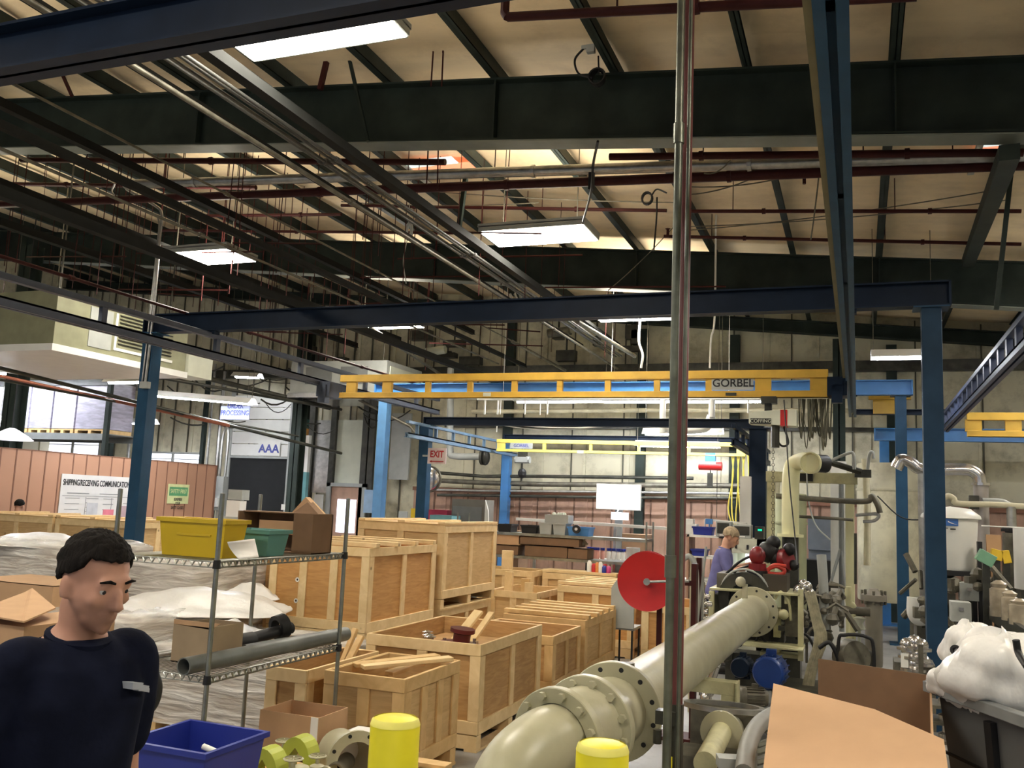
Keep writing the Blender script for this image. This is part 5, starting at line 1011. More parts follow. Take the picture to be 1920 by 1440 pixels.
# ================================================================ hose reel
rc = at(1213, 1090, 7.45); R0 = 55/F_PX*((rc-O_).dot(_f))
t = thing('hose_reel', 'big red hose reel disc on a stand behind the risers', 'hose reel', (rc.x, 7.5, 0)); D = V(.18, -1, 0).normalized()
for k, off in enumerate((0, .16)):
    c = rc-D*off; b = MB(); b.lathe([(.02, -.004), (R0*.45, -.012), (R0*.95, -.004), (R0, 0), (R0, .012), (R0*.95, .008), (.02, .004)], c, D, 44, True); b.build('disc', red, t, 40)
b = MB(); b.cyl(rc, rc-D*.16, .09, 20); b.build('hub_drum', red, t, 40)
b = MB(); b.cyl(rc+D*.02, rc+D*.07, .028, 10); b.tube([rc+D*.05, rc+D*.05+V(.34, 0, .03)], .012, 8); b.build('crank_arm', galv, t, 50)
b = MB(); b.tube(arc(rc-D*.16+V(.04, 0, .0), (.2, 0, 0), (0, 0, .2), -.6, 2.6, 12), .016, 6); b.build('hose', black, t, 60)
b = MB(); xs_ = rc.x+.37; b.box(xs_-.02, xs_+.02, 7.5, 7.6, 0, rc.z+.16); b.box(rc.x-.05, xs_, 7.56, 7.6, rc.z-.02, rc.z+.02); b.box(rc.x+.05, rc.x+.09, 7.62, 7.66, 0, rc.z); b.box(rc.x-.1, xs_+.1, 7.45, 7.7, 0, .03); b.build('stand', dred, t)
# ================================================================ benches and racks at the back
def wrack(lb, x0, x1, y0, y1, tiers, top, mt=chrome):
    t = thing('wire_rack', lb, 'shelf', ((x0+x1)/2, (y0+y1)/2, 0))
    for x in (x0, x1):
        for y in (y0, y1): b = MB(); b.tube([(x, y, 0), (x, y, top)], .014, 8); b.build('post', mt, t, 60)
    for z in tiers:
        b = MB(); b.box(x0, x1, y0-.012, y0+.012, z-.04, z); b.box(x0, x1, y1-.012, y1+.012, z-.04, z); b.box(x0, x0+.02, y0, y1, z-.04, z); b.box(x1-.02, x1, y0, y1, z-.04, z); b.box(x0, x1, y0, y1, z-.008, z); b.build('tier', mt, t)
    return t
y0 = 12.9; a = lambda px, py, y=y0: at(px, py, y)
xA, xB = a(925, 1000).x, a(1212, 1000).x
zt1, zt2, zt3 = a(1100, 1006).z, a(1100, 1050).z, .30
wrack('chrome wire rack of cartons and grey bins behind the open crates', xA-.6, xB, y0, y0+.45, (zt1, zt2, zt3), zt1+.25)
def tote(lb, px0, px1, y, z, h, mt, d=.3, cat='bin', name='plastic_bin', grp=None):
    p, q = at(px0, 1000, y), at(px1, 1000, y); return bin_(lb, p.x, q.x, y, y+d, z, z+h, mt, cat, name=name, grp=grp, taper=.015, lipw=.008)
tote('black bin on the wire rack, left end', 932, 958, y0+.02, zt1, .12, black); tote('black bin on the wire rack, next to the grey ones', 976, 1006, y0+.02, zt1, .12, black)
for i, px in enumerate((1010, 1036)): tote('grey ribbed bin on the wire rack, %s of two' % ('left', 'right')[i], px, px+24, y0+.02, zt1, .17, lgrey)
t = thing('grey_tray', 'grey tray of pale fittings on top of the grey bins', 'tray', at(1042, 988, y0+.1)); p, q = at(1020, 978, y0), at(1064, 978, y0)
b = MB(); b.box(p.x, q.x, y0+.03, y0+.3, zt1+.172, zt1+.29); b.build('tray', lgrey, t)
random.seed(5); b = MB(); [b.ball((random.uniform(p.x+.1, q.x-.1), y0+random.uniform(.1, .25), zt1+.30), .03, 8) for _ in range(9)]; b.build('fittings', offw, t)['kind'] = 'stuff'
tote('bright blue bin on the wire rack behind the dark wheel', 1064, 1104, y0+.02, zt1, .13, blueB)
t = thing('caster_wheel', 'black round wheel hub on the wire rack before the blue bin', 'wheel', at(1081, 992, y0-.05)); c = at(1081, 992, y0-.06); b = MB(); b.lathe([(.02, -.02), (.06, -.02), (.065, 0), (.06, .02), (.02, .02)], c, (0, 1, 0), 18, True); b.build('tyre', black, t); b = MB(); b.cyl(c-V(0, .03, 0), c+V(0, .03, 0), .022, 10); b.build('hub', paper, t)
for i, (px0, px1, z, h, lb) in enumerate(((973, 1086, zt2+.17, .12, 'long brown carton on the middle tier, upper'), (985, 1064, zt2, .16, 'long brown carton on the middle tier, lower'), (1066, 1102, zt2, .15, 'dark brown carton at the right of the middle tier'), (930, 972, zt2+.0, .14, 'short carton at the left of the middle tier'), (932, 975, zt1-.3, .16, 'pale carton on the wire rack left'), (966, 1032, zt3, .32, 'brown carton on the lowest tier'))):
    p, q = at(px0, 1000, y0), at(px1, 1000, y0); carton(lb, p.x, q.x, y0+.01, y0+.35, z if i != 4 else zt2+.145, (z+h) if i != 4 else zt2+.30, cardd if i != 4 else card, False, hole=False, grp='cartons on the wire rack')
for i in range(2): tote('grey bin on the lowest tier, %s' % ('left', 'right')[i], 1032+14*i, 1044+14*i, y0+.02, zt3, .2, lgrey)
tote('black bin on the lowest tier at right', 1064, 1092, y0+.02, zt3, .22, black)
random.seed(9); b = MB()
for i in range(12): p = at(1000+i*7, 1016, y0+.2); b.tube(smoothpath([p+V(0, 0, 0), p+V(.1, .03, .04), p+V(.2, 0, -.03)], 4), .02, 6)
tag(b.build('bent_fittings', tankc), 'heap of pale bent fittings on the upper long carton', 'fitting')['kind'] = 'stuff'
# long white rail / conveyor bar over the benches
b = MB(); b.bar(at(970, 973, 14.4), at(1330, 996, 14.0), .10, .045); tag(b.build('white_rail', white), 'long white rail running level over the back benches', 'rail')
for px in (1000, 1150, 1250): 
    p = at(px, 985, 14.3); b = MB(); b.box(p.x-.02, p.x+.02, 14.4, 14.44, 0, p.z-.0); tag(b.build('rail_post', galv), 'thin post under the long white rail, %s' % {1000: 'at its left end', 1150: 'beside the monitor', 1250: 'near the risers'}[px], 'post', 'posts of the white rail')
def bench(lb, x0, x1, y0, y1, h, topm, legm, under=None):
    t = thing('workbench', lb, 'workbench', ((x0+x1)/2, (y0+y1)/2, 0)); b = MB(); b.box(x0, x1, y0, y1, h-.04, h); b.build('worktop', topm, t, mods='bevel')
    for x in (x0+.03, x1-.08):
        for y in (y0+.03, y1-.08): b = MB(); b.box(x, x+.05, y, y+.05, 0, h-.04); b.build('leg', legm, t)
    b = MB(); b.box(x0+.05, x1-.05, y0+.05, y1-.05, .25, .28); b.build('lower_shelf', legm, t); return t
bench('white-topped workbench behind the pale crates', -3.05, -2.15, 12.35, 12.85, .93, white, grey) if 0 else None
xq = lambda px, y: at(px, 1000, y).x
bench('workbench with blue-lidded bottles at the back', xq(1095, 14.2), xq(1255, 14.2), 14.2, 14.9, .98, white, black)
bench('white-topped bench in front of the wire rack', -3.1, -1.95, 12.45, 12.86, .90, white, grey)
for i in range(11):
    px = 1076+i*13 if i < 5 else 1140+(i-5)*9; y = 14.3; p = at(px, 1042, y); t = thing('bottle', 'small clear jar with a blue lid on the back bench, %s' % ('first', 'second', 'third', 'fourth', 'fifth', 'sixth', 'seventh', 'eighth', 'ninth', 'tenth', 'eleventh')[i]+' from the left', 'bottle', (p.x, y, .98), 'blue-lidded jars')
    if i < 3: p.x = xq(1104, y)+i*.07
    b = MB(); b.lathe([(0, 0), (.035, 0), (.035, .13), (.02, .15), (0, .15)], (p.x, y+.05, .981), (0, 0, 1), 10); b.build('jar', mat('pink_liquid_jar', (.7, .35, .28), .3) if i < 5 else white, t, 50); b = MB(); b.cyl((p.x, y+.05, 1.13), (p.x, y+.05, 1.17), .036, 10); b.build('lid', bluebin, t)
t = thing('tool_cabinet', 'red tool cabinet under the back bench', 'cabinet', (xq(1120, 13.6), 13.8, 0)); b = MB(); b.box(xq(1103, 13.6), xq(1126, 13.6), 13.6, 14.05, 0, .94); b.build('body', red, t, mods='bevel'); b = MB(); [b.box(xq(1104, 13.6), xq(1125, 13.6), 13.592, 13.6, .1+i*.2, .28+i*.2) for i in range(4)]; b.build('drawer_fronts', red, t)
t = thing('plastic_chair', 'grey rounded chair back standing before the red reel', 'chair', (xq(1170, 10.4), 10.4, 0)); x0, x1 = xq(1149, 10.4), xq(1192, 10.4)
b = MB(); b.prism([(x0, 0, .45), (x1, 0, .45), (x1, 0, .93), (x1-.04, 0, .99), (x0+.06, 0, .99), (x0, 0, .9)], (0, 10.4, 0), (0, .03, 0)); b.build('backrest', lgrey, t, mods='bevel')
b = MB(); b.box(x0, x1, 10.43, 10.8, .43, .46); b.build('seat', lgrey, t)
for x in (x0+.01, x1-.03):
    for y in (10.42, 10.77): b = MB(); b.box(x, x+.02, y, y+.02, 0, .43); b.build('leg', black, t)
for i, (px, h, mt) in enumerate(((1107, .16, white), (1116, .12, red), (1122, .14, mat('orange_can', (.7, .25, .05), .4)), (1135, .1, bluebin), (1143, .1, mat('magenta_cup', (.5, .05, .2), .4)), (1128, .15, white))):
    y = 12.6; b = MB(); b.lathe([(0, 0), (.035, 0), (.035, h*.8), (.015, h), (0, h)], (xq(px, y), y, .901), (0, 0, 1), 10); tag(b.build('small_container', mt, None, 50), 'small %s on the white bench, %s' % (('white tub', 'red can', 'orange can', 'blue cup', 'magenta cup', 'white cup')[i], ('leftmost', 'second', 'third', 'fifth', 'last', 'fourth')[i]), 'container', 'small containers on the white bench')
for i, z in enumerate((0, .28, .56, .84, 1.12)): carton('brown carton in the stack under the monitor, %s' % ('bottom', 'second', 'middle', 'fourth', 'top')[i], xq(1160, 15), xq(1214, 15), 15.0, 15.5, z, z+.27, card if i % 2 else cardd, False, hole=False, grp='carton stack')
carton('carton stack beside the left crate row end', xq(920, 14), xq(942, 14), 14.8, 15.3, 0, 1.35, cardd, False, hole=False)
tub = thing('bucket', 'white bucket beside the carton stack', 'bucket', (xq(1182, 14.7), 14.7, 1.0)); b = MB(); c = at(1187, 1033, 14.1); tub.location = (c.x, 14.1, 0); ORG[tub] = V(c.x, 14.1, 0); b.lathe([(0, 0), (.09, 0), (.11, c.z+.05), (.1, c.z+.05), (.08, .02)], (c.x, 14.1, 0), (0, 0, 1), 16); b.build('pail', white, tub, 50)
# hanging monitor
y = 14.9; A = at(1120, 908, y); B_ = at(1199, 956, y); t = thing('monitor', 'large glowing white screen hanging over the back benches', 'monitor', ((A.x+B_.x)/2, y, B_.z))
b = MB(); b.box(A.x-.015, B_.x+.015, y, y+.05, B_.z-.015, A.z+.015); b.build('case', white, t, mods='bevel'); b = MB(); b.box(A.x, B_.x, y-.004, y, B_.z, A.z); b.build('screen', emit('screen_glow', (.9, .93, 1), 3), t)
b = MB(); xm = (A.x+B_.x)/2; b.box(xm-.06, xm+.06, y+.05, y+.12, 0, A.z-.05); b.build('stand', grey, t)
A2 = at(1146, 960, y-.1); B2 = at(1178, 972, y-.1); b = MB(); b.box(A2.x, B2.x, y-.1, y-.08, B2.z-.03, A2.z); b.tube([(A2.x+.1, y-.09, A2.z), (A2.x+.1, y, A2.z+.05)], .01, 5); b.build('lower_panel', emit('screen_glow_low', (.9, .93, 1), 1.2), t)
# items left of bench (left background between crates and column)
t = thing('grey_screen_cabinet', 'grey cabinet with a flat grey screen left of the benches', 'cabinet', (xq(880, 14), 14.2, 0)); A = at(848, 935, 14.1); B_ = at(908, 980, 14.1); b = MB(); b.box(A.x, B_.x, 14.1, 14.5, 0, A.z); b.build('cabinet', mat('dark_taupe', (.16, .15, .13), .6), t); b = MB(); b.box(A.x+.03, B_.x-.05, 14.08, 14.1, B_.z-.3, A.z-.12); b.build('screen_panel', grey, t)
b = MB(); b.prism([(B_.x, 0, B_.z-.2), (B_.x+.09, 0, B_.z-.2), (B_.x+.06, 0, B_.z+.2), (B_.x, 0, A.z)], (0, 14.1, 0), (0, .03, 0)); b.build('white_panel', white, t)
for i, (px0, px1, py, mt, lb) in enumerate(((799, 838, 955, mat('crimson_cloth', (.4, .03, .08), .7), 'crimson covered box right of the exit sign column'), (806, 847, 965, mat('aqua_tray', (.18, .42, .48), .5), 'aqua crate in front of the crimson box'))):
    y = 14.2-i*.6; p, q = at(px0, py, y), at(px1, py, y); carton(lb, p.x, q.x, y, y+.35, 0, p.z, mt, False, cat='box', hole=False)

# ================================================================ control boxes, cabinet, second worker's bench
y = 11.6
A = at(1360, 1008, y); B_ = at(1428, 1085, y); t = thing('machine_cabinet', 'light grey machine cabinet with a lit opening beside the worker', 'cabinet', ((A.x+B_.x)/2, y, 0))
b = MB(); b.box(A.x, A.x+.08, y, y+.6, 0, A.z); b.box(B_.x-.06, B_.x, y, y+.6, 0, A.z); b.box(A.x, B_.x, y, y+.6, A.z-.18, A.z); b.box(A.x, B_.x, y, y+.6, 0, 1.0); b.box(A.x, B_.x, y+.58, y+.6, 0, A.z); b.build('housing', offw, t)
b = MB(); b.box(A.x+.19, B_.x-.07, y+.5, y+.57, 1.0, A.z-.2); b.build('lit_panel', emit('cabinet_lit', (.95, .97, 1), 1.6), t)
b = MB(); b.ob((A.x+.13, y-.005, A.z-.1), (.025, .01, .05)); b.ob((A.x+.27, y-.005, A.z-.1), (.025, .01, .05)); b.build('latches', black, t)
b = MB(); b.lathe([(0, 0), (.16, .0), (.15, .06), (.08, .09), (0, .09)], (B_.x-.22, y-.1, 1.0), (0, 0, 1), 16); b.build('blue_cover', bluebin, t, 60)
for i, (px0, px1, py0, py1, mt2, lb) in enumerate(((1342, 1370, 977, 1001, dark, 'left grey control box with a dark screen on top of the cabinet'), (1374, 1408, 983, 1004, dark, 'right grey control box with a dark display on top of the cabinet'))):
    p, q = at(px0, py0, y+.1), at(px1, py1, y+.1); t = thing('control_box', lb, 'control box', ((p.x+q.x)/2, y+.1, q.z-.02)); b = MB(); b.box(p.x, q.x, y+.1, y+.3, q.z-.04, p.z); b.build('case', lgrey, t, mods='bevel'); b = MB(); b.box(p.x+.02, q.x-.02, y+.09, y+.1, q.z-.0, p.z-.02); b.build('display', mt2, t); b = MB(); b.ob(((p.x+q.x)/2, y+.085, q.z-.02), (.08, .01, .02)); b.build('nameplate', white, t)
    if i == 0: b = MB(); b.box(p.x+.02, q.x+.1, y+.12, y+.28, A.z, q.z-.04); b.build('plinth', lgrey, t)
t = thing('digital_counter', 'small dark counter box with a green lit display', 'display', at(1422, 1000, y)); p, q = at(1414, 987, y), at(1431, 1004, y); b = MB(); b.box(p.x, q.x, y+.05, y+.2, A.z, p.z); b.build('case', dark, t); b = MB(); b.box(p.x+.04, q.x-.02, y+.04, y+.05, (p.z+q.z)/2, p.z-.03); b.build('green_display', emit('green_led', (.0, .55, .3), 1.2), t)
b = MB(); b.box(A.x-.2, B_.x+.1, y+.55, y+1.1, 0, .9); 
t = thing('workbench', 'white bench with blue trays left of the worker', 'workbench', (xq(1318, 12.4), 12.6, 0))
x0, x1 = xq(1288, 12.4), xq(1352, 12.4)
for z in (.55, .88, 1.22, 1.50): b = MB(); b.box(x0, x1, 12.4, 12.9, z-.03, z); b.build('shelf_board', white, t)
for x in (x0, x1-.03): b = MB(); b.box(x, x+.03, 12.4, 12.9, 0, 1.5); b.build('side_post', wains, t)
for i, (px0, px1, z, h) in enumerate(((1298, 1336, 1.50, .11), (1296, 1325, 1.22, .09), (1294, 1330, .88, .05))): tote('blue tray on the bench left of the worker, %s' % ('top', 'middle', 'lowest')[i], px0, px1, 12.45, z, h, bluebin if i < 2 else white, d=.25, grp='trays on the bench')
t = thing('white_instrument', 'white instrument with a blue clamp on the bench top', 'instrument', at(1290, 990, 12.5)); p = at(1292, 985, 12.5); b = MB(); b.ob((p.x, 12.6, 1.57), (.2, .2, .14)); b.ob((p.x-.02, 12.6, 1.67), (.14, .14, .07)); b.build('body', white, t, mods='bevel')
b = MB(); p = at(1330, 975, 12.6); b.ob((p.x, 12.6, p.z-.02), (.09, .08, .07)); b.tube([(p.x, 12.6, 1.5), (p.x, 12.6, p.z)], .01, 5); b.build('blue_clamp', blueB, t)
b = MB(); p, q = at(1322, 974, 12.7), at(1400, 982, 12.7); b.bar(p, q, .04, .03); b.tube([(q.x, 12.7, 1.2), q], .01, 5); b.tube([(p.x, 12.7, 1.5), p], .01, 5); b.build('white_bar', white, t)
b = MB(); p, q = at(1400, 860, 13.2), at(1400, 985, 13.2); b.box(p.x-.09, p.x+.06, 13.2, 13.3, 0, p.z-.25); tag(b.build('divider_screen', white), 'narrow bright white panel beside the dark blue small-crane column', 'panel')

# ================================================================ test machine (headstock) at the pipe's far end
def motor(lb, c, d, r, L, mt, cat='motor'):
    c = Vector(c); d = Vector(d).normalized(); t = thing('electric_motor', lb, cat, c-V(0, 0, r)); b = MB(); b.lathe([(0, 0), (r*.8, 0), (r*.9, L*.06), (r*.9, L*.9), (r*.75, L), (0, L)], c, d, 20); b.build('housing', mt, t, 50)
    x_ = d.cross(V(0, 0, 1)).normalized(); y_ = d.cross(x_)
    b = MB()
    for i in range(18): a = i*math.pi/9; u = x_*math.cos(a)+y_*math.sin(a); b.bar(c+u*r*.95+d*L*.15, c+u*r*.95+d*L*.85, r*.06, r*.16, u)
    b.build('cooling_fins', mt, t); b = MB(); b.lathe([(0, -.03), (r*.85, -.03), (r*.95, -.01), (r*.95, L*.12), (0, L*.12)], c, d, 20); b.build('fan_cover', mt, t, 50)
    b = MB(); b.ob(c+d*L*.5+V(0, 0, r*1.05), (r*.6, r*.6, r*.5)); b.build('terminal_box', mt, t)
    b = MB(); b.box(c.x+d.x*L*.5-r*.7, c.x+d.x*L*.5+r*.7, c.y+d.y*L*.5-.05, c.y+d.y*L*.5+.05, c.z-r*1.15, c.z-r*.85); b.build('foot', mt, t); return t
t = thing('test_machine', 'oily cream and black test machine clamping the far end of the flanged pipe', 'machine', (-.75, 10, 0))
yM = 10.0; P = lambda px, py, y=yM: at(px, py, y)
def mb(name, px0, py0, px1, py1, y, d, mt, smooth=None):
    a, c = at(px0, py0, y), at(px1, py1, y); b = MB(); b.box(min(a.x, c.x), max(a.x, c.x), y, y+d, min(a.z, c.z), max(a.z, c.z)); return b.build(name, mt, t, mods='bevel')
mb('left_block', 1344, 1074, 1376, 1106, 9.9, .5, iron); mb('right_block', 1430, 1076, 1475, 1114, 9.9, .5, mat('rusty_brown_block', (.05, .038, .025), .6)); mb('top_plate', 1330, 1106, 1500, 1114, 9.8, .7, cream); mb('left_frame', 1329, 1108, 1338, 1170, 9.8, .08, cream); mb('left_guard', 1338, 1114, 1362, 1168, 9.95, .3, dark)
mb('right_frame', 1496, 1105, 1506, 1240, 9.8, .1, cream); mb('right_cylinder_block', 1472, 1115, 1497, 1195, 10.0, .4, iron); mb('mid_leg', 1450, 1140, 1463, 1196, 9.95, .12, cream); mb('base_beam', 1392, 1208, 1506, 1222, 9.6, .4, cream); mb('under_panel', 1392, 1165, 1470, 1208, 10.1, .3, dark)
mb('lower_panel', 1360, 1222, 1500, 1310, 10.2, .3, dark); mb('cream_strap', 1425, 1222, 1498, 1236, 9.9, .2, cream)
c = P(1398, 1110, 10.0); b = MB(); b.lathe([(.16, -.12), (.27, -.12), (.27, .12), (.16, .12)], c+V(.0, 0, -.06), (0, 1, 0), 30, True); b.build('face_ring', dark, t, 40)
b = MB(); b.lathe([(0, -.02), (.155, -.02), (.155, .06), (0, .06)], c+V(0, 0, -.06), (0, 1, 0), 26); b.build('face_disc', mat('teal_black', (.01, .02, .024), .4), t)
b = MB(); b.tube(arc(c+V(0, -.05, -.02), (.2, 0, 0), (0, 0, .2), .1, 3.04, 14), .02, 8); b.tube(arc(c+V(0, -.1, .0), (.24, 0, 0), (0, 0, .24), .3, 2.9, 14), .012, 8); b.build('hose_loops', lgrey, t, 60)
b = MB(); q = P(1420, 1042); b.ball(q, (.085, .085, .10), 16); b.cyl(q-V(0, 0, .18), q-V(0, 0, .08), .09, 14); b.build('red_ball_tank', mat('deep_red', (.20, .010, .014), .4), t, 60)
b = MB(); b.cyl(q-V(0, 0, .25), q-V(0, 0, .15), .11, 14); b.build('ball_seat', black, t, 50)
b = MB(); b.tube(smoothpath([P(1362, 1075), P(1392, 1050), P(1430, 1036)]), .014, 8); b.tube(smoothpath([P(1372, 1090), P(1380, 1070), P(1405, 1060), P(1420, 1050)]), .012, 8); b.tube(smoothpath([P(1425, 1105), P(1438, 1150), P(1443, 1200), P(1405, 1260)]), .012, 8); b.build('black_hoses', black, t, 60)
b = MB(); b.tube(smoothpath([P(1438, 1068), P(1455, 1062), P(1470, 1068), P(1466, 1076), P(1440, 1074), P(1450, 1060), P(1474, 1062)]), .02, 8); b.build('red_hose', mat('bright_red_hose', (.55, .05, .03), .4), t, 60)
c = P(1472, 1050, 10.3); b = MB(); b.lathe([(0, -.05), (.11, -.05), (.13, 0), (.11, .05), (0, .05)], c, (.8, -.5, .2), 20); b.build('red_wheel', mat('deep_red', (0,)*3), t, 50)
b = MB(); [b.ball(P(px, py, 10.3), r, 10) for px, py, r in ((1440, 1035, .12), (1458, 1048, .10), (1480, 1030, .07), (1450, 1018, .08), (1488, 1060, .06))]; b.build('black_castings', black, t, 60)
for px, py, r in ((1500, 1108, .07), (1512, 1100, .06), (1518, 1112, .055), (1506, 1095, .05)): b = MB(); b.ball(P(px, py, 9.9), r, 12); b.build('chrome_dome', stain, t, 60)
motor('blue motor under the test machine', P(1440, 1262, 8.9), (.1, 1, 0), .15, .32, mat('motor_blue', (.015, .06, .28), .35))
motor('dark blue motor behind the pipe support', P(1388, 1252, 9.2), (.1, 1, 0), .10, .25, navy)
motor('oily grey gearbox beside the blue motor', P(1392, 1306, 8.7), (1, .3, 0), .09, .22, iron)
# worker 2's stool rack left of the machine: red post, cream board, hoses
random.seed(77)
for i in range(22):
    px, py = random.uniform(1345, 1500), random.uniform(1112, 1235)
    if 1385 < px < 1450 and py > 1120 and py < 1200: continue
    q = at(px, py, random.uniform(9.75, 10.1)); b = MB(); k = i % 3
    if k == 0: b.ball(q, random.uniform(.03, .06), 10); b.cyl(q, q+V(random.uniform(-.15, .15), 0, random.uniform(-.15, .15)), .025, 8)
    elif k == 1: b.tube(smoothpath([q, q+V(.06, 0, .08), q+V(.14, 0, -.02), q+V(.16, 0, -.2)], 4), .014, 7)
    else: b.ob(q, (random.uniform(.05, .12), .08, random.uniform(.04, .1)))
    b.build(('pipe_fitting', 'small_hose', 'bracket')[k], (iron, black, dark)[k] if i % 4 else cream, t, 60)
t = thing('hose_rack', 'upright rack with maroon and cream posts and hanging hoses beside the risers', 'rack', P(1300, 1200, 8.6)); y = 8.6
a, c = at(1294, 1045, y), at(1315, 1045, y); b = MB(); b.box(a.x, a.x+.05, y, y+.05, 0, a.z); b.build('cream_post', tankc, t); b = MB(); b.box(a.x+.055, a.x+.10, y+.02, y+.06, .35, a.z); b.build('maroon_post', dred, t); b = MB(); b.box(a.x+.11, a.x+.125, y, y+.05, 0, a.z); b.build('silver_post', galv, t)
b = MB(); b.tube(smoothpath([at(1282, 1048, y-.1), at(1293, 1043, y-.1), at(1303, 1060, y-.1), at(1306, 1100, y-.1), at(1304, 1180, y-.1)]), .025, 8); b.tube(smoothpath([at(1324, 1025, y), at(1318, 1080, y), at(1312, 1130, y), at(1305, 1190, y)]), .012, 6); b.build('hoses', lgrey, t, 60)
t = thing('valve_cluster', 'cluster of shiny valves left of the test machine', 'valve', P(1316, 1120, 9.4)); random.seed(3)
for px, py in ((1316, 1118), (1320, 1132), (1312, 1146), (1318, 1160)): b = MB(); q = at(px, py, 9.4); b.ball(q, .045, 10); b.cyl(q+V(-.08, 0, 0), q+V(.08, 0, 0), .025, 8); b.build('valve_body', stain, t, 60)
b = MB(); q = at(1317, 1110, 9.42); b.box(q.x-.02, q.x+.02, 9.42, 9.46, 0, q.z+.1); b.build('manifold_post', iron, t)
# ================================================================ cream standpipes, tanks
def pipeline(name, lb, pts, r, mt, cat='pipe', fl=(), n=16, parts=None):
    t = thing(name, lb, cat, pts[-1]); b = MB(); b.tube(smoothpath(pts, 6), r, n); b.build('pipe', mt, t, 60)
    for (c, d, ro, tk) in fl: b = MB(); b.lathe([(r*.9, -tk/2), (ro, -tk/2), (ro, tk/2), (r*.9, tk/2)], c, d, 22, True); b.build('flange', mt, t, 40)
    return t
lc = mat('bright_cream_paint', (.72, .70, .42), .45, 0, .06, 4)
y = 12.0; q = at(1482, 1003, y)
t = pipeline('elbow_standpipe', 'bright cream standpipe with a big double elbow above the machine', [at(1482, 1003, y), at(1482, 940, y), at(1483, 895, y), at(1488, 872, y), at(1505, 864, y-.1), at(1516, 865, y-.25)], .105, lc, fl=[(at(1482, 1004, y), (0, 0, 1), .16, .035)])
c = at(1520, 868, y-.3); b = MB(); b.lathe([(.06, .1), (.13, .05), (.135, -.02), (.12, -.03), (.105, .02), (.0, .02)], c, (.35, 1, 0), 26); b.build('elbow_mouth', lc, t, 60)
b = MB(); b.cyl(c+V(.06, .05, 0), c+V(.17, .15, 0), .11, 16); b.build('black_clamp', black, t, 50)
b = MB(); b.cyl(q+V(0, 0, -.02), q+V(0, 0, -.35), .10, 16); b.box(q.x-.1, q.x+.1, y-.1, y+.1, 0, q.z-.35); b.build('lower_valve', dark, t)
t = thing('cream_pipe_frame', 'cream portal frame of thick beams right of the elbow standpipe', 'frame', at(1590, 1240, 12.6)); y = 12.6
a, c = at(1436, 893, y), at(1608, 893, y); b = MB(); b.box(a.x, c.x, y, y+.14, a.z-.07, a.z+.07); b.build('top_beam', cream, t, mods='bevel')
for px, w in ((1593, .11),): q = at(px, 893, y); b = MB(); b.box(q.x-w/2, q.x+w/2, y+.02, y+.12, 0, q.z-.07); b.build('leg', lc, t, mods='bevel')
q = at(1445, 893, y); b = MB(); b.box(q.x-.05, q.x+.05, y+.02, y+.12, 0, q.z-.07); b.build('leg', cream, t)
b = MB(); b.ob(at(1512, 895, y-.05), (.16, .08, .1)); b.build('black_bracket', black, t)
b = MB(); b.tube([at(1540, 862, y-.1), at(1615, 885, y-.1)], .04, 8); b.ob(at(1618, 888, y-.05), (.2, .1, .1)); b.build('dark_strut', dark, t)
b = MB(); b.tube(smoothpath([at(1512, 880, y-.2), at(1516, 940, y-.3), at(1530, 985, y-.4), at(1556, 1012, y-.5)]), .01, 5); b.build('drop_hose', lgrey, t)
t = thing('white_column', 'bright white square column behind the cream frame', 'column', at(1566, 1200, 13.4)); y = 13.4; a, c = at(1557, 905, y), at(1587, 905, y); b = MB(); b.box(a.x, c.x, y, y+.2, 0, a.z+.3); b.build('column', white, t)
b = MB(); q = at(1577, 900, y-.15); b.tube([(q.x, y-.15, .3), q], .035, 10); b.build('grey_pipe', grey, t, 60)
b = MB(); b.tube([at(1577, 1025, y-.15), at(1557, 1095, y-.3)], .02, 8); b.tube([at(1577, 1025, y-.15), at(1585, 1110, y-.3)], .02, 8); b.build('pipe_struts', grey, t)
def tank(lb, px0, px1, y, ptop, zbot, mt, cat='tank', name='storage_tank', legs=True):
    a, c = at(px0, ptop, y), at(px1, ptop, y); r = (c.x-a.x)/2; cx = (a.x+c.x)/2; zt = a.z; t = thing(name, lb, cat, (cx, y+r*.4, 0))
    b = MB(); b.lathe([(0, zbot), (r*.98, zbot), (r, zbot+.02), (r, zt-.02), (r*.97, zt), (0, zt+.03)], (cx, y+r*.4, 0), (0, 0, 1), 40); b.build('shell', mt, t, 40)
    b = MB(); b.lathe([(r, 0), (r+.015, 0), (r+.015, .03), (r, .03)], (cx, y+r*.4, zt-.45), (0, 0, 1), 40, True); b.build('hoop', mt, t, 40)
    if legs:
        for i in range(4): a_ = i*1.57+.78; q = V(cx+r*.8*math.cos(a_), y+r*.4+r*.8*math.sin(a_), 0); b = MB(); b.box(q.x-.04, q.x+.04, q.y-.04, q.y+.04, 0, zbot); b.build('leg', iron, t)
    return t
tank('big aged cream tank behind the blue columns', 1606, 1731, 16.2, 868, .50, tankc)
tank('narrow greenish cream tank behind the elbow standpipe', 1452, 1512, 14.4, 925, .3, mat('greenish_tank', (.40, .41, .24), .55, 0, .12, 3))
tank('tall pale cream tank left of the elbow standpipe', 1434, 1462, 14.8, 893, .1, tankc, legs=False)
b = MB(); p = at(1540, 990, 15.5); b.ob((p.x, 15.6, p.z-.1), (.42, .05, .5)); b.box(p.x-.2, p.x+.2, 15.62, 15.7, 0, p.z); tag(b.build('steel_cabinet', mat('blue_grey_panel', (.20, .23, .28), .5)), 'blue-grey panel in the gap beside the white column', 'panel')
b = MB(); p = at(1540, 1040, 15.0); b.ob((p.x, 15.1, .9), (.5, .4, .5)); b.box(p.x-.25, p.x+.25, 14.95, 15.25, 0, .66); tag(b.build('dark_machine_block', black), 'black machine block below the blue-grey panel', 'machine')
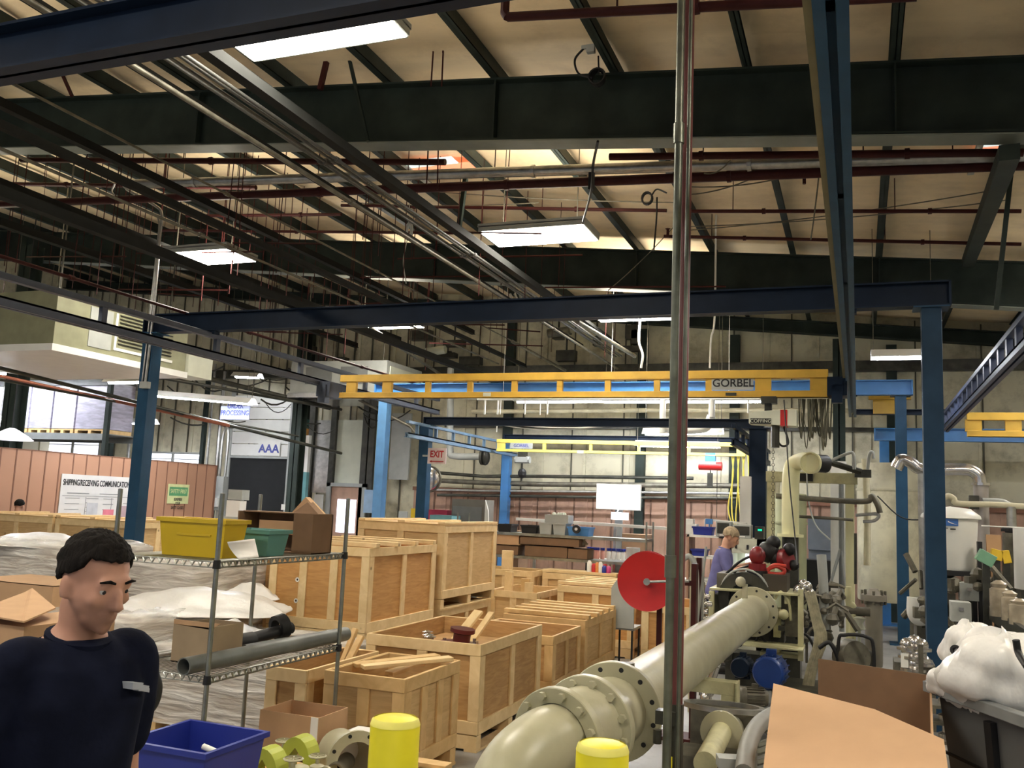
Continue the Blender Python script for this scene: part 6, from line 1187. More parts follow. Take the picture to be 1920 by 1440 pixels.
# horizontal grey pipes across the middle
for i, (pts, r, mt, yy, lb) in enumerate((([(1455, 930), (1560, 938), (1625, 940), (1634, 930), (1645, 945), (1650, 962)], .035, iron, 12.2, 'grey pipe with a hooked end crossing the cream frame'), ([(1490, 968), (1560, 972), (1600, 975)], .02, iron, 12.3, 'thin pipe under the hooked pipe'), ([(1604, 966), (1646, 964), (1640, 976), (1618, 978)], .02, galv, 12.2, 'small looped pipe under the hooked pipe'),
                                       ([(1622, 860), (1626, 960), (1626, 1060)], .045, tankc, 13.0, 'vertical pale pipe left of the big tank'), ([(1555, 865), (1590, 850), (1600, 852), (1602, 880)], .02, lgrey, 12.4, 'bent grey pipe over the cream frame'), ([(1627, 880), (1630, 852), (1636, 848), (1638, 860)], .02, lgrey, 12.6, 'small hooked pipe beside the cream frame'),
                                       ([(1645, 930), (1690, 970), (1740, 975)], .008, black, 12.5, 'thin black cable looping to the white tank'), ([(1540, 1040), (1544, 1100), (1546, 1180)], .05, lgrey, 10.4, 'grey vertical pipe behind the machine'), ([(1604, 1000), (1604, 1095)], .016, dark, 12.0, 'thin dark pipe beside the cream leg'))):
    b = MB(); b.tube(smoothpath([at(*q, yy) for q in pts], 5), r, 8); tag(b.build('process_pipe', mt, None, 60), lb, 'pipe')
# filter housing
y = 11.8; a, c = at(1620, 1120, y), at(1656, 1120, y); cx = (a.x+c.x)/2; r = (c.x-a.x)/2*.92; zt = at(1640, 1112, y).z; t = thing('filter_housing', 'grey cylindrical filter housing with a bolted lid behind the big carton', 'filter', (cx, y, 0)); tm = mat('taupe_paint', (.24, .22, .18), .5)
b = MB(); b.lathe([(0, .1), (r*.95, .1), (r, .15), (r, zt-.08), (0, zt-.08)], (cx, y, 0), (0, 0, 1), 28); b.build('shell', tm, t, 40)
b = MB(); b.lathe([(0, zt-.09), (r+.05, zt-.09), (r+.05, zt-.02), (r*.9, zt), (r*.5, zt+.05), (0, zt+.06)], (cx, y, 0), (0, 0, 1), 28); b.build('lid', tm, t, 40)
for i in range(8): a_ = i*.785; b = MB(); b.cyl((cx+(r+.03)*math.cos(a_), y+(r+.03)*math.sin(a_), zt-.13), (cx+(r+.03)*math.cos(a_), y+(r+.03)*math.sin(a_), zt+.03), .016, 8); b.build('swing_bolt', iron, t)
for i in range(3): a_ = i*2.1+.5; b = MB(); b.box(cx+r*.7*math.cos(a_)-.02, cx+r*.7*math.cos(a_)+.02, y+r*.7*math.sin(a_)-.02, y+r*.7*math.sin(a_)+.02, 0, .12); b.build('leg', tm, t)
t = thing('lever_valve', 'pale lever valve on a post left of the filter housing', 'valve', at(1605, 1200, 11.2)); y = 11.2
q = at(1596, 1145, y); b = MB(); b.tube(smoothpath([at(1590, 1100, y), at(1592, 1130, y), at(1600, 1140, y), at(1598, 1185, y), (at(1598, 1185, y).x, y, 0)]), .04, 10); b.build('standpipe', lc, t, 60); b = MB(); b.lathe([(.02, 0), (.07, .02), (.04, .08), (.07, .14), (.03, .16)], at(1611, 1182, y), (0, 0, 1), 14); b.tube([(at(1611, 1182, y).x, y, 0), at(1611, 1182, y)], .02, 6); b.build('cap', offw, t, 60); b = MB(); b.tube([q+V(-.1, 0, 0), q+V(.2, 0, 0)], .05, 10); b.build('valve_body', iron, t, 60)
# pump with black hoop handle
t = thing('portable_pump', 'oily portable pump with a black hoop handle behind the big carton', 'pump', at(1600, 1240, 9.2)); y = 9.2
a, c = at(1572, 1240, y), at(1638, 1240, y); zt = at(1600, 1192, y).z; z0_ = 0
b = MB(); b.tube(smoothpath([(a.x, y, .1), (a.x, y, zt-.08), (a.x+.06, y, zt), (c.x-.06, y, zt), (c.x, y, zt-.1), (c.x, y, .1)], 5), .016, 8); b.build('hoop_handle', black, t, 60)
b = MB(); b.lathe([(0, -.1), (.14, -.1), (.17, 0), (.14, .1), (0, .1)], at(1596, 1232, y+.1), (.5, -.8, .2), 24); b.build('fan_housing', iron, t, 50); b = MB(); b.cyl(at(1606, 1228, y+.1), at(1625, 1236, y+.3), .09, 14); b.build('motor', dark, t, 50)
b = MB(); b.box(a.x-.05, c.x+.05, y-.15, y+.3, 0, .12); b.build('base', iron, t)
b = MB(); b.tube(smoothpath([at(1535, 1215, y), at(1555, 1205, y), at(1570, 1230, y), at(1580, 1260, y)]), .02, 8); b.build('hose', black, t, 60)
# dusty cable bundle down the machine's right side
random.seed(8); b = MB()
for i in range(16):
    o = random.uniform(-8, 8); b.tube(smoothpath([at(1518+o, 1110, 9.5), at(1530+o, 1160, 9.4), at(1538+o*1.3, 1200, 9.3), at(1520+o, 1260, 9.2), at(1510+o*1.5, 1330, 9.1), at(1525+o*2, 1400, 9.0)], 4), .017, 6)
tag(b.build('dusty_hose_bundle', mat('dusty_grey_hose', (.22, .20, .13), .8, 0, .3, 15)), 'thick bundle of dusty hoses hanging down the right side of the test machine', 'hose')['kind'] = 'stuff'
b = MB()
for i in range(26):
    p = at(random.uniform(1505, 1580), random.uniform(1090, 1200), random.uniform(10.2, 11.6)); q = p+V(random.uniform(-.3, .3), random.uniform(-.1, .1), random.uniform(-.4, .2)); b.tube([p, (p+q)/2+V(0, 0, .08), q], random.uniform(.012, .035), 6)
    b.ball(p, random.uniform(.03, .07), 8)
tag(b.build('pipe_fittings_tangle', iron), 'tangle of grimy small pipes and fittings between the machine and the filter housing', 'pipe')['kind'] = 'stuff'
# low clutter before the machine
b = MB(); random.seed(21)
for i in range(12):
    p = atz(random.uniform(1300, 1420), random.uniform(1340, 1420), .1); b.tube(smoothpath([p, p+V(.2, .1, .06), p+V(.35, -.05, .0), p+V(.5, .15, .02)], 4), random.uniform(.012, .03), 6)
tag(b.build('floor_hoses', mat('grey_green_hose', (.18, .18, .14), .6)), 'grey hoses lying on the floor under the pipe supports', 'hose')['kind'] = 'stuff'
t = thing('blue_tub', 'grey oval ring tray hanging on the pipe support', 'tray', atz(1355, 1335, .3)); c = at(1358, 1330, 6.2); b = MB(); b.lathe([(.22, 0), (.26, 0), (.26, .03), (.22, .03)], c, (0, .1, 1), 30, True); b.build('ring', galv, t, 50); b = MB(); b.box(c.x-.2, c.x+.2, 6.1, 6.3, 0, c.z); b.build('support_block', iron, t)
t = pipeline('grey_hose', 'thick grey hose curving up beside the big carton', [at(1395, 1450, 4.6), at(1402, 1400, 4.9), at(1418, 1365, 5.2), at(1440, 1345, 5.5), at(1465, 1335, 5.7)], .045, mat('ribbed_grey_hose', (.26, .26, .24), .5)); b = MB(); b.ob(at(1368, 1428, 4.8), (.12, .1, .05), .3); b.build('clamp', lgrey, t)
for i, (px, py, y, r) in enumerate(((1330, 1290, 7.6, .05), (1322, 1310, 7.4, .04))): b = MB(); q = at(px, py, y); b.ball(q, (r, r, r*1.5), 10); b.tube([q, q+V(.08, 0, .25)], .03, 8); b.tube([q, (q.x, q.y, 0)], .02, 6); tag(b.build('chrome_coupling', stain, None, 60), 'shiny coupling hanging behind the pipe support, %s' % ('upper', 'lower')[i], 'coupling')
b = MB(); b.box(-.75, .35, 8.9, 9.5, 0, .25); tag(b.build('machine_sump', dark), 'dark low sump box under the test machine', 'machine')

# ================================================================ right side: white tank, stainless pipe, conveyor
y = 10.4; a, c = at(1730, 962, y), at(1838, 962, y); cx = (a.x+c.x)/2; r = (c.x-a.x)/2; zt = at(1780, 962, y).z; zb = at(1780, 1068, y).z
t = thing('white_tank', 'white plastic tank with a lid and blue sticker behind the thickest column', 'tank', (cx, y+r*.3, 0)); cy = y+r*.3
b = MB(); b.lathe([(0, zb), (r*.80, zb), (r*.84, zb+.03), (r*.96, zt-.03), (0, zt-.03)], (cx, cy, 0), (0, 0, 1), 44); b.build('body', white, t, 40)
b = MB(); b.lathe([(0, zt+.07), (r*.7, zt+.05), (r*1.04, zt-.02), (r*1.07, zt-.05), (r*1.02, zt-.06), (0, zt-.04)], (cx, cy, 0), (0, 0, 1), 44); b.build('lid', white, t, 60)
sx = at(1781, 977, y-r*.6).x; sz = at(1781, 979, y-.3).z; yy = cy-math.sqrt(max(0, (r*.945)**2-(sx+.04-cx)**2))-.008
b = MB(); b.ob((sx+.01, yy, sz), (.13, .006, .075), .1); o = b.build('sticker', mat('sticker_blue', (.04, .14, .45), .4), t); b = MB(); b.prism([(sx-.05, 0, sz+.035), (sx-.05, 0, sz+.02), (sx-.0, 0, sz-.01), (sx+.07, 0, sz-.025), (sx+.0, 0, sz+.0)], (0, yy-.006, 0), (0, .003, 0)); b.build('sticker_arc', paper, o)
b = MB(); b.box(sx-.1, sx-.02, yy-.003, yy+.003, sz-.065, sz-.058); b.box(sx, sx+.05, yy-.003, yy+.003, sz-.075, sz-.062); b.build('small_print', black, t)
b = MB(); [b.box(cx+dx-.03, cx+dx+.03, cy-.25, cy+.25, 0, zb) for dx in (-r*.7, r*.65)]; b.box(cx-r*.8, cx+r*.8, cy-.28, cy+.28, zb-.05, zb); b.build('stand', black, t)
b = MB(); b.box(cx+r*.8, cx+r*.8+.04, cy-.3, cy-.2, 0, zb+.3); b.build('black_upright', black, t)
t = pipeline('stainless_pipe', 'shiny stainless pipe arching over the white tank', [at(1680, 878, 12.0), at(1690, 862, 12), at(1706, 866, 12), at(1722, 878, 12), at(1740, 880, 12), at(1800, 880, 12), at(1820, 882, 12), at(1834, 892, 12), at(1839, 910, 12)], .072, stain, fl=[(at(1839, 908, 12), (0, 0, 1), .105, .03), (at(1727, 879, 12), (1, 0, 0), .075, .02)])
q = at(1839, 910, 12); b = MB(); b.tube([q, (q.x, 12, 0)], .082, 20); b.build('riser', mat('satin_grey_pipe', (.36, .33, .31), .4, .4), t, 50)
q = at(1729, 885, 12); b = MB(); b.tube([q, (q.x, 12, 0)], .05, 16); b.build('left_riser', galv, t, 50); b = MB(); b.ob(at(1826, 942, 11.9), (.1, .08, .16)); b.build('dark_valve', dark, t)
for i, (pts, r_, mt, yy, lb) in enumerate((([(1768, 935), (1778, 930), (1788, 935), (1796, 944), (1860, 946), (1925, 950)], .035, tankc, 11.7, 'pale pipe running right from behind the white tank'), ([(1842, 938), (1878, 940), (1892, 946)], .03, lgrey, 11.9, 'short grey pipe beside the stainless riser'), ([(1896, 950), (1897, 990)], .05, galv, 11.7, 'grey dropper with a black flange at the right edge'),
                                          ([(1840, 986), (1925, 990)], .008, white, 11.4, 'thin white rod at the right edge'), ([(1712, 1120), (1712, 1150), (1722, 1162), (1740, 1160)], .06, white, 10.2, 'white curved plastic pipe between the blue columns'), ([(1500, 770), (1760, 770)], .03, tankc, 16.9, 'pale pipe behind the hanging cable loops'))):
    b = MB(); b.tube(smoothpath([at(*q, yy) for q in pts], 5), r_, 10); tag(b.build('process_pipe', mt, None, 60), lb, 'pipe')
b = MB(); q = at(1897, 992, 11.7); b.lathe([(.04, -.03), (.11, -.03), (.11, 0), (.08, .02), (.04, .02)], q, (0, 0, 1), 16, True); b.cyl(q-V(0, 0, .1), q-V(0, 0, .03), .07, 12); tag(b.build('black_flange', black), 'black flange under the grey dropper at the right edge', 'flange')
y = 10.9; a = at(1908, 990, y); t = thing('white_machine', 'white machine cylinder cut off by the right edge', 'machine', (a.x+.25, y, 0)); b = MB(); b.cyl((a.x+.22, y+.1, 1.15), (a.x+.22, y+.1, at(1910, 990, y).z), .25, 26); b.build('drum', white, t, 40); b = MB(); b.cyl((a.x+.02, y+.35, .3), (a.x+.02, y+.35, at(1900, 1000, y).z), .12, 20); b.build('grey_column', iron, t, 50); b = MB(); b.box(a.x-.0, a.x+.5, y-.1, y+.4, 0, 1.15); b.build('base', dark, t)
# conveyor
random.seed(31)
xc = 1.12; t = thing('conveyor', 'dark steel conveyor with rails and rollers at the right edge', 'conveyor', (xc, 8, 0))
zc_ = 1.06
b = MB(); b.box(xc, xc+.04, 6.0, 10.0, zc_-.12, zc_); b.build('side_channel', dark, t); b = MB(); b.box(xc+.55, xc+.59, 6.0, 10.0, zc_-.12, zc_); b.build('side_channel', dark, t)
for i in range(20): b = MB(); b.cyl((xc+.04, 6.1+i*.2, zc_-.05), (xc+.55, 6.1+i*.2, zc_-.05), .03, 10); b.build('roller', galv, t, 60)
for z in (zc_-.22, zc_-.36): b = MB(); b.tube([(xc+.02, 6.0, z), (xc+.02, 10.0, z)], .018, 8); b.build('guard_rail', galv, t, 60)
for y in (6.2, 7.8, 9.8):
    for dx in (0, .55): b = MB(); b.box(xc+dx, xc+dx+.05, y, y+.05, 0, zc_-.12); b.build('leg', dark, t)
for i, (px, py, y, h, rr) in enumerate(((1873, 1098, 8.8, .30, .075), (1893, 1110, 8.5, .24, .065), (1912, 1125, 8.2, .2, .08))):
    p = at(px, py, y); b = MB(); b.lathe([(rr, 0), (rr, h*.75), (rr*.7, h*.8), (rr*.9, h*.9), (rr*.3, h)], (p.x, y, zc_-.02), (0, 0, 1), 18); o = tag(b.build('glass_jar', mat('dusty_glass', (.42, .36, .27), .15, 0, .3, 10), None, 50), 'dusty jar-shaped housing on the conveyor, %s' % ('tallest', 'middle', 'nearest')[i], 'housing', 'jar-shaped housings on the conveyor')
for lb, px0, py0, px1, py1, y, mt in (('grey electrical box behind the thickest column', 1800, 1092, 1836, 1128, 9.9, lgrey), ('pale grey box below the electrical box', 1783, 1128, 1822, 1168, 9.2, mat('pale_box', (.45, .47, .44), .5))):
    a, c = at(px0, py0, y), at(px1, py1, y); t = thing('electrical_box', lb, 'electrical box', ((a.x+c.x)/2, y, 0)); b = MB(); b.box(a.x, c.x, y, y+.2, c.z, a.z); b.build('box', mt, t, mods='bevel'); b = MB(); b.box(a.x+.05, c.x-.05, y+.06, y+.14, 0, c.z); b.build('pedestal', dark, t); b = MB(); b.ob(((a.x+c.x)/2, y-.01, a.z-.06), (.04, .02, .03)); b.build('latch', stain, t)
for lb, px, py, y, s_, mt, rot in (('sea green hopper cap tilted beside the white tank', 1848, 1046, 9.6, (.15, .14, .11), mat('sea_green', (.20, .42, .27), .5), .5), ('yellow valve actuator at the right, left one', 1868, 1040, 10.0, (.10, .1, .10), mat('actuator_yellow', (.75, .50, .03), .45), .2), ('yellow valve actuator at the right, right one', 1886, 1044, 10.0, (.07, .1, .12), mat('actuator_yellow', (0,)*3), -.2)):
    q = at(px, py, y); t = thing('actuator', lb, 'machine part', q); b = MB(); b.ob(q, s_, Matrix.Rotation(rot, 3, 'Y')); b.build('cap', mt, t, mods='bevel'); b = MB(); b.box(q.x-.03, q.x+.03, y-.03, y+.03, 0, q.z-.04); b.build('support', dark, t)
b = MB(); q = at(1863, 1022, 10.2); b.ob(q, (.13, .05, .2)); b.box(q.x-.03, q.x+.03, 10.18, 10.22, 0, q.z-.1); tag(b.build('tan_panel', card), 'small tan panel above the yellow actuators', 'panel')
b = MB()
for i in range(70):
    px, py = random.uniform(1715, 1900), random.uniform(1072, 1200); y = random.uniform(9.6, 10.9)
    if px > 1840 and py > 1110: continue
    p = at(px, py, y); k = random.random()
    if k < .4: b.ball(p, random.uniform(.03, .08), 8)
    elif k < .8: b.tube([p, p+V(random.uniform(-.2, .2), .1, random.uniform(-.2, .2))], random.uniform(.015, .04), 7)
    else: b.ob(p, (random.uniform(.05, .2), .1, random.uniform(.05, .12)), random.uniform(0, 1))
b.box(at(1720, 1150, 10.5).x, at(1830, 1150, 10.5).x, 10.6, 10.9, 0, 1.0)
tag(b.build('pump_parts_clutter', iron), 'clutter of grimy pump parts and pipes behind the two blue columns', 'machine parts')['kind'] = 'stuff'
t = thing('chrome_pump', 'cluster of chromed pump heads beside the thickest column', 'pump', at(1705, 1250, 7.6)); y = 7.6
for px, py, r_ in ((1700, 1208, .05), (1715, 1204, .055), (1728, 1210, .05), (1706, 1222, .06), (1722, 1226, .06), (1735, 1240, .04), (1712, 1244, .07)): q = at(px, py, y); b = MB(); b.ball(q, r_, 12); b.lathe([(r_*.5, -.01), (r_*1.4, -.01), (r_*1.4, .01), (r_*.5, .01)], q-V(0, 0, r_*.6), (0, 0, 1), 16, True); b.build('pump_head', stain, t, 60)
q = at(1714, 1230, y+.05); b = MB(); b.box(q.x-.14, q.x+.14, y, y+.3, 0, q.z-.05); b.build('base', iron, t); b = MB(); b.ob(at(1696, 1238, y-.05), (.05, .04, .1)); b.build('white_tag', white, t)
t = thing('steel_parts_rack', 'shelf of steel parts between the thickest column and the grey cart', 'rack', at(1775, 1400, 6.6)); y = 6.6
for i, py in enumerate((1320, 1350, 1385)): q = at(1778, py, y); b = MB(); b.lathe([(.02, 0), (.06, 0), (.06, .03), (.035, .04), (.035, .08), (.06, .09), (.02, .1)], q, (0, 0, 1), 14); b.build('steel_part', stain, t, 50); b = MB(); b.box(q.x-.15, q.x+.15, y-.1, y+.15, q.z-.02, q.z); b.build('shelf_board', iron, t)
b = MB(); b.box(q.x-.16, q.x-.13, y+.1, y+.14, 0, 1.0); b.box(q.x+.13, q.x+.16, y+.1, y+.14, 0, 1.0); b.build('frame', iron, t)
# ================================================================ big open carton, grey cart, bags
t = thing('cardboard_box', 'large open cardboard box with a folded-out flap, bottom right', 'cardboard box', (0, 4.9, 0))
fl, fr = at(1462, 1300, 4.62), at(1752, 1392, 4.1); bl, br = at(1534, 1300, 5.35), at(1747, 1345, 5.2)
zw = .90
def wallq(name, a, c, z0, z1a, z1c, mt, k=.008):
    b = MB(); a2, c2 = V(a.x, a.y, 0), V(c.x, c.y, 0); d = (c2-a2).normalized(); nn = V(-d.y, d.x, 0)*k
    b.add([a2+V(0, 0, z0), c2+V(0, 0, z0), c2+nn+V(0, 0, z0), a2+nn+V(0, 0, z0), a2+V(0, 0, z1a), c2+V(0, 0, z1c), c2+nn+V(0, 0, z1c), a2+nn+V(0, 0, z1a)], [(0, 3, 2, 1), (4, 5, 6, 7), (0, 1, 5, 4), (1, 2, 6, 5), (2, 3, 7, 6), (3, 0, 4, 7)]); return b.build(name, mt, t)
zr1, zr2 = at(1534, 1235, bl.y).z, at(1747, 1267, br.y).z
wallq('front_wall', fl, fr, 0, .92, .86, card); wallq('rear_wall_and_flap', bl, br, 0, zr1, zr2, cardd); wallq('right_wall', fr, br, 0, .86, zr2, card); wallq('left_wall', bl, fl, 0, .80, .92, card)  # rear wall in darker board: shade inside the box painted in
A, Cq, Dq = at(1450, 1284, 4.55), at(1770, 1390, 4.05), at(1800, 1600, 3.4); pn_ = (Cq-A).cross(Dq-A)
def onpl(px, py): v = ray(px, py); return O_+v*((A-O_).dot(pn_)/v.dot(pn_))
Bq, Eq = onpl(1640, 1333), onpl(1412, 1600)
b = MB(); nrm = V(0, .006, .006); b.add([A, Bq, Cq, Dq, Eq, A+nrm, Bq+nrm, Cq+nrm, Dq+nrm, Eq+nrm], [(4, 3, 2, 1, 0), (5, 6, 7, 8, 9), (0, 1, 6, 5), (1, 2, 7, 6), (2, 3, 8, 7), (3, 4, 9, 8), (4, 0, 5, 9)]); b.build('front_flap', mat('pale_cardboard', (.56, .35, .20), .85, 0, .04, 6), t)
# grey cart
t = thing('tilt_cart', 'grey plastic tilt cart full of white bags at the lower right', 'cart', (1.0, 4.9, 0))
p1, p2 = at(1758, 1290, 5.03), at(1925, 1335, 4.45); d = (V(p2.x, p2.y, 0)-V(p1.x, p1.y, 0)).normalized(); nn = V(-d.y, d.x, 0); zr = 1.02; L = 1.15; Wd = .7
o0 = V(p1.x, p1.y, 0); gc = mat('cart_grey', (.10, .105, .105), .5, 0, .08, 5)
def cq(u, v_, z): return o0+d*u+nn*v_+V(0, 0, z)
b = MB(); out = [cq(0, 0, zr), cq(L, 0, zr), cq(L, Wd, zr), cq(0, Wd, zr), cq(.12, .06, .15), cq(L-.25, .06, .15), cq(L-.25, Wd-.06, .15), cq(.12, Wd-.06, .15)]
inn = [cq(.01, .01, zr), cq(L-.01, .01, zr), cq(L-.01, Wd-.01, zr), cq(.01, Wd-.01, zr), cq(.13, .07, .17), cq(L-.26, .07, .17), cq(L-.26, Wd-.07, .17), cq(.13, Wd-.07, .17)]
b.add(out+inn, [(4, 5, 6, 7), (0, 1, 5, 4)[::-1], (1, 2, 6, 5)[::-1], (2, 3, 7, 6)[::-1], (3, 0, 4, 7)[::-1], (8, 9, 13, 12), (9, 10, 14, 13), (10, 11, 15, 14), (11, 8, 12, 15), (12, 13, 14, 15)[::-1], (0, 8, 9, 1)[::-1], (1, 9, 10, 2)[::-1], (2, 10, 11, 3)[::-1], (3, 11, 8, 0)[::-1]]); b.build('tub', gc, t)
b = MB()
for (a, c) in (((-.03, -.03), (L+.03, -.03)), ((-.03, Wd+.03), (L+.03, Wd+.03)), ((-.03, -.03), (-.03, Wd+.03)), ((L+.03, -.03), (L+.03, Wd+.03))): b.bar(cq(*a, zr-.015), cq(*c, zr-.015), .06, .05)
b.build('rolled_rim', mat('rim_grey', (.19, .20, .20), .5), t, mods='bevel')
for u in (.42, .88): b = MB(); b.bar(cq(u, -.012, zr-.08), cq(u+.0, .045, .2), .05, .03, nn); b.build('rib', black, t)
b = MB(); b.bar(cq(.02, -.006, zr-.30), cq(L-.1, -.006, zr-.30), .012, .012); b.build('body_ridge', black, t)
for u in (.2, L-.35):
    for v_ in (.1, Wd-.1): b = MB(); b.cyl(cq(u, v_-.02, .075), cq(u, v_+.02, .075), .075, 16); b.build('wheel', black, t, 50)
def bagm(lb, c, r, seed, sc=(1, 1, 1), n=22):
    random.seed(seed); b = MB(); ph = [random.uniform(0, 6) for _ in range(6)]
    for i in range(n+1):
        th = math.pi*i/n
        for j in range(2*n):
            a = math.pi*j/n; k = 1+.10*math.sin(3*a+ph[0]+2*th)+.07*math.sin(5*th+ph[1]-2*a)+.05*math.sin(9*a+4*th+ph[2])+.03*random.random()
            b.v.append(Vector(c)+V(math.sin(th)*math.cos(a)*sc[0], math.sin(th)*math.sin(a)*sc[1], math.cos(th)*sc[2])*r*k)
    for i in range(n):
        for j in range(2*n): p = i*2*n+j; q = i*2*n+(j+1) % (2*n); b.f.append((p, p+2*n, q+2*n, q))
    return tag(b.build('white_bag', bag, None, 35), lb, 'bag', 'white bags in the grey cart')
bagm('white bag heaped highest in the grey cart', at(1818, 1218, 4.95), .125, 1, (.95, 1, .95)); bagm('wide white bag spread over the right of the grey cart', at(1880, 1262, 4.75), .20, 2, (1.25, .9, .85)); bagm('white bag spilling over the left rim of the grey cart', at(1782, 1280, 4.92), .10, 3, (1.0, .8, .75)); bagm('white bag at the back of the grey cart', at(1870, 1225, 5.1), .15, 4, (1.2, .9, .6)); bagm('white bag low in the middle of the grey cart', at(1838, 1278, 4.85), .15, 7, (1.1, .8, .9))
t = thing('black_hose_end', 'black round hose end poking out between the white bags', 'hose', at(1791, 1219, 4.8)); q = at(1791, 1219, 4.8); b = MB(); b.lathe([(.012, 0), (.024, 0), (.024, .2), (.012, .2)], q, (.4, 1, -.1), 14, True); b.build('tube', black, t, 60)
b = MB(); b.tube(smoothpath([at(1905, 1200, 4.5), at(1910, 1225, 4.5), at(1925, 1250, 4.4)]), .015, 8); tag(b.build('cart_handle', black, None, 60), 'black curved handle at the right edge over the cart', 'handle')
for _m, _v in ((hairm, .12), (hairg, .2), (shirtm, .06), (shirtp, .2), (jean, .1), (black, .35)): _m.node_tree.nodes['Principled BSDF'].inputs['Specular IOR Level'].default_value = _v
# ================================================================ people
def frame3(dirxy):
    f = V(dirxy[0], dirxy[1], 0).normalized(); s = V(f.y, -f.x, 0)   # s = the person's right-hand side
    return s, f, V(0, 0, 1)
def rem(o, vox, it=2):
    r = o.modifiers.new('remesh', 'REMESH'); r.mode = 'VOXEL'; r.voxel_size = vox; r.use_smooth_shade = True
    s = o.modifiers.new('smooth', 'SMOOTH'); s.iterations = it; s.factor = .5
def ringloft(b, rings, frame, n=28, p=2.3):
    s, f, u = frame; k = len(b.v)
    for (cx, cy, z, rx, ry) in rings:
        for j in range(n):
            a = 2*math.pi*j/n; ca, sa = math.cos(a), math.sin(a)
            x = abs(ca)**(2/p)*math.copysign(1, ca)*rx; y = abs(sa)**(2/p)*math.copysign(1, sa)*ry
            b.v.append(b.o+s*(cx+x)+f*(cy+y)+u*z)
    m_ = len(rings)
    for i in range(m_-1):
        for j in range(n): a = k+i*n+j; c = k+i*n+(j+1) % n; b.f.append((a, c, c+n, a+n))
    b.f.append(tuple(k+j for j in range(n))[::-1]); b.f.append(tuple(k+(m_-1)*n+j for j in range(n)))
def limb(b, pts, rs):
    b.tube(smoothpath(pts, 5), [rs[min(i//5, len(rs)-1)]*(1-(i % 5)/5)+rs[min(i//5+1, len(rs)-1)]*((i % 5)/5) for i in range(5*(len(pts)-1)+1)], 14)
    for p, r in zip(pts, rs): b.ball(p, r*.98, 12)
def hand(b, w, d, pn, side, sc=1, curl=.5):
    # w wrist, d hand direction, pn palm normal, side = thumb side direction
    d = d.normalized(); pn = (pn-d*pn.dot(d)).normalized(); th = (side-d*side.dot(d)-pn*side.dot(pn)).normalized()
    R = Matrix((th, d, pn)).transposed(); b.ball(w+d*.048*sc, (.040*sc, .055*sc, .016*sc), 14, R); b.ball(w+d*.01*sc, (.027*sc, .03*sc, .019*sc), 12, R)
    for i, (o, L) in enumerate(((.031, .074), (.0105, .082), (-.0105, .076), (-.031, .060))):
        p = w+d*(.088-.004*abs(i-1))*sc+th*o*sc; dd = d.copy(); pts = [p-d*.02*sc, p]; c = curl*(.8+.12*i)
        for seg in (.45, .32, .23): dd = (dd*math.cos(c*.6)+pn*math.sin(c*.6)).normalized(); p = p+dd*L*seg*sc; pts.append(p); pn2 = pn
        b.tube(pts, [.0095*sc, .0095*sc, .0088*sc, .008*sc, .0068*sc], 10); b.ball(p, .0068*sc, 8)
    p = w+d*.025*sc+th*.026*sc; q = p+(th*.75+d*.6+pn*.3).normalized()*.036*sc; r = q+(th*.35+d*.9+pn*.35).normalized()*.034*sc
    b.tube([w+d*.015*sc, p, q, r], [.014*sc, .0135*sc, .011*sc, .008*sc], 10); b.ball(r, .008*sc, 8)
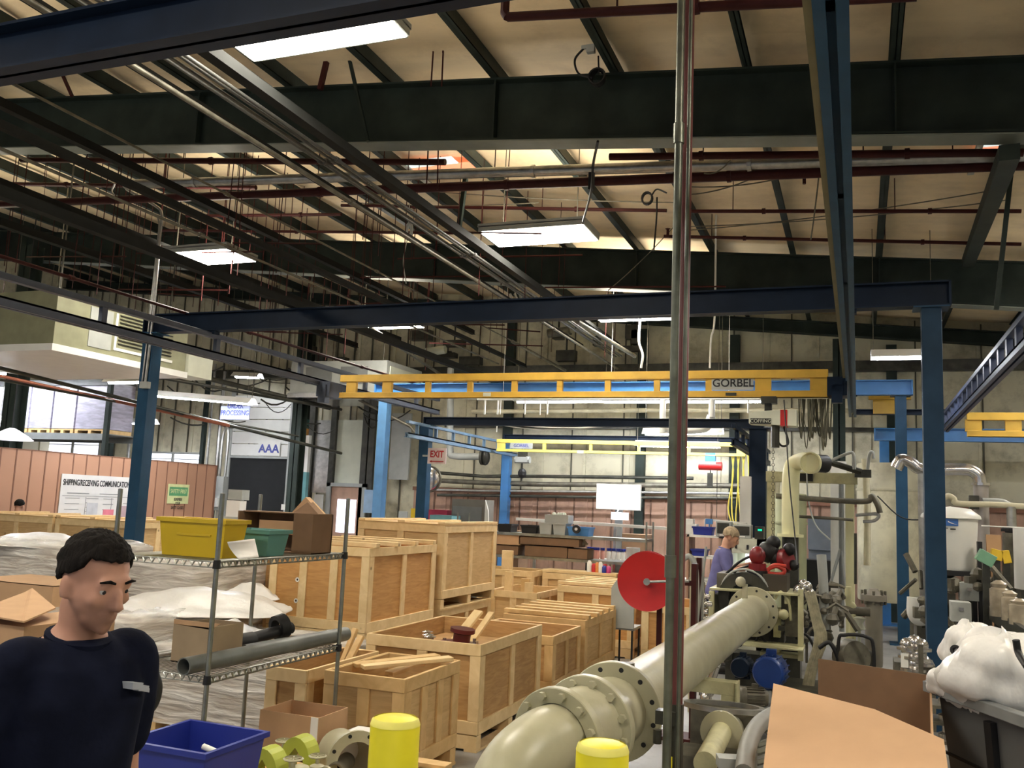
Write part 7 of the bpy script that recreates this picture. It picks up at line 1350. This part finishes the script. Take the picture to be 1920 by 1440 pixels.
def person(lb, base, H, tdir, hdir, mskin, mhair, mshirt, mpants, armL, armR, lean=0, headpitch=.25, vox=.008, cover=0,  logo=False, beard=False, sleeve=.24, hfwd=.045):
    k = H/1.72; base = Vector(base); F = frame3(tdir); s, f, u = F; t = thing('person', lb, 'person', base)
    P = lambda x, y, z: base+s*x*k+f*(y+lean*max(0, z-.95))*k+u*z*k
    b = MB(); b.o = base
    def RL(rings): ringloft(b, [(x*k, (y+lean*max(0, z-.95))*k, z*k, rx*k, ry*k) for x, y, z, rx, ry in rings], F)
    RL([(0, 0, .86, .15, .10), (0, .0, .95, .165, .115), (0, .0, 1.05, .145, .10), (0, .01, 1.18, .150, .105), (0, .01, 1.31, .163, .112), (0, 0, 1.40, .150, .095), (0, -.01, 1.44, .112, .075), (0, -.01, 1.468, .07, .06), (0, .0, 1.49, .055, .055)])
    hs, hf0, _ = frame3(hdir); hf = (hf0*math.cos(headpitch)-u*math.sin(headpitch)).normalized(); hu = hs.cross(hf)
    hc = P(0, hfwd, 1.60); R = Matrix((hs, hf, hu)).transposed()
    limb(b, [P(0, -.012, 1.42), P(0, .005, 1.48), hc-hu*.055*k-hf*.02*k], [.062*k, .054*k, .056*k])
    Q = lambda x, y, z: hc+(hs*x+hf*y+hu*z)*k
    E3 = lambda x, y, z, rx, ry, rz: b.ball(Q(x, y, z), (rx*k, ry*k, rz*k), 18, R)
    E3(0, -.012, .035, .074, .092, .080); E3(0, .018, -.01, .066, .072, .085); E3(0, .040, -.062, .047, .045, .045); E3(0, .068, -.092, .022, .018, .018)
    E3(0, .078, .028, .048, .016, .013); E3(0, .095, -.012, .012, .018, .028); E3(0, .106, -.028, .0145, .016, .012); E3(-.012, .096, -.031, .009, .01, .008); E3(.012, .096, -.031, .009, .01, .008)
    [E3(sg*.031, .0775, .0155, .0165, .009, .0075) for sg in (-1, 1)]; [E3(sg*.031, .076, -.0045, .015, .008, .005) for sg in (-1, 1)]; E3(0, .086, -.058, .024, .010, .0065); E3(0, .084, -.068, .021, .010, .007); E3(.038, .062, -.02, .02, .02, .018); E3(-.038, .062, -.02, .02, .02, .018)
    for sg in (-1, 1): E3(sg*.076, -.008, -.008, .008, .018, .031); E3(sg*.072, .0, -.03, .008, .01, .012)
    for arm, sg in ((armL, -1), (armR, 1)):
        sh, el, wr = P(sg*.158, -.0, 1.405), P(*arm[0]), P(*arm[1]); limb(b, [sh, sh.lerp(el, .5), el, el.lerp(wr, .4), wr], [.050*k, .046*k, .040*k, .038*k, .026*k])
        dh = (wr-el).normalized(); pn = s*(-sg)*arm[2][0]+f*arm[2][1]+u*arm[2][2]; hand(b, wr+dh*.01, dh, pn, s*arm[3][0]+f*arm[3][1]+u*arm[3][2], 1.02*k, arm[4])
    legs = [[P(sg*.085, 0, .90), P(sg*.095, .01, .68), P(sg*.10, .015, .48), P(sg*.105, -.01, .28), P(sg*.11, -.02, .09)] for sg in (-1, 1)]
    for Lg in legs: limb(b, Lg, [.088*k, .075*k, .056*k, .052*k, .036*k])
    for sg in (-1, 1): b.ball(P(sg*.115, .05, .045), (.04*k, .11*k, .035*k), 12, Matrix((s, f, u)).transposed())
    body = b.build('body', mskin, t, 180); rem(body, vox, 2)
    for sg in (-1, 1):
        b = MB(); b.ball(Q(sg*.031, .0735, .005), .0108*k, 12); o = b.build('eye', mat('eye_white', (.5, .47, .44), .3), t, 180); b = MB(); b.ball(Q(sg*.031, .0825, .004), (.0055*k, .0028*k, .0055*k), 10, R); b.build('iris', black, o, 180)
        b = MB(); b.tube([Q(sg*.014, .093, .028), Q(sg*.03, .094, .034), Q(sg*.05, .082, .029)], [.003*k, .0042*k, .002*k], 8); b.build('eyebrow', mhair, t, 180)
    # shirt
    b = MB(); b.o = base; g = .014
    RL([(0, 0, .90, .163, .118), (0, .0, .95, .178, .128), (0, .0, 1.05, .165, .118), (0, .01, 1.18, .166, .122), (0, .01, 1.31, .176, .126), (0, 0, 1.40, .158, .108), (0, -.01, 1.438, .122, .088), (0, -.008, 1.462, .086, .074)])
    for arm, sg in ((armL, -1), (armR, 1)):
        sh, el = P(sg*.168, 0, 1.41), P(*arm[0]); d_ = (el-sh).normalized(); limb(b, [P(sg*.09, 0, 1.40), P(sg*.150, 0, 1.40), sh+d_*sleeve*k*.55, sh+d_*sleeve*k], [.066*k, .068*k, .064*k, .060*k])
    sh_ = b.build('shirt', mshirt, t, 180); rem(sh_, .011, 3)
    b = MB(); cpt = P(0, .004, 1.468); b.lathe([(.066*k, -.008), (.080*k, -.014), (.080*k, .0), (.067*k, .004)], cpt, (f*.25+u), 24, True); b.build('collar', mshirt, sh_, 60)
    if logo:
        c = P(-.075, .140, 1.345); nrm = (f-s*.30).normalized(); xx = (-s-f*.25).normalized()
        for dx, dz, w, h in ((0, 0, .034, .016), (.032, -.010, .034, .013), (.058, -.016, .02, .01)): b = MB(); q = c+xx*dx+u*dz-nrm*abs(dx)*.35; b.prism([q, q+xx*w-u*.006, q+xx*w+u*(h-.006), q+u*h], -nrm*.03, nrm*.036); b.build('chest_logo', mat('logo_grey', (.35, .37, .42), .8), sh_)
    # trousers
    b = MB(); b.o = base; RL([(0, 0, .80, .15, .11), (0, 0, .93, .168, .122), (0, 0, .97, .165, .12)])
    for Lg in legs: limb(b, Lg, [.100*k, .088*k, .070*k, .066*k, .060*k])
    pt = b.build('trousers', mpants, t, 180); rem(pt, .013, 3); b = MB(); b.o = base; RL([(0, 0, .945, .172, .126), (0, 0, .975, .170, .125)]); b.build('belt', black, pt, 60)
    for sg in (-1, 1):
        b = MB(); b.ball(P(sg*.115, .055, .048), (.046*k, .135*k, .044*k), 16, Matrix((s, f, u)).transposed()); b.ball(P(sg*.112, -.02, .07), (.042*k, .06*k, .06*k), 12); o = b.build('shoe', shoe, t, 180); b = MB(); q = P(sg*.115, .05, 0); b.ob(q+V(0, 0, .01), (.085*k, .27*k, .02), Matrix((s, f, u)).transposed()); b.build('sole', black, o)
    # hair
    b = MB(); k0 = len(b.v); n, m_ = 40, 22; random.seed(int(H*1000))
    for i in range(m_+1):
        th = math.pi*.78*i/m_
        for j in range(n):
            a = 2*math.pi*j/n; dx, dy, dz = math.sin(th)*math.cos(a), math.sin(th)*math.sin(a), math.cos(th)
            sa = math.sin(a); thm = math.pi*(.535+.15*min(1, max(0, -sa)*1.6) if sa < .25 else .535-.185*min(1, (sa-.25)/.35)+.012*math.sin(a*17)+cover)
            t2 = th/(math.pi*.78)*thm; dx, dy2, dz = math.sin(t2)*math.cos(a), math.sin(t2)*math.sin(a), math.cos(t2)
            r = 1+.045*random.random()+.05*max(0, dz)+.02*math.sin(7*a+9*t2)
            b.v.append(hc+(hs*dx*(.0775+cover*.1)*r+hf*(dy2*.094*r-.014)+hu*(dz*.084*r+.036))*k)
    for i in range(m_):
        for j in range(n): a = k0+i*n+j; c = k0+i*n+(j+1) % n; b.f.append((a, a+n, c+n, c))
    o = b.build('hair', mhair, t, 180); so = o.modifiers.new('thickness', 'SOLIDIFY'); so.thickness = .012*k; so.offset = -.3
    if False:
        b = MB(); b.ball(Q(0, .040, -.074), (.049*k, .045*k, .042*k), 16, R); b.ball(Q(0, .089, -.049), (.024*k, .009*k, .005*k), 12, R); o = b.build('beard', mat('beard_stubble', (.10, .05, .035), .9, 0, .3, 60), t, 180)
    return t
skinm = mat('stubbled_skin', (.50, .26, .18), .55, 0, .08, 14)
mp = at(146, 1090, 1.78)
def _stub():      # short beard: a brown patch on the jaw, upper lip and chin
    n = skinm.node_tree.nodes; l = skinm.node_tree.links; p = n['Principled BSDF']; src = p.inputs['Base Color'].links[0].from_socket
    tc = n.new('ShaderNodeTexCoord'); fd = V(1, -.16, 0).normalized(); c = fd*.125+V(0, 0, 1.478)
    d = n.new('ShaderNodeVectorMath'); d.operation = 'DISTANCE'; l.new(tc.outputs['Object'], d.inputs[0]); d.inputs[1].default_value = c
    cr = n.new('ShaderNodeValToRGB'); cr.color_ramp.elements[0].position = .048; cr.color_ramp.elements[1].position = .085; cr.color_ramp.elements[0].color = (.6,)*3+(1,); cr.color_ramp.elements[1].color = (0, 0, 0, 1); l.new(d.outputs['Value'], cr.inputs[0])
    mx = n.new('ShaderNodeMixRGB'); l.new(cr.outputs[0], mx.inputs[0]); l.new(src, mx.inputs[1]); mx.inputs[2].default_value = (.17, .08, .05, 1); l.new(mx.outputs[0], p.inputs['Base Color'])
_stub()
person('young man with short dark hair in a navy T-shirt, passing at bottom left', (mp.x, 1.78, 0), 1.685, (1, -.30), (1, -.16), skinm, hairm, shirtm, jean,
       ((-.200, -.06, 1.13), (-.205, -.01, .87), (1, 0, 0), (0, 1, 0), .7), ((.235, -.03, 1.12), (.25, .04, .86), (1, 0, 0), (0, 1, 0), .7), lean=.06, headpitch=.25, logo=True)
wp = at(1347, 1060, 10.9)
person('worker with grey-blond hair in a violet-blue shirt working at the machine cabinet', (wp.x-.03, 10.9, 0), 1.64, (1, .15), (1, .05), skin2, hairg, shirtp, jean,
       ((-.22, .10, 1.20), (-.16, .36, 1.29), (0, 0, -1), (1, 0, 0), .5), ((.22, .10, 1.19), (.15, .37, 1.28), (0, 0, -1), (-1, 0, 0), .5), lean=.20, headpitch=.45, vox=.010, cover=.11)
pp = at(33, 955, 11.15)
person('person with dark hair seen only as a head behind the left crates', (pp.x, 11.15, 0), 1.53, (-.3, 1), (-.3, 1), skin, hairm, shirtm, jean,
       ((-.235, 0, 1.12), (-.24, .04, .86), (1, 0, 0), (0, 1, 0), .5), ((.235, 0, 1.12), (.24, .04, .86), (1, 0, 0), (0, 1, 0), .5), vox=.012)
t = thing('cart_handle', 'black curved handle with a yellow end beside the man', 'handle', at(290, 1290, 2.6)); y = 2.6
b = MB(); b.tube(smoothpath([at(272, 1245, y), at(288, 1258, y), at(297, 1285, y), at(292, 1315, y), at(275, 1338, y), at(256, 1350, y), at(240, 1380, y), (at(236, 1430, y).x, y, .0)], 5), .014, 10); b.build('grip', black, t, 60)
b = MB(); b.tube([at(272, 1245, y), at(279, 1249, y)], .0145, 10); b.build('yellow_end', byellow, t)
